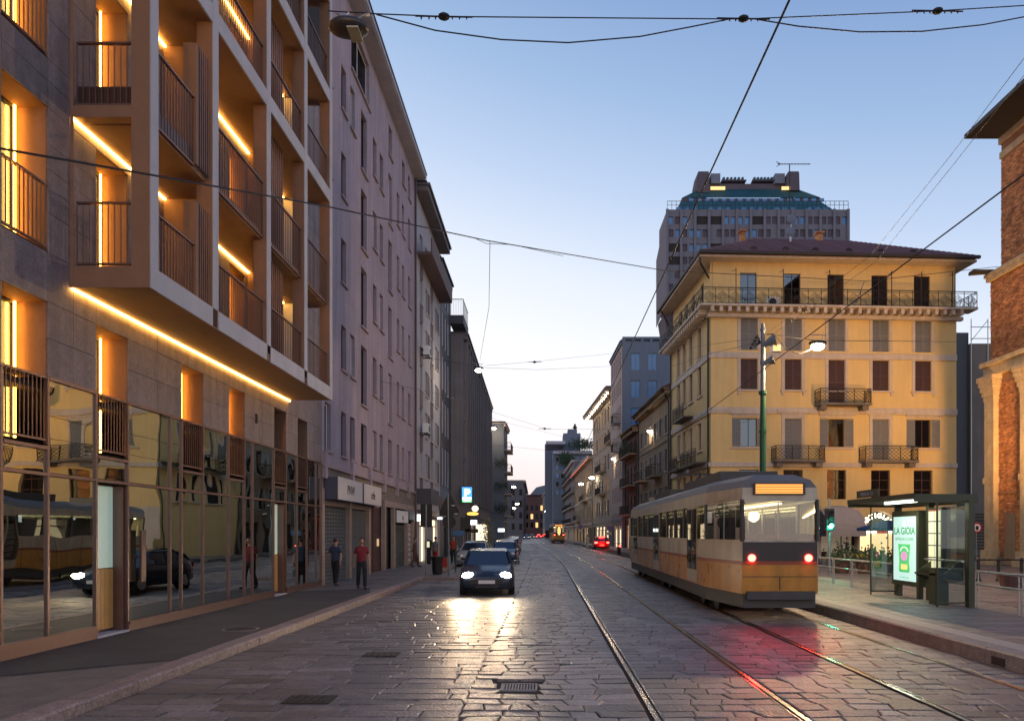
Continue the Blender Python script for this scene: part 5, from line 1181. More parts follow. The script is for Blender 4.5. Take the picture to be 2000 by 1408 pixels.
def make_tram(label, L, hw, he, tl, loc, rz, rear_lit=True):
    t = thing('tram', label, 'tram', loc, rz)
    pl = tram_outline(L, hw, he, tl)
    q = band(pl, 0.62, 1.28); lo = part('lower_body', q, 'torange', t)
    q = MB(); band(pl, 0.3, 0.62, 0.04, q); part('skirt', q, 'tskirt', t)
    q = band(pl, 1.28, 1.36, -0.012); part('stripe', q, mat('tram_stripe', (0.3, 0.06, 0.02), 0.4, var=0), t)
    q = band(pl, 1.36, 1.78); part('middle_body', q, 'tcream', t)
    q = MB(); q.box(-he+0.02, he-0.02, -0.02, 0.0, 1.36, 1.79); part('end_band', q, 'tdark', t)
    # window band: pillars and panes
    q = band(pl, 1.78, 1.84, 0.02); band(pl, 2.72, 3.02, 0.0, q, 0, 0.02); up = part('upper_body', q, 'tcream', t)
    n = int((L-2*tl)/1.35); wy = (L-2*tl)/n
    for s_ in (-1, 1):
        for i in range(n+1):
            y = tl+i*wy; q = MB(); q.box(s_*hw-0.05 if s_ > 0 else -hw, s_*hw if s_ > 0 else -hw+0.05, y-0.07, y+0.07, 1.84, 2.72); part('window_pillar', q, 'tdark', t)
            if i < n: q = MB(); q.box(s_*(hw-0.04)-0.005, s_*(hw-0.04)+0.005, y+0.07, y+wy-0.07, 1.84, 2.72); part('window_pane', q, 'ttint', t)
    for (yy, sg) in ((0, 1), (L, -1)):
        for s_ in (-1, 1):
            q = MB(); q.poly([(s_*he*0.98, yy+sg*0.03, 1.84), (s_*(hw-0.03), yy+sg*(tl-0.1), 1.84), (s_*(hw-0.03), yy+sg*(tl-0.1), 2.72), (s_*he*0.98, yy+sg*0.03, 2.72)]); part('corner_pane', q, 'ttint', t)
            q = MB(); q.tube([(s_*he*0.985, yy+sg*0.01, 1.8), (s_*he*0.985, yy+sg*0.01, 2.75)], 0.05, 6); part('corner_pillar', q, 'tdark', t)
    q = MB(); q.box(-he+0.08, he-0.08, 0.02, 0.03, 1.84, 2.72); part('windscreen', q, 'ttint', t)
    # roof
    q = band(pl, 3.02, 3.2, 0.02, None, 0, 0.12); band(pl, 3.2, 3.34, 0.12, q, 0, 0.4); 
    pr = [(p[0]-math.copysign(0.4, p[0]), p[1]+(0.4 if p[1] < L/2 else -0.4), 3.34) for p in pl]; q.poly(pr); part('roof', q, 'troof', t)
    for a_, b_, w_ in ((0.12, 0.35, 0.75), (0.5, 0.68, 0.7), (0.8, 0.9, 0.6)): q = MB(); q.box(-w_, w_, L*a_, L*b_, 3.34, 3.6); part('roof_equipment', q, 'tskirt', t)
    q = MB(); q.bar((-0.5, L*0.42, 3.4), (0, L*0.5, 3.7), 0.05); q.bar((0.5, L*0.42, 3.4), (0, L*0.5, 3.7), 0.05); q.bar((0, L*0.5, 3.7), (0, L*0.4, 3.95), 0.05); q.bar((-0.8, L*0.4, 3.98), (0.8, L*0.4, 3.98), 0.06); part('pantograph', q, 'black', t)
    q = MB(); q.box(-he+0.25, he-0.3, -0.05, 0.0, 2.86, 3.12); d_ = part('destination_display', q, 'tdark', t)
    q = MB()
    for k_ in range(6): q.box(-he+0.3, he-0.36, -0.058, -0.051, 2.885+0.037*k_, 2.903+0.037*k_)
    part('display_rows', q, 'amber', d_)
    # interior
    q = MB(); q.poly([(-hw+0.1,tl,0.9),(hw-0.1,tl,0.9),(hw-0.1,L-tl,0.9),(-hw+0.1,L-tl,0.9)]); q.poly([(-hw+0.1,tl*0.4,2.78),(-hw+0.1,L-tl,2.78),(hw-0.1,L-tl,2.78),(hw-0.1,tl*0.4,2.78)]); q.box(-hw+0.1, hw-0.1, L*0.97, L*0.975, 0.9, 2.75); part('interior', q, 'tint', t)
    q = MB()
    for s_ in (-0.5, 0.5): q.box(s_-0.05, s_+0.05, tl*0.7, L*0.96, 2.7, 2.74)
    part('ceiling_tube', q, 'tlight', t)
    q = MB()
    for i in range(int(L/1.1)-2):
        for s_ in (-0.75, 0.75): q.box(s_-0.22, s_+0.22, 1.6+i*1.1, 1.67+i*1.1, 1.2, 1.95); q.box(s_-0.22, s_+0.22, 1.6+i*1.1, 2.05+i*1.1, 1.2, 1.26)
    part('seat_rows', q, 'wood', t, kind='stuff')
    for i in range(int(L/2.4)): q = MB(); q.cyl((-1)**i*0.45, 1.5+2.3*i, 0.9, 2.75, 0.02, 6); part('hand_pole', q, 'steel', t)
    for s_ in (-1, 1):
        q = MB(); q.tube([(s_*(he-0.22), 0.02, 1.43), (s_*(he-0.22), -0.05, 1.43)], 0.085, 12); part('tail_light', q, 'red', t)
    for i in range(1, 9):
        q = MB(); q.box(-hw-0.006, -hw-0.001, tl+(L-2*tl)*i/9-0.008, tl+(L-2*tl)*i/9+0.008, 0.64, 1.77); part('panel_seam', q, 'tdark', t)
    q = MB(); q.box(-he+0.02, he-0.02, -0.008, -0.002, 1.0, 1.015); q.box(-0.01, 0.01, -0.008, -0.002, 0.7, 1.0); part('end_seam', q, 'tdark', t)
    # doors on the near side, bogies and bumper
    for yy in (tl+1.6, L*0.5, L-tl-2.0):
        q = MB(); q.box(-hw-0.012, -hw-0.002, yy-0.65, yy+0.65, 0.66, 2.75); q2 = MB()
        for s_ in (-1, 1): q2.box(-hw-0.03, -hw-0.013, yy+s_*0.33-0.28, yy+s_*0.33+0.28, 1.0, 2.65)
        d_ = part('door', q, 'tcream', t); part('door_glass', q2, 'ttint', d_)
    for yy in (L*0.16, L*0.5, L*0.84):
        q = MB(); q.box(-0.95, 0.95, yy-1.1, yy+1.1, 0.28, 0.6)
        for s_ in (-1, 1):
            for w_ in (-0.8, 0.8): q.tube([(s_*0.7, yy+w_, 0.34), (s_*0.84, yy+w_, 0.34)], 0.33, 14)
        part('bogie', q, 'black', t)
    q = MB(); q.box(-he+0.1, he-0.1, -0.12, -0.005, 0.5, 0.68); part('bumper', q, 'tskirt', t)
    return t
T1 = make_tram('large orange and cream tram pulling alongside the stop platform, seen from its tail', 20.5, 1.2, 0.86, 2.2, (5.3, 16.2, 0), 0)
yt = 134.0
T2 = make_tram('small distant orange and cream tram further down the street', 13.5, 1.25, 0.95, 1.6, (gnd(1092, 1061)[0], yt, 0), R(1.8))
T2.scale = (1.12, 1, 1.12)
q = MB(); q.prism([(0.38*math.cos(a), 2.1+0.9*math.sin(a)) for a in [2*math.pi*i/16 for i in range(16)]], -0.06, -0.01); part('end_door', q, 'tdark', T2)
q = MB(); q.prism([(0.27*math.cos(a), 2.1+0.75*math.sin(a)) for a in [2*math.pi*i/16 for i in range(16)]], -0.08, -0.061); part('door_window', q, 'litw', T2)
lampo('POINT', 'cabin_light', (0, 10, 2.6), 60, (1, 0.85, 0.6), 0.2, parent=T1)
for s_ in (-1, 1): lampo('SPOT', 'tail_lamp', (5.3+s_*0.64, 16.0, 1.43), 48, (1, 0.02, 0.015), 0.09, (5.3+s_*0.64-1.2, 9, 0.4), R(150), 1.0)

# ================================================================== CARS
def loft(secs, mb, m=0, cap=True):
    n = len(secs[0]); b0 = len(mb.v)
    for s_ in secs: mb.v += s_
    for i in range(len(secs)-1):
        for k in range(n):
            a, b = b0+i*n+k, b0+i*n+(k+1) % n; mb.f.append((a, b, b+n, a+n)); mb.m.append(m)
    if cap: mb.f.append(tuple(range(b0, b0+n))[::-1]); mb.m.append(m); e_ = b0+(len(secs)-1)*n; mb.f.append(tuple(range(e_, e_+n))); mb.m.append(m)
def car(label, col, loc, rz, L=4.2, W_=1.76, H=1.46, style='hatch', head=0, tail=0, group=None, detail=True, mname=None):
    t = thing('car', label, 'car', loc, rz, group)
    pm = mat(mname or 'car_paint_%d' % int(1000*sum(col)), col, 0.22, 0.25, var=0)
    hw = W_/2
    def sec(y, z0, z1, w, r=0.12): # rounded rectangle in xz
        return [(-w+r,y,z0),(w-r,y,z0),(w,y,z0+r*0.8),(w*1.0,y,(z0+z1)/2+0.02),(w-0.02,y,z1-r*0.9),(w-r*1.3,y,z1),(-w+r*1.3,y,z1),(-w+0.02,y,z1-r*0.9),(-w*1.0,y,(z0+z1)/2+0.02),(-w,y,z0+r*0.8)]
    h0 = -L/2; q = MB()
    prof = [(0.0, .30, .60, .80), (0.06, .22, .70, .90), (0.35, .2, .80, .97), (0.9, .2, .93, 1.0), (1.25, .2, .98, 1.0), (2.2, .2, .96, 1.0), (L-1.0, .2, .99, 1.0), (L-0.35, .24, 1.0 if style != 'sedan' else .95, .97), (L-0.07, .28, .93, .9), (L, .34, .8, .82)]
    loft([sec(h0+y, z0, z1, hw*w) for y, z0, z1, w in prof], q); part('body', q, pm, t, smooth=True)
    q = MB(); re = L-0.35 if style == 'hatch' else L-0.75
    gh = [(1.05, .95, .86), (1.75, H-0.08, .74), (2.3, H, .72), (re-0.9, H-0.02, .71), (re-0.35, H-0.14, .72), (re, 1.02, .82)]
    def gsec(y, z1, w): a = hw*w; return [(-hw*.93,h0+y,.93),(hw*.93,h0+y,.93),(a,h0+y,z1-0.06),(a-0.08,h0+y,z1),(-a+0.08,h0+y,z1),(-a,h0+y,z1-0.06)]
    loft([gsec(*g_) for g_ in gh], q)
    part('cabin_glass', q, MATS.get('car_glass') or mat('car_glass', (0.02, 0.03, 0.045), 0.08, var=0, spec=0.9), t)
    q = MB(); a = hw*.74
    for (y0, z0, w0), (y1, z1, w1) in zip(gh[1:-1], gh[2:-1]):
        q.poly([(-hw*w0+0.03,h0+y0,z0+0.008),(hw*w0-0.03,h0+y0,z0+0.008),(hw*w1-0.03,h0+y1,z1+0.008),(-hw*w1+0.03,h0+y1,z1+0.008)])
    for s_ in (-1, 1):
        q.bar((s_*hw*.9, h0+1.1, .95), (s_*(hw*.74), h0+1.75, H-0.1), 0.05); q.bar((s_*hw*.74, h0+1.75, H-0.09), (s_*hw*.72, h0+re-0.4, H-0.15), 0.05); q.bar((s_*hw*.72, h0+re-0.38, H-0.15), (s_*hw*.85, h0+re, 1.0), 0.09); q.bar((s_*hw*.92, h0+2.35, .95), (s_*hw*.725, h0+2.35, H-0.07), 0.05)
    part('roof', q, pm, t)
    for y in (0.82, L-0.82):
        for s_ in (-1, 1):
            q = MB(); q.tube([(s_*(hw-0.2),h0+y,.31),(s_*(hw-0.0),h0+y,.31)], 0.31, 16); w_ = part('wheel', q, 'rubber', t)
            q = MB(); q.tube([(s_*(hw-0.01),h0+y,.31),(s_*(hw+0.012),h0+y,.31)], 0.19, 12); part('rim', q, 'steel', w_)
    for s_ in (-1, 1):
        q = MB(); q.box(s_*(hw+0.09)-0.09, s_*(hw+0.09)+0.09, h0+1.35, h0+1.47, .95, 1.08); part('wing_mirror', q, pm, t)
        q = MB(); q.ball((s_*(hw-0.3), h0+0.09, .64), 0.19, 12, sy=0.5, sz=0.62)
        part('headlight', q, ['steel', glow('parked_lamp', (1, .9, .7), 1.5), 'hlamp'][head], t)
        q = MB(); q.box(s_*(hw-0.24)-0.17, s_*(hw-0.24)+0.17, h0+L-0.1, h0+L+0.0, .74, .9); part('tail_light', q, 'red' if tail else mat('red_lens', (.3,.01,.01), .2, var=0), t)
    q = MB(); q.box(-0.52, 0.52, h0-0.012, h0+0.1, .4, .54); q.box(-0.36, 0.36, h0-0.014, h0+0.08, .26, .34); part('grille', q, 'black', t)
    q = MB(); q.box(-0.26, 0.26, h0-0.03, h0-0.015, .4, .51); q.box(-0.26, 0.26, h0+L+0.0, h0+L+0.02, .45, .56); part('number_plate', q, 'white', t)
    if tail: q = MB(); q.box(-0.35, 0.35, h0+re-0.32, h0+re-0.2, H-0.1, H-0.05); part('brake_light', q, 'red', t)
    return t
M['hlamp'] = glow('headlamp_on', (1.0, 0.82, 0.58), 220)
mc = car('dark blue car driving toward the viewer with both headlights blazing', (0.02, 0.03, 0.055), (-1.95, 24.6, 0), R(3), head=2, mname='paint_midnight_blue')
for s_ in (-1, 1): lampo('SPOT', 'headlamp_beam', (-1.95+s_*0.6, 22.3, 0.66), 420, (1, 0.68, 0.38), 0.09, (-1.95+s_*0.6+0.25, 12, 0.05), R(75), 0.7)
G1 = 'cars parked in a row along the left kerb'
car('white hatchback parked nose out, first in the left row', (0.5, 0.5, 0.46), (-4.25, 43.9, 0), R(-4), group=G1, mname='paint_white')
car('dark blue saloon parked beside and just behind the white hatchback', (0.025, 0.045, 0.085), (-2.72, 48.4, 0), R(0), style='sedan', L=4.4, group=G1, mname='paint_dark_blue')
cl = [((0.05,0.07,0.1),'slate blue car glimpsed behind the white hatchback'),((0.03,0.03,0.035),'black car third in the left parked row'),((0.2,0.22,0.24),'silver car in the middle of the left parked row'),((0.04,0.05,0.08),'navy car past the silver one in the left parked row'),((0.3,0.3,0.3),'pale grey car toward the far end of the left parked row'),((0.02,0.02,0.025),'small black car near the far end of the left parked row'),((0.12,0.13,0.15),'farthest grey car of the left parked row')]
for i, (c_, lb) in enumerate(cl):
    y = [49.5, 54.5, 61, 68, 77, 88, 101][i]; x = [-4.75, -3.1, -3.2, -3.3, -3.5, -3.9, -4.3][i]
    car(lb, c_, (x, y, 0), R(1), group=G1, mname='paint_row_%d' % i)
rc = car('red car braking with glowing tail lights in the right lane', (0.3, 0.02, 0.02), (6.75, 87.2, 0), R(180), H=1.55, W_=1.9, tail=1, mname='paint_red')
lampo('POINT', 'brake_glow', (6.75, 84.6, 0.75), 90, (1, 0.03, 0.02), 0.25)
for (px, y, tl_, hd, lb) in ((1028, 215, 0, 2, 'oncoming car far off with white headlights'), (1039, 240, 0, 2, 'second oncoming car far off beside the tracks with lit headlights'), (1052, 235, 1, 0, 'dark car far off ahead of the small tram showing tail lights'), (1063, 290, 1, 0, 'farthest small car with red tail lights')):
    if hd and 'hl2' not in M: M['hl2'] = 1
    car(lb, (0.06, 0.06, 0.07), (P2(px, y)[0], y, 0), R(180 if tl_ else 0)+R(1.8), head=1 if hd else 0, tail=tl_, mname='paint_far')
# motorcycle at the right kerb
t = thing('motorcycle', 'dark motorcycle with red rear light waiting beside the red car', 'motorcycle', (6.75, 65, 0), R(0))
for y in (0, 1.35):
    q = MB(); n = 14
    for i in range(n): a, b = 2*math.pi*i/n, 2*math.pi*(i+1)/n; q.bar((0, y+0.3*math.cos(a), 0.32+0.3*math.sin(a)), (0, y+0.3*math.cos(b), 0.32+0.3*math.sin(b)), 0.1)
    part('wheel', q, 'rubber', t)
q = MB(); q.ball((0,0.65,0.6), 0.28, 10, sy=1.9, sx=0.7, sz=0.8); q.bar((0,0,0.35),(0,0.4,0.7),0.06); q.bar((0,1.35,0.35),(0,1.1,1.0),0.07); q.bar((-0.35,1.1,1.02),(0.35,1.1,1.02),0.04); part('frame', q, 'black', t, smooth=True)
q = MB(); q.ball((0,0.35,0.83), 0.2, 8, sy=2, sz=0.4); part('saddle', q, 'rubber', t)
q = MB(); q.box(-0.07, 0.07, -0.02, 0.03, 0.75, 0.85); part('tail_light', q, 'red', t)

# ================================================================== PEOPLE
def skinned(verts, edges, radii, mt, name, parent, sub=2, root=0):
    me = bpy.data.meshes.new(name); me.from_pydata(verts, edges, []); o = bpy.data.objects.new(name, me); COL.objects.link(o)
    mo = o.modifiers.new('s', 'SKIN'); lay = me.skin_vertices[0] if me.skin_vertices else None
    if lay is None:
        return None
    for i, r_ in enumerate(radii): lay.data[i].radius = (r_, r_) if not isinstance(r_, tuple) else r_
    lay.data[root].use_root = True
    sb = o.modifiers.new('b', 'SUBSURF'); sb.levels = sub; sb.render_levels = sub
    dg = bpy.context.evaluated_depsgraph_get(); m2 = bpy.data.meshes.new_from_object(o.evaluated_get(dg)); bpy.data.objects.remove(o)
    m2.materials.clear(); m2.materials.append(M[mt] if isinstance(mt, str) else mt); m2.polygons.foreach_set('use_smooth', [True]*len(m2.polygons)); m2.name = name
    return link(name, m2, parent)
def ensure_skin(verts, edges, radii, mt, name, parent, sub=2, root=0):
    # skin layer must exist before radii are set
    me = bpy.data.meshes.new(name); me.from_pydata(verts, edges, []); o = bpy.data.objects.new(name, me); COL.objects.link(o)
    o.modifiers.new('s', 'SKIN')
    if not me.skin_vertices:
        bpy.context.view_layer.objects.active = o; bpy.ops.mesh.customdata_skin_add()
    lay = me.skin_vertices[0]
    for i, r_ in enumerate(radii): lay.data[i].radius = r_ if isinstance(r_, tuple) else (r_, r_)
    lay.data[root].use_root = True
    sb = o.modifiers.new('b', 'SUBSURF'); sb.levels = sub; sb.render_levels = sub
    dg = bpy.context.evaluated_depsgraph_get(); m2 = bpy.data.meshes.new_from_object(o.evaluated_get(dg)); bpy.data.objects.remove(o)
    m2.materials.clear(); m2.materials.append(M[mt] if isinstance(mt, str) else mt); m2.polygons.foreach_set('use_smooth', [True]*len(m2.polygons)); m2.name = name
    return link(name, m2, parent)
def person(label, loc, rz, H, shirt, trous, stride=0.18, arm=0.12, detail=True, sleeve='short', turn=0.0, seated=False, group=None, hair=None):
    # faces -y in its own frame; H metres tall
    t = thing('person', label, 'person', loc, rz, group); k = H/1.75
    V = lambda *p: tuple(c*k for c in p)
    hipz, kn, an = 0.93, 0.5, 0.08
    s_ = stride
    if seated: legs = [((0.1,0,0.5),(0.12,-0.42,0.5),(0.12,-0.45,0.08),(0.12,-0.6,0.03)), ((-0.1,0,0.5),(-0.12,-0.42,0.5),(-0.12,-0.4,0.08),(-0.12,-0.55,0.03))]; dz = -0.43
    else: legs = [((0.09,0,hipz-0.03),(0.1,-s_*0.7,kn+0.01),(0.1,-s_*0.9,an),(0.11,-s_*0.9-0.16,0.03)), ((-0.09,0,hipz-0.03),(-0.1,s_*0.15,kn),(-0.1,s_*1.05,an+0.03),(-0.11,s_*1.05-0.15,0.03))]; dz = 0
    sh = 1.43+dz
    arms = [((0.165,0.0,sh-0.03),(0.235,arm*0.5,sh-0.3),(0.25,-arm*0.6,sh-0.53)), ((-0.165,0.0,sh-0.03),(-0.235,arm*0.2,sh-0.3),(-0.24,arm*0.9,sh-0.54))]
    if seated: arms = [((0.19,0,sh),(0.24,-0.08,sh-0.28),(0.14,-0.32,sh-0.34)), ((-0.19,0,sh),(-0.24,-0.08,sh-0.28),(-0.14,-0.32,sh-0.34))]
    v = [V(0,0,hipz+0.02+dz), V(0,0,1.15+dz), V(0,0.01,1.36+dz), V(0,0.0,1.47+dz), V(0,-0.015,1.53+dz), V(0,-0.02,1.6+dz), V(0,-0.02,1.69+dz)]
    e_ = [(0,1),(1,2),(2,3),(3,4),(4,5),(5,6)]; r_ = [(.135*k,.1*k),(.12*k,.09*k),(.15*k,.1*k),(.055*k,.055*k),(.05*k,.052*k),(.072*k,.092*k),(.06*k,.08*k)]
    for lg in legs:
        b = len(v); v += [V(*p) for p in lg]; e_ += [(0,b),(b,b+1),(b+1,b+2),(b+2,b+3)]; r_ += [.075*k,.05*k,.035*k,.03*k]
    hands = []
    for am in arms:
        b = len(v); v += [V(*p) for p in am]; e_ += [(2,b),(b,b+1),(b+1,b+2)]; r_ += [.048*k,.036*k,.026*k]
        hx, hy, hz = am[2]; v.append(V(hx, hy-0.015, hz-0.075)); e_.append((b+2, b+3)); r_.append((.036*k,.018*k))
        if detail:
            for f in range(4):
                fx = -0.024+0.016*f; q0 = len(v); v += [V(hx+fx, hy-0.02, hz-0.1), V(hx+fx*1.1, hy-0.035, hz-0.15-0.008*(f in (1,2))), V(hx+fx*1.05, hy-0.05, hz-0.175-0.008*(f in (1,2)))]
                e_ += [(b+3,q0),(q0,q0+1),(q0+1,q0+2)]; r_ += [.009*k,.008*k,.007*k]
            q0 = len(v); v += [V(hx-math.copysign(0.03,hx), hy-0.04, hz-0.06), V(hx-math.copysign(0.035,hx), hy-0.06, hz-0.1)]; e_ += [(b+2,q0),(q0,q0+1)]; r_ += [.01*k,.008*k]
    ensure_skin(v, e_, r_, 'skin', 'body', t, 2 if detail else 1)
    # face and hair
    q = MB(); hc = V(0,-0.02,1.645+dz)
    q.ball((hc[0],hc[1]+0.012*k,hc[2]+0.022*k), 0.092*k, 14, sx=0.86, sz=0.98, sy=1.02); part('hair', q, hair or 'hair', t, smooth=True)
    q = MB(); q.ball((hc[0],hc[1]-0.03*k,hc[2]-0.012*k), 0.08*k, 14, sx=0.86, sy=0.95, sz=1.2); q.ball((0,hc[1]-0.108*k,hc[2]-0.02*k), 0.016*k, 8, sz=1.4)
    for s2 in (-1, 1): q.ball((s2*0.078*k,hc[1]+0.0*k,hc[2]-0.01*k), 0.02*k, 8, sx=0.5, sz=1.3)
    part('face', q, 'skin', t, smooth=True)
    q = MB()
    for s2 in (-1, 1): q.ball((s2*0.03*k,hc[1]-0.1*k,hc[2]+0.012*k), 0.009*k, 6)
    q.box(-0.022*k, 0.022*k, hc[1]-0.108*k, hc[1]-0.1*k, hc[2]-0.058*k, hc[2]-0.052*k); part('eyes_and_mouth', q, 'hair', t)
    # shirt
    v = [V(0,0,0.84+dz), V(0,0,1.02+dz), V(0,0,1.18+dz), V(0,0.01,1.34+dz), V(0,0.0,1.43+dz), V(0,0.0,1.5+dz)]; e_ = [(0,1),(1,2),(2,3),(3,4),(4,5)]; r_ = [(.175*k,.125*k),(.165*k,.125*k),(.155*k,.12*k),(.165*k,.12*k),(.105*k,.085*k),(.065*k,.065*k)]
    for am in arms:
        b = len(v); a0, a1, a2 = [Vector(p) for p in am]
        pts = [a0, a0.lerp(a1, 0.8)] if sleeve == 'short' else [a0, a1, a1.lerp(a2, 0.9)]
        v += [V(*p) for p in pts]; e_.append((3,b)); e_ += [(b+i,b+i+1) for i in range(len(pts)-1)]; r_ += [.064*k]+[.058*k if sleeve == 'short' else .052*k]*(len(pts)-1)
    ensure_skin(v, e_, r_, shirt, 'shirt', t, 2, 0)
    # trousers
    v = [V(0,0,hipz+0.13+dz), V(0,0,hipz-0.02+dz)]; e_ = [(0,1)]; r_ = [(.15*k,.11*k),(.155*k,.12*k)]
    for lg in legs:
        b = len(v); p0, p1, p2, _ = [Vector(p) for p in lg]
        v += [V(*p0.lerp(p1, 0.15)), V(*p1), V(*p1.lerp(p2, 1.04))]; e_ += [(1,b),(b,b+1),(b+1,b+2)]; r_ += [.095*k,.075*k,.068*k]
    ensure_skin(v, e_, r_, trous, 'trousers', t, 2, 1)
    for lg in legs:
        q = MB(); a = Vector(lg[2])*k; f = Vector(lg[3])*k
        q.ball(((a.x+f.x)/2, (a.y+f.y)/2-0.02*k, 0.045*k if a.z < 0.1 else a.z*0.6), 0.145*k, 10, sx=0.34, sz=0.3); part('shoe', q, 'black', t, smooth=True)
    return t
M['navy'] = mat('navy_cotton', (0.035, 0.055, 0.1), 0.85, var=0.1, scale=8)
M['maroon'] = mat('maroon_cotton', (0.17, 0.015, 0.025), 0.85, var=0.1, scale=8)
M['darkt'] = mat('dark_trousers', (0.015, 0.015, 0.022), 0.9, var=0.1, scale=8)
M['greyc'] = mat('grey_cotton', (0.2, 0.2, 0.21), 0.85, var=0.1); M['redc'] = mat('red_cotton', (0.35, 0.03, 0.02), 0.85, var=0.05); M['whitec'] = mat('white_cotton', (0.55, 0.52, 0.46), 0.85, var=0.05); M['brownc'] = mat('brown_cotton', (0.1, 0.05, 0.035), 0.85, var=0.05)
person('man in a navy shirt and dark trousers strolling away past the shutters', (-7.35, 25.1, 0.13), R(168), 1.68, 'navy', 'darkt', 0.17, 0.12)
person('man in a maroon polo shirt and dark trousers walking toward the viewer', (-6.1, 23.8, 0.13), R(20), 1.7, 'maroon', 'darkt', 0.18, 0.12)
person('person in dull brown clothes walking past the far shutters', (-7.1, 39, 0.13), R(90), 1.6, 'brownc', 'brownc', 0.2, 0.15, False, 'long')
person('man in a grey shirt and red shorts standing near the litter bin', (-5.9, 38.5, 0.13), R(150), 1.66, 'greyc', 'redc', 0.05, 0.1, False)
person('person in a red shirt walking beside the parked white hatchback', (-5.45, 42.6, 0.13), R(10), 1.66, 'redc', 'darkt', 0.15, 0.12, False)
person('person in pale clothes crossing beside the distant red car', (5.45, 93, 0), R(170), 1.75, 'whitec', 'whitec', 0.2, 0.12, False)
person('dark dressed guest standing under the blue umbrella', (17.9, 42.5, 0.06), R(60), 1.68, 'darkt', 'darkt', 0.06, 0.1, False, 'long')
person('seated guest in a pale top at the cafe beside the umbrella', (19.7, 43.2, 0.06), R(-30), 1.68, 'whitec', 'darkt', 0.0, 0.1, False, 'short', seated=True)
person('seated guest in grey at the cafe table left of the umbrella', (16.6, 44.6, 0.06), R(20), 1.68, 'greyc', 'darkt', 0.0, 0.1, False, 'short', seated=True)

# ================================================================== BUS SHELTER, RAILINGS, SIGNALS
SX, SY, SZ = 9.25, 16.95, 0.24
sh = thing('tram_shelter', 'green framed glass tram shelter with roof, bench and timetable case', 'shelter', (SX, SY, SZ))
for nm, x, y in (('post', 0.72, 0.0), ('post', 0.72, 1.75), ('post', 0.72, 3.45)):
    q = MB(); q.box(x, x+0.14, y-0.08, y+0.08, 0, 2.52); part(nm, q, 'shelter', sh)
q = MB(); q.prism([(-0.5, 2.6), (1.0, 2.5), (1.0, 2.58), (-0.5, 2.66)], 0.1, 3.75); q.box(-0.52, -0.49, 0.08, 3.77, 2.57, 2.7); q.box(1.0, 1.03, 0.08, 3.77, 2.47, 2.62); q.box(-0.49, 1.0, 0.06, 0.099, 2.49, 2.68); q.box(-0.49, 1.0, 3.751, 3.79, 2.49, 2.68); part('roof', q, 'shelter', sh)
q = MB(); q.box(-0.1, 0.02, 0.9, 2.4, 2.52, 2.575); part('ceiling_light', q, glow('shelter_tube', (0.95, 1.0, 0.75), 6), sh)
l_ = lampo('AREA', 'shelter_lamp', (0, 0, 0), 26, (0.95, 1.0, 0.72), 0.1, parent=sh); l_.location = (-0.04, 1.65, 2.5); l_.data.shape = 'RECTANGLE'; l_.data.size = 0.12; l_.data.size_y = 1.5
q = MB(); q.box(-0.5, -0.47, 1.9, 3.2, 2.72, 2.92); part('roof_sign', q, 'shelter', sh)
textmesh('sign_text', 'MISSORI 24', 0.15, 'conc', sh, Matrix.Translation((-0.51, 2.55, 2.76)) @ Matrix.Rotation(R(-90), 4, 'Z'), 0.002)
for y in (0.0, 3.45):
    q = MB(); q.box(0.0, 0.7, y-0.006, y+0.006, 0.12, 2.3); part('end_pane', q, 'clear', sh)
    q = MB(); q.box(0.0, 0.03, y-0.02, y+0.02, 0.0, 2.5); q.box(0.03, 0.72, y-0.015, y+0.015, 0.08, 0.12); part('pane_frame', q, 'shelter', sh)
q = MB(); q.box(0.78, 0.79, 0.08, 1.0, 0.5, 2.4); part('back_pane', q, 'clear', sh)
tb = MB(); tb.box(0.68, 0.8, 1.0, 1.66, 0.78, 2.4); tc_ = part('timetable_case', tb, 'shelter', sh)
M['paper'] = glow('timetable_paper_lit', (0.85, 0.85, 0.5), 0.75)
for i in range(5):
    for j in range(2): q = MB(); q.box(0.672, 0.678, 1.05+0.29*j, 1.32+0.29*j, 0.84+0.305*i, 1.12+0.305*i); part('timetable_sheet', q, 'paper', tc_)
q = MB(); q.box(0.669, 0.6715, 1.05, 1.61, 2.31, 2.35); part('red_header', q, 'red' if 0 else mat('header_red', (0.5, 0.1, 0.05), .5, var=0), tc_)
q = MB()
q.prism([(0.25, 0.72), (0.72, 0.58), (0.78, 1.05), (0.76, 1.05), (0.7, 0.63), (0.25, 0.76)], 0.25, 1.5); part('bench', q, 'shelter', sh)
for y in (0.25, 1.48): q = MB(); q.prism([(0.25, 0.72), (0.5, 0.55), (0.78, 0.6), (0.78, 1.08), (0.72, 1.08)], y, y+0.02); part('bench_side', q, 'shelter', sh)
q = MB(); q.tube([(0.62,-0.02,1.08),(0.62,1.7,1.08)], 0.028, 8); part('lean_rail', q, 'steel', sh)
q = MB(); q.box(0.3, 0.62, 1.0, 1.3, 0.0, 0.9); solo('litter_bin', q, 'shelter', 'square dark green bin standing under the shelter bench', 'bin', (SX-0.05, SY-0.5, SZ))
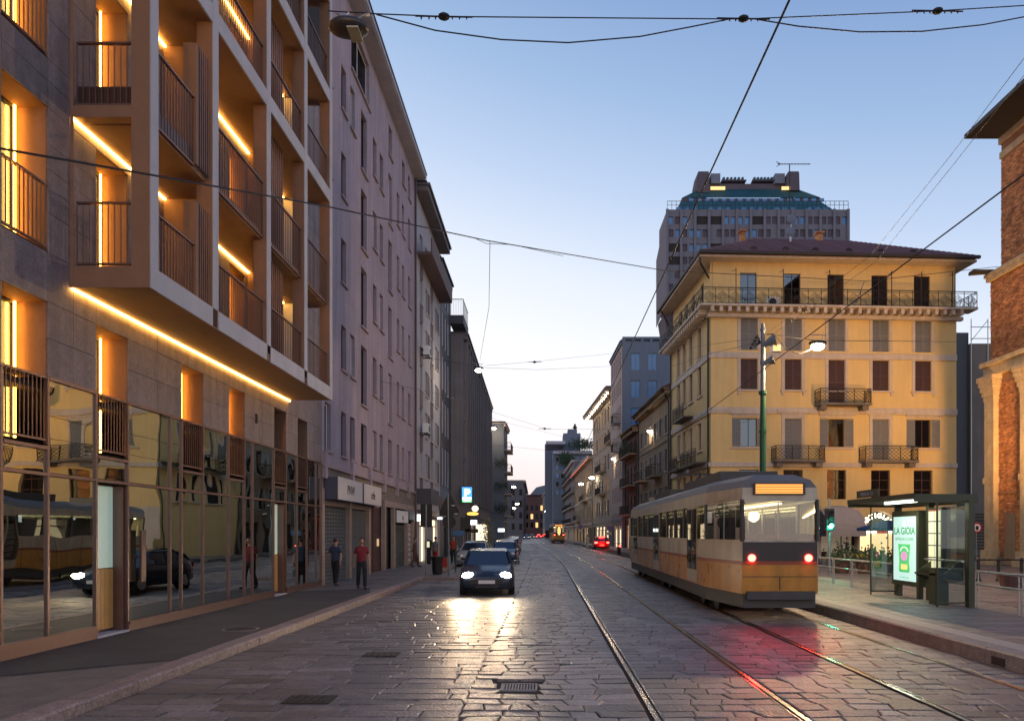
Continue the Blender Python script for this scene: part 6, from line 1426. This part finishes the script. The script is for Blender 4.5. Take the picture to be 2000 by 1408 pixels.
# illuminated advertising case
M['adlit'] = glow('lightbox_mint', (0.58, 0.9, 0.82), 0.78)
ad = thing('advertising_case', 'lit advertising case showing a green jar and LA GIOIA lettering', 'advertising case', (SX+0.7, SY+2.65, SZ), R(-90))
q = MB(); q.box(-0.72, 0.72, -0.12, 0.12, 0.32, 2.35); part('case', q, 'shelter', ad)
for x in (-0.6, 0.5): q = MB(); q.box(x, x+0.12, -0.06, 0.06, 0, 0.32); part('leg', q, 'shelter', ad)
q = MB(); q.box(-0.6, 0.6, -0.135, -0.122, 0.45, 2.2); pn = part('lit_panel', q, 'adlit', ad)
def ink(name, c, e=0.0): return mat(name, c, .6, var=0, emit=c, es=e)
gk = ink('ad_green', (0.03, 0.32, 0.12), 0.5)
textmesh('lettering', 'LA GIOIA', 0.27, gk, pn, Matrix.Translation((0, -0.137, 1.72)), 0.001, bold=0.006)
textmesh('lettering', 'ENTRA IN CUCINA', 0.115, gk, pn, Matrix.Translation((0, -0.137, 1.55)), 0.001)
textmesh('small_print', 'www  la gioia in cucina', 0.05, gk, pn, Matrix.Translation((0, -0.137, 0.53)), 0.001)
q = MB(); q.prism([(-0.26,0.68),(0.26,0.68),(0.3,0.74),(0.26,1.0),(0.33,1.45),(-0.33,1.45),(-0.26,1.0),(-0.3,0.74)], -0.139, -0.1365); part('printed_jar', q, ink('ad_jar', (0.08, 0.5, 0.16), 0.75), pn)
q = MB(); q.prism([(0.17*math.cos(a), 1.12+0.13*math.sin(a)) for a in [2*math.pi*i/12 for i in range(12)]], -0.141, -0.1395); part('printed_flower', q, ink('ad_pink', (0.75, 0.3, 0.6), 0.7), pn)
q = MB(); q.box(-0.17, 0.17, -0.141, -0.1395, 0.76, 0.9); part('printed_label', q, ink('ad_yellow', (0.9, 0.75, 0.25), 0.7), pn)
q = MB()
for i in range(9): a = math.pi*(i+0.5)/9; q.box(0.2*math.cos(a)-0.02, 0.2*math.cos(a)+0.02, -0.141, -0.1395, 1.25+0.12*math.sin(a)-0.025, 1.25+0.12*math.sin(a)+0.025)
q.prism([(0.07*math.cos(a), 2.0+0.09*math.sin(a)) for a in [2*math.pi*i/10 for i in range(10)]], -0.139, -0.1365); part('printed_crest', q, ink('ad_white', (0.8, 0.9, 0.85), 0.8), pn)
0 and lampo('AREA', 'case_glow', (0,0,0), 18, (0.7, 1.0, 0.9), 0.1, parent=ad)
# railings at the back of the platform
def railing(x, y0, y1, label):
    t = thing('platform_railing', label, 'railing', (x, y0, 0.24), 0, 'steel railings at the back of the platform'); L = y1-y0
    for nm, z, r_ in (('top_rail', 0.86, 0.032), ('lower_rail', 0.56, 0.022)): q = MB(); q.tube([(0,0,z),(0,L,z)], r_, 8); part(nm, q, 'steel', t)
    n = max(2, round(L/1.5))
    for i in range(n+1):
        for d in (-0.06, 0.06):
            yy = L*i/n+d
            if 0 <= yy <= L: q = MB(); q.tube([(0,yy,-0.01),(0,yy,0.86)], 0.017, 6); part('railing_post', q, 'steel', t)
railing(10.05, 10.5, 16.7, 'brushed steel railing on the near side of the shelter'); railing(10.05, 20.5, 34, 'brushed steel railing receding from the far side of the shelter')
# green traffic light and its post
t = thing('traffic_light', 'traffic light glowing green behind the tram at the platform end', 'traffic light', (P2(1620, 30)[0], 30, 0.24))
part('pole', MB().cyl(0, 0, 0, 3.2, 0.05, 8), 'mastg', t); zl = zt(1027, 30)-0.24
q = MB(); q.box(-0.16, 0.16, -0.12, 0.12, zl-0.2, zl+0.72); part('signal_head', q, 'black', t)
q = MB(); q.tube([(0,-0.121,zl),(0,-0.14,zl)], 0.105, 16); part('green_lens', q, glow('green_lamp', (0.05, 1.0, 0.6), 40), t)
for k_ in (1, 2): q = MB(); q.tube([(0,-0.121,zl+0.27*k_),(0,-0.135,zl+0.27*k_)], 0.1, 14); part('dark_lens', q, 'rubber', t)
q = MB()
for k_ in range(3): q.prism([(0.12*math.cos(a), zl+0.27*k_+0.12*math.sin(a)) for a in [math.pi*i/8 for i in range(9)]]+[(0.1*math.cos(a), zl+0.27*k_+0.1*math.sin(a)) for a in [math.pi*(8-i)/8 for i in range(9)]], -0.26, -0.121)
part('visor', q, 'black', t)
lampo('POINT', 'green_glow', (P2(1620, 30)[0], 29.6, zt(1027, 30)), 35, (0.05, 1, 0.55), 0.1)
# mast with floodlights
t = thing('catenary_mast', 'tall green and grey steel mast with loudspeakers and floodlights', 'mast', (P2(1490, 26.0)[0]+1.0, 28.0, 0.2)); mx = t.location.x; my = 28.0
dz = -0.2
zz = lambda py: zt(py, my)-0.2
mxp = P2(1490, my)[0]; t.location.x = mxp
part('lower_shaft', MB().tube([(0,0,0),(0,0,zz(850)),(0,0,zz(768))], [0.14,0.12,0.1], 12), 'green', t)
part('upper_shaft', MB().tube([(0,0,zz(768)+0.001),(0,0,zz(632))], [0.095,0.075], 12), 'mastg', t)
for py in (767, 842, 708, 645): q = MB(); q.cyl(0, 0, zz(py)-0.06, zz(py)+0.06, 0.15 if py > 760 else 0.11, 12); part('collar', q, 'mastg' if py < 760 else 'green', t)
for (py, dx, s_) in ((672, 0.42, 1), (709, 0.35, 0.75)):
    q = MB(); z_ = zz(py); q.tube([(0.02,-0.1,z_-0.1),(dx*0.3,-0.15,z_),(dx,-0.25,z_+0.08)], [0.07*s_,0.12*s_,0.26*s_], 14); part('loudspeaker', q, 'mastg', t)
q = MB(); q.box(0.28, 0.62, -0.3, -0.1, zz(690), zz(676)); fl_ = part('floodlight', q, 'steel', t)
q = MB(); q.box(0.31, 0.6, -0.32, -0.301, zz(690)+0.02, zz(677)); part('lamp_face', q, 'litw', fl_)
q = MB(); z_ = zz(670)
for i in range(7): q.bar((-0.08,0,z_), (-0.55+0.05*i, -0.1, z_-0.3+0.1*i), 0.025)
for i in range(4): q.ball((-0.5+0.07*i,-0.1,z_-0.2+0.13*i), 0.06, 6)
part('wire_bracket', q, 'black', t)
# lamps hung on wires
def hanging(label, px, py, y, lit=True, e=900, mt='lamp', colr=(1, 0.66, 0.34), s_=1.0, group='street lamps hung over the roadway'):
    c = at(px, py, y); t = thing('hanging_street_lamp', label, 'street lamp', tuple(c), 0, group)
    q = MB(); q.ball((0,0,0.1*s_), 0.3*s_, 14, sz=0.35, sx=1.2, sy=0.8); part('lamp_hood', q, 'black', t, smooth=True)
    q = MB(); q.ball((0,0,-0.04*s_), 0.24*s_, 12, sz=0.6, sx=1.1, sy=0.9); part('lamp_glass', q, mt if lit else 'litdim', t, smooth=True)
    q = MB(); q.tube([(-0.35*s_,0,0.42*s_),(0.35*s_,0,0.42*s_)], 0.015, 5); q.tube([(-0.15*s_,0,0.15*s_),(-0.2*s_,0,0.42*s_)], 0.015, 5); q.tube([(0.15*s_,0,0.15*s_),(0.2*s_,0,0.42*s_)], 0.015, 5); part('bracket', q, 'steel', t)
    if lit and e: lampo('POINT', 'street_lamp_light', (c.x, c.y-0.05, c.z-0.25), e, colr, 0.15)
    return t
hanging('bright warm street lamp hanging from the wire beside the green mast', 1597, 675, 28.0, e=3400)
hanging('white lit street lamp hanging near the ribbed stone block', 935, 722, 52, mt='lampw', e=260, colr=(1, 0.82, 0.6))
for (px, py, y, lb) in ((1269, 841, 72, 'warm lit street lamp in front of the red roofed houses'), (1198, 895, 95, 'lit street lamp before the gold eaved building'), (965, 836, 98, 'small lit street lamp on the wire beyond the ribbed block'), (1135, 944, 135, 'small lit street lamp beside the gold eaved building, lower and left'), (1156, 932, 120, 'small white street lamp just under the shallow balconies'), (1003, 950, 150, 'small lit street lamp over the far parked cars'), (1010, 983, 190, 'upper of the faint paired street lamps in the far distance'), (1004, 992, 205, 'lower of the faint paired street lamps in the far distance'), (1066, 998, 230, 'faint street lamp above the distant tram')):
    hanging(lb, px, py, y, e=190 if y < 140 else 0, s_=1.0 if y < 120 else 1.7, mt='lampw')
# off-frame continuation of the same lamps and the church floodlight (street fittings beyond the picture edge)
hanging('street lamp hanging over the road behind the camera', VX+F*2.6/3, 0, 3, e=0) if 0 else None
t = hanging('street lamp hanging over the roadway behind the viewpoint', VX, VY, 1.0, e=0); t.location = (-4.2, -7.0, 8.0); lampo('POINT', 'street_lamp_light', (-4.2, -7.05, 7.7), 1500, (1, 0.5, 0.22), 0.15)
t = thing('church_floodlight', 'post mounted floodlight aimed at the brick church', 'floodlight', (24.6, 33.5, 0.06)); part('post', MB().cyl(0, 0, 0, 4.5, 0.06, 8), 'black', t)
q = MB(); q.box(-0.3, 0.3, -0.2, 0.2, 4.5, 4.9); part('housing', q, 'black', t)
lampo('SPOT', 'church_flood', (24.7, 33.9, 4.9), 9000, (1, 0.52, 0.17), 0.7, (27, 43.0, 11), R(100), 1.0)
# unlit lamp close by, on the span wire
c = at(681, 55, 11.5); t = thing('hanging_street_lamp', 'large unlit street lamp hanging close overhead beside the loggia frame', 'street lamp', tuple(c), R(0))
q = MB(); q.ball((0,0,0), 0.33, 18, sz=0.34, sx=1.0, sy=0.72); part('lamp_hood', q, mat('lamp_hood_brown', (0.07, 0.06, 0.055), .4, .3, var=0), t, smooth=True)
q = MB(); q.box(0.02, 0.2, -0.2, 0.16, -0.128, -0.105); part('lamp_glass', q, mat('lamp_glass_off', (0.5, 0.47, 0.3), .3, var=0), t)
q = MB(); q.tube([(-0.2,0,0.23),(-0.05,0,0.13),(0.1,0,0.12),(0.25,0,0.2),(0.34,0,0.22)], 0.022, 6); q.tube([(-0.1,0,0.12),(0,0,0.25)], 0.015, 5); part('bracket', q, 'steel', t)
# ================================================================== WIRES
def sagline(a, b, sag, n=10): return [a.lerp(b, i/n)-Vector((0,0,sag*4*(i/n)*(1-i/n))) for i in range(n+1)]
def wire(label, pts, r=0.012, nm='overhead_wire'):
    r *= 0.85
    o = pts[0]; q = MB(); q.tube([p-o for p in pts], r, 5); return solo(nm, q, 'wire', label, 'wire', tuple(o), group='overhead wires')
def pw(lst): return [at(*p) for p in lst]
wire('straight upper span wire across the top of the sky', pw([(640,22,11.5),(740,28,11.6),(870,33,12),(1450,38,13),(1830,22,13.5),(2040,9,14)]), 0.012)
wire('sagging span wire curving below the upper one, left half', pw([(735,29,11.6),(850,60,12),(980,78,12.3),(1110,84,12.6),(1250,72,12.9),(1350,53,13),(1430,37,13)]), 0.014)
wire('sagging span wire curving below the upper one, right half', pw([(1470,37,13),(1560,52,13),(1680,63,13),(1800,62,13),(1920,49,13.5),(2040,26,14)]), 0.014)
for i, (px, py, y, lb) in enumerate(((867, 33, 12, 'black wire insulator on the left of the top span wire'), (1452, 37, 13, 'black wire insulator at the middle of the top span wire'), (1831, 22, 13.5, 'black wire insulator on the right of the top span wire'))):
    c = at(px, py, y); t = thing('wire_insulator', lb, 'insulator', tuple(c), 0, 'insulators on the span wire'); q = MB(); q.ball((0,0,0), 0.085, 10, sx=1.2, sz=0.6); part('insulator_body', q, 'wire', t)
    q = MB(); q.tube([(-0.48,0,0.01),(0.48,0,-0.01)], 0.014, 5)
    for k_ in (-0.38, -0.25, -0.14, 0.14, 0.26, 0.38): q.tube([(k_,0,0),(k_,0,-0.05)], [0.02,0.008], 5)
    part('clip_bar', q, 'wire', t)
def contact(x, z, y0, lb): 
    P = railpath(x, y0, 300); wire(lb, [Vector((p, y_, z)) for p, y_ in [(x+bend(y_), y_) for y_ in [y0, 8, 12, 16, 20, 26, 32, 40, 46, 52, 58, 70, 90, 130, 200, 300]]], 0.012)
contact(1.95, 6.25, 4, 'tram contact wire running away above the inner track')
contact(5.35, 6.0, 4, 'tram contact wire running away above the outer track')
wire('long feeder wire slanting from upper left to the church', pw([(-20,287,9),(300,343,11),(640,404,16),(950,470,22),(1300,529,30),(1690,549,36),(1950,521,44)]), 0.02)
wire('slack feeder strand near the wire junction', pw([(930,467,21.8),(950,476,21.9),(1000,478,22.5),(1100,500,25)]), 0.01)
wire('pale drop wire holding the white street lamp', [at(957,471,22.4), at(955,600,30), at(936,712,52)], 0.012)
wire('short bridle wire joining the feeder to the outer contact wire', pw([(1688,550,36),(1672,592,30)]), 0.02)
wire('pair of thin wires slanting to the mast, upper one', pw([(2030,75,12),(1860,300,18),(1700,500,25),(1500,650,28)]), 0.008)
wire('pair of thin wires slanting to the mast, lower one', pw([(2030,110,12),(1870,312,18),(1710,512,25),(1500,660,28)]), 0.008)
wire('glowing lit cable looping from the mast to the bright lamp', pw([(1497,655,28),(1508,651,28),(1520,662,28),(1535,682,28),(1560,691,28),(1585,682,28)]), 0.02)['label']
wire('straight stay wire holding the bright lamp', pw([(1497,652,28),(1520,655,28),(1590,665,28),(1750,666,34),(1875,668,50)]), 0.016)
wire('span wire crossing low between the facades at the white lamp', pw([(845,700,48),(950,718,50),(1050,722,55),(1200,715,80)]), 0.012)
wire('upper span wire crossing the far street', pw([(950,714,50),(1045,706,60),(1200,690,88)]), 0.012)
wire('span wire from the mauve block to the lit lamp by the red roofs', pw([(700,735,32),(860,770,45),(980,810,60),(1070,838,66),(1269,838,72)]), 0.012)
wire('low span wire at the gold eaved building', pw([(905,800,60),(1000,828,90),(1140,862,110)]), 0.014)
wire('span wire across the far street at mid height', pw([(960,868,95),(1198,893,95)]), 0.014)
wire('thin span wire from the palazzo to the mast', pw([(1300,720,60),(1390,690,45),(1485,668,28)]), 0.012)
wire('second thin span wire from the palazzo to the mast', pw([(1240,700,80),(1390,672,45),(1485,660,28)]), 0.01)
for px, py, y, lb in ((1044, 707, 60, 'small insulator on the far upper span wire'), (1064, 837, 66, 'small insulator on the span wire over the far street')):
    c = at(px, py, y); q = MB(); q.tube([(-0.6,0,0),(-0.15,0,0),(0,0,0),(0.15,0,0),(0.6,0,0)], [0.02,0.03,0.12,0.03,0.02], 6); solo('wire_insulator', q, 'wire', lb, 'insulator', tuple(c), group='insulators on the span wire')

# ================================================================== STREET FURNITURE ON THE LEFT
def g13(px, py): x, y = gnd(px, py, 0.13); return (x, y, 0.13)
def zl_(py, y): return zt(py, y)-0.13
x, y, _ = g13(832, 1125); t = thing('traffic_light', 'back of a black traffic light on a slim grey pole at the pavement corner', 'traffic light', (x, y, 0.13))
part('pole', MB().cyl(0, 0, 0, zl_(985, y), 0.035, 8), 'mastg', t); q = MB(); q.box(-0.2, 0.17, 0.05, 0.25, zl_(1027, y), zl_(986, y)); part('signal_head', q, 'black', t)
q = MB(); q.box(-0.26, 0.24, 0.12, 0.14, zl_(1029, y), zl_(984, y)); part('back_board', q, 'black', t)
x, y, _ = g13(877, 1125); t = thing('road_sign', 'triangular sign above a round sign seen from behind on one grey pole', 'road sign', (x, y, 0.13))
part('pole', MB().tube([(0,0,0),(-0.05,0,zl_(962, y))], 0.033, 8), 'mastg', t)
q = MB(); z0, z1 = zl_(1007, y), zl_(964, y); q.prism([(-0.42, z0+0.03), (-0.38, z0), (0.38, z0), (0.42, z0+0.03), (0.42, z0+0.2), (0.05, z1), (-0.05, z1), (-0.42, z0+0.2)], 0.045, 0.06); part('triangle_plate', q, 'black', t)
q = MB(); zc = zl_(1019, y); q.prism([(0.29*math.cos(a), zc+0.29*math.sin(a)) for a in [2*math.pi*i/24 for i in range(24)]], 0.045, 0.06); part('round_plate', q, 'black', t)
q = MB(); q.box(0.1, 0.26, 0.035, 0.044, z0+0.42, z0+0.47); q.box(0.22, 0.38, 0.035, 0.044, z0+0.05, z0+0.1); part('sticker', q, 'signw', t)
x, y, _ = g13(890, 1117); t = thing('street_name_post', 'thin green post with a blue street plate beside the signs', 'sign post', (x, y, 0.13)); part('post', MB().cyl(0, 0, 0, zl_(1050, y), 0.03, 8), 'green', t)
q = MB(); q.box(-0.12, 0.42, -0.02, 0.0, zl_(1043, y)-0.05, zl_(1036, y)); part('plate', q, mat('plate_blue', (0.06, 0.16, 0.32), .4, var=0), t)
x, y, _ = g13(854, 1121); t = thing('litter_bin', 'black cast street litter bin at the pavement corner', 'bin', (x, y, 0.13)); q = MB(); q.lathe(0, 0, [(0.2,0),(0.22,0.05),(0.24,0.5),(0.27,0.72),(0.29,0.78),(0.27,0.8),(0.24,0.7)], 16); part('bin_body', q, 'black', t)
q = MB(); q.lathe(0, 0, [(0.3,0.7),(0.3,0.75)], 16); part('rim', q, 'iron', t)
x, y, _ = g13(837, 1101); t = thing('parking_meter', 'dark parking meter with small lit screen near the corner', 'parking meter', (x, y, 0.13)); q = MB(); q.box(-0.14, 0.14, -0.1, 0.1, 0, 0.85); q.prism([(-0.2,0.85),(0.2,0.85),(0.2,1.35)]+[(0.2*math.cos(a), 1.35+0.12*math.sin(a)) for a in [math.pi*i/8 for i in range(1, 8)]]+[(-0.2,1.35)], -0.12, 0.12); part('casing', q, 'black', t)
q = MB(); q.box(-0.08, 0.08, -0.13, -0.121, 1.0, 1.35); part('screen', q, 'paper', t)
x, y, _ = g13(868, 1109); t = thing('suitcase_trolley', 'upright red box trolley standing by the sign pole', 'trolley', (x, y, 0.13)); q = MB(); q.box(-0.14, 0.14, -0.1, 0.1, 0.05, 0.55); part('box_body', q, 'redc', t); q = MB(); q.bar((-0.1,0.08,0.55),(-0.1,0.08,0.8),0.02); q.bar((0.1,0.08,0.55),(0.1,0.08,0.8),0.02); q.bar((-0.1,0.08,0.8),(0.1,0.08,0.8),0.02); part('handle', q, 'black', t)
# second signal group and lit signs on the ribbed block
t = thing('traffic_light', 'dark traffic light and boxes on a pole in front of the ribbed block', 'traffic light', (P2(911, 54)[0], 54, 0.13)); part('pole', MB().cyl(0, 0, 0, zl_(1000, 54), 0.05, 8), 'black', t)
q = MB(); q.box(-0.45, 0.3, -0.1, 0.15, zl_(1037, 54), zl_(1010, 54)); q.box(-0.1, 0.9, -0.1, 0.0, zl_(1040, 54), zl_(1033, 54)); part('signal_head', q, 'black', t)
c = at(912, 966, 59.6); t = thing('parking_sign', 'glowing blue and white P parking sign with green band', 'sign', tuple(c), 0)
q = MB(); q.box(-0.43, 0.43, 0, 0.2, -0.65, 0.65); part('sign_case', q, 'black', t); q = MB(); q.box(-0.41, 0.41, -0.02, -0.001, -0.4, 0.63); part('blue_panel', q, glow('panel_blue', (0.02, 0.3, 0.95), 1.6), t)
q = MB(); q.box(-0.41, 0.41, -0.02, -0.001, -0.62, -0.41); part('green_band', q, glow('panel_green', (0.05, 0.75, 0.15), 1.2), t); q = MB(); q.box(-0.36, 0.36, -0.024, -0.021, -0.4, -0.2); part('white_band', q, 'signwhite', t)
textmesh('letter', 'P', 1.0, glow('panel_white', (0.9, 0.95, 1), 2.5), t, Matrix.Translation((0, -0.03, -0.22)), 0.004, bold=0.03)
textmesh('arrows', '<<<<', 0.26, 'signwhite', t, Matrix.Translation((0, -0.03, -0.6)), 0.004, bold=0.01)
for (px, py, y, w_, h_, mt, lb) in ((928, 993, 59.5, 0.55, 0.5, 'lampdisc', 'round cream lit sign on the ribbed block'), (923, 1003, 59.5, 1.0, 0.28, 'ambersign', 'orange lit lettering sign under the round one'), (924, 1020, 59.5, 0.65, 0.4, 'signwhite', 'white lit logo sign beside the dark signal'), (819, 1011, 43.6, 0.27, 0.42, 'signwhite', 'small white lit sign by the corner of the mauve block'), (852, 1003, 47.5, 0.45, 0.45, 'discoff', 'round cream shop sign under the canopy boxes'), (859, 1012, 47, 0.32, 0.14, 'signwhite', 'small glowing white sign under the brown canopy'), (979, 1035, 88, 0.8, 0.4, 'signwhite', 'far white lightbox past the ribbed block')):
    if 'lampdisc' not in M: M['lampdisc'] = glow('disc_cream', (1, 0.85, 0.5), 1.8); M['ambersign'] = glow('sign_amber', (1, 0.4, 0.05), 2.2); M['discoff'] = mat('disc_off', (0.45, 0.4, 0.3), .6, var=0)
    c = at(px, py, y); t = thing('lit_sign', lb, 'sign', tuple(c), 0); q = MB()
    if 'round' in lb: q.prism([(w_/2*math.cos(a), h_/2*math.sin(a)) for a in [2*math.pi*i/20 for i in range(20)]], -0.03, 0.0)
    else: q.box(-w_/2, w_/2, -0.03, 0, -h_/2, h_/2)
    part('sign_face', q, mt, t); q = MB(); q.box(-w_/2-0.02, w_/2+0.02, 0.001, 0.12, -h_/2-0.02, h_/2+0.02) if 'round' not in lb else q.box(-0.1, 0.1, 0.001, 0.15, -0.1, 0.1); part('sign_case', q, 'black', t)
q = MB(); q.box(-0.5, 0.5, -0.02, 0.02, 0.1, 2.6); t = solo('shop_window_light', q, 'shopglow', 'bright warm lit shop window near the far parked cars', 'shop window', (P2(944, 63)[0]-0.15, 63, 0.13))
# overgrown figure-like shrub by the parked cars
t = thing('potted_shrub', 'tall pale grey green shrub in a pot behind the white hatchback', 'plant', (P2(954, 55)[0], 55, 0.0)); q = MB(); rd = random.Random(2)
for j in range(700):
    p = Vector((rd.gauss(0, 0.27), rd.gauss(0, 0.27), rd.uniform(0.5, 3.1))); p.x *= 1.1-abs(p.z-1.8)*0.4; s_ = 0.09; a = rd.uniform(0, 6.28)
    q.poly([p, p+Vector((s_*math.cos(a), 0.02, s_*math.sin(a))), p+Vector((s_*math.cos(a+1.3), -0.02, s_*math.sin(a+1.3)))])
part('foliage', q, mat('pale_leaf', (0.16, 0.17, 0.12), .8, var=.3, scale=6), t); part('pot', MB().lathe(0, 0, [(0.3,0),(0.38,0.5),(0.36,0.5)], 12), 'grey', t)
# right side no-parking signs, bollards, planters, round sign
for (px, py0, py1, y, lb) in ((1190, 1031, 1080, 78, 'no parking sign on a pole near the red car'), (1134, 1028, 1068, 100, 'no parking sign with white plate further along the right pavement')):
    c = P2(px, y); t = thing('no_parking_sign', lb, 'road sign', (c[0], y, 0.12), 0, 'no parking signs'); z_ = zt(py0, y)-0.12
    part('pole', MB().cyl(0, 0, 0, z_+0.3, 0.04, 6), 'mastg', t); r_ = 0.33
    disc = lambda rr, d: MB().prism([(rr*math.cos(a), z_+rr*math.sin(a)) for a in [2*math.pi*i/20 for i in range(20)]], -0.06-d, -0.05-d)
    part('red_ring', disc(r_, 0), mat('sign_red_paint', (0.55, 0.03, 0.03), .4, var=0), t); part('blue_disc', disc(r_*0.78, 0.012), mat('sign_blue_paint', (0.03, 0.1, 0.4), .4, var=0), t)
    q = MB(); q.bar((-r_*0.6,-0.08,z_+r_*0.6), (r_*0.6,-0.08,z_-r_*0.6), 0.09, 0.01); part('red_bar', q, 'sign_red_bar' if 0 else mat('sign_red_paint', (0.55,0.03,0.03), .4, var=0), t)
    q = MB(); q.box(-0.25, 0.25, -0.06, -0.045, z_-0.75, z_-0.42); part('lower_plate', q, 'whitec', t)
c = (P2(1907, 40)[0], 40); t = thing('road_sign', 'small round red rimmed sign on a pole before the church', 'road sign', (c[0], 40, 0.06)); z_ = zt(1030, 40)-0.06
part('pole', MB().cyl(0, 0, 0, z_, 0.03, 6), 'mastg', t)
for rr, d, mt in ((0.27, 0, mat('sign_red_paint', (0.55,0.03,0.03), .4, var=0)), (0.2, 0.012, 'white'), ):
    part('sign_disc', MB().prism([(rr*math.cos(a), z_+rr*math.sin(a)) for a in [2*math.pi*i/20 for i in range(20)]], -0.05-d, -0.04-d), mt, t)
q = MB(); q.ball((0,-0.07,z_-0.02), 0.09, 8, sy=0.2, sz=1.5); part('symbol', q, 'black', t)
PL = ['terracotta cafe planter, leftmost behind the platform railing', 'terracotta cafe planter, second behind the platform railing', 'terracotta cafe planter under the blue umbrella', 'long planter box behind the near railing']
for i, (px, py) in enumerate(((1644, 1119), (1689, 1120), (1725, 1124), (1975, 1150))):
    x, y = gnd(px, py, 0.06); t = thing('planter', PL[i], 'planter', (x, y, 0.06), 0, 'cafe planters'); r_ = 0.4
    part('pot', MB().lathe(0, 0, [(0.3,0),(0.42,0.5),(0.46,0.55),(0.4,0.55)], 14), 'dbrick' if i != 2 else 'grey', t)
    if i < 3:
        q = MB(); rd = random.Random(20+i)
        for j in range(260):
            p = Vector((rd.gauss(0, 0.28), rd.gauss(0, 0.28), 0.75+rd.gauss(0, 0.25))); s_ = 0.12; a = rd.uniform(0, 6.28)
            q.poly([p, p+Vector((s_*math.cos(a), 0.03, s_*math.sin(a))), p+Vector((s_*math.cos(a+1.3), -0.03, s_*math.sin(a+1.3)))])
        part('foliage', q, 'leaf', t)
BL = ['black bollard with rail in front of the church, left', 'black bollard with rail in front of the church, middle', 'black bollard with rail in front of the church, right']
for i, px in enumerate((1911, 1950, 1995)):
    x, y = gnd(px, 1135, 0.06); t = thing('bollard', BL[i], 'bollard', (x, y, 0.06), 0, 'bollards before the church'); part('post', MB().lathe(0, 0, [(0.12,0),(0.09,0.08),(0.06,0.15),(0.06,0.8),(0.09,0.86),(0.04,0.95)], 10), 'black', t)
    q = MB(); q.tube([(-0.7,0,0.86),(0.7,0,0.86)], 0.03, 6); part('cross_rail', q, 'black', t)
TL = ['cafe table with a yellow cloth near the traffic light', 'cafe table with dark top near the umbrella', 'cafe table with dark top beside the seated guests']
for i, (x, y) in enumerate(((18.0*0.0+P2(1672, 40)[0], 40), (P2(1655, 43)[0], 43), (18.9, 43.6))):
    t = thing('cafe_table', TL[i], 'table', (x, y, 0.06), 0, 'cafe tables on the plaza'); part('pedestal', MB().cyl(0, 0, 0, 0.72, 0.035, 8), 'black', t); part('table_top', MB().cyl(0, 0, 0.72, 0.75, 0.38, 16), 'black', t)
    if i == 0: q = MB(); q.box(-0.4, 0.4, -0.4, 0.4, 0.752, 0.77); q.box(-0.42, 0.42, -0.42, -0.4, 0.3, 0.77); solo('tablecloth', q, mat('yellow_cloth', (0.6, 0.42, 0.03), .8, var=.05), 'yellow cloth draped over the cafe table near the traffic light', 'tablecloth', (x, y, 0.06))
CHL = 'dark cafe chair turned away at the left of the cafe tables'
q = MB(); q.box(-0.22, 0.22, -0.22, 0.22, 0.43, 0.47); ch = thing('cafe_chair', CHL, 'chair', (16.3, 41.5, 0.06), R(30), 'dark cafe chairs on the plaza'); part('seat', q, 'black', ch); q = MB(); q.box(-0.22, 0.22, 0.18, 0.22, 0.5, 0.85); part('backrest', q, 'black', ch)
for a in (-0.2, 0.2):
    for b in (-0.2, 0.2): part('leg', MB().cyl(a, b, 0, 0.43, 0.015, 5), 'black', ch)
for i, (x, y, r_, lb) in enumerate(((17.4, 40.2, 190, 'dark cafe chair beside the yellow clothed table'), (15.6, 43.0, 60, 'dark cafe chair nearest the traffic light pole'), (19.0, 42.4, 20, 'dark cafe chair in front of the guest in pale top'), (18.2, 44.6, 200, 'dark cafe chair behind the umbrella pole'))): dup(ch, (x, y, 0.06), R(r_), lb)
q = MB(); q.box(-0.12, 0.12, -0.05, 0.05, 0, 0.03); solo('crushed_can', q, 'steel', 'crushed foil litter lying under the advertising case', 'litter', (9.6, 19.2, 0.245), R(20))
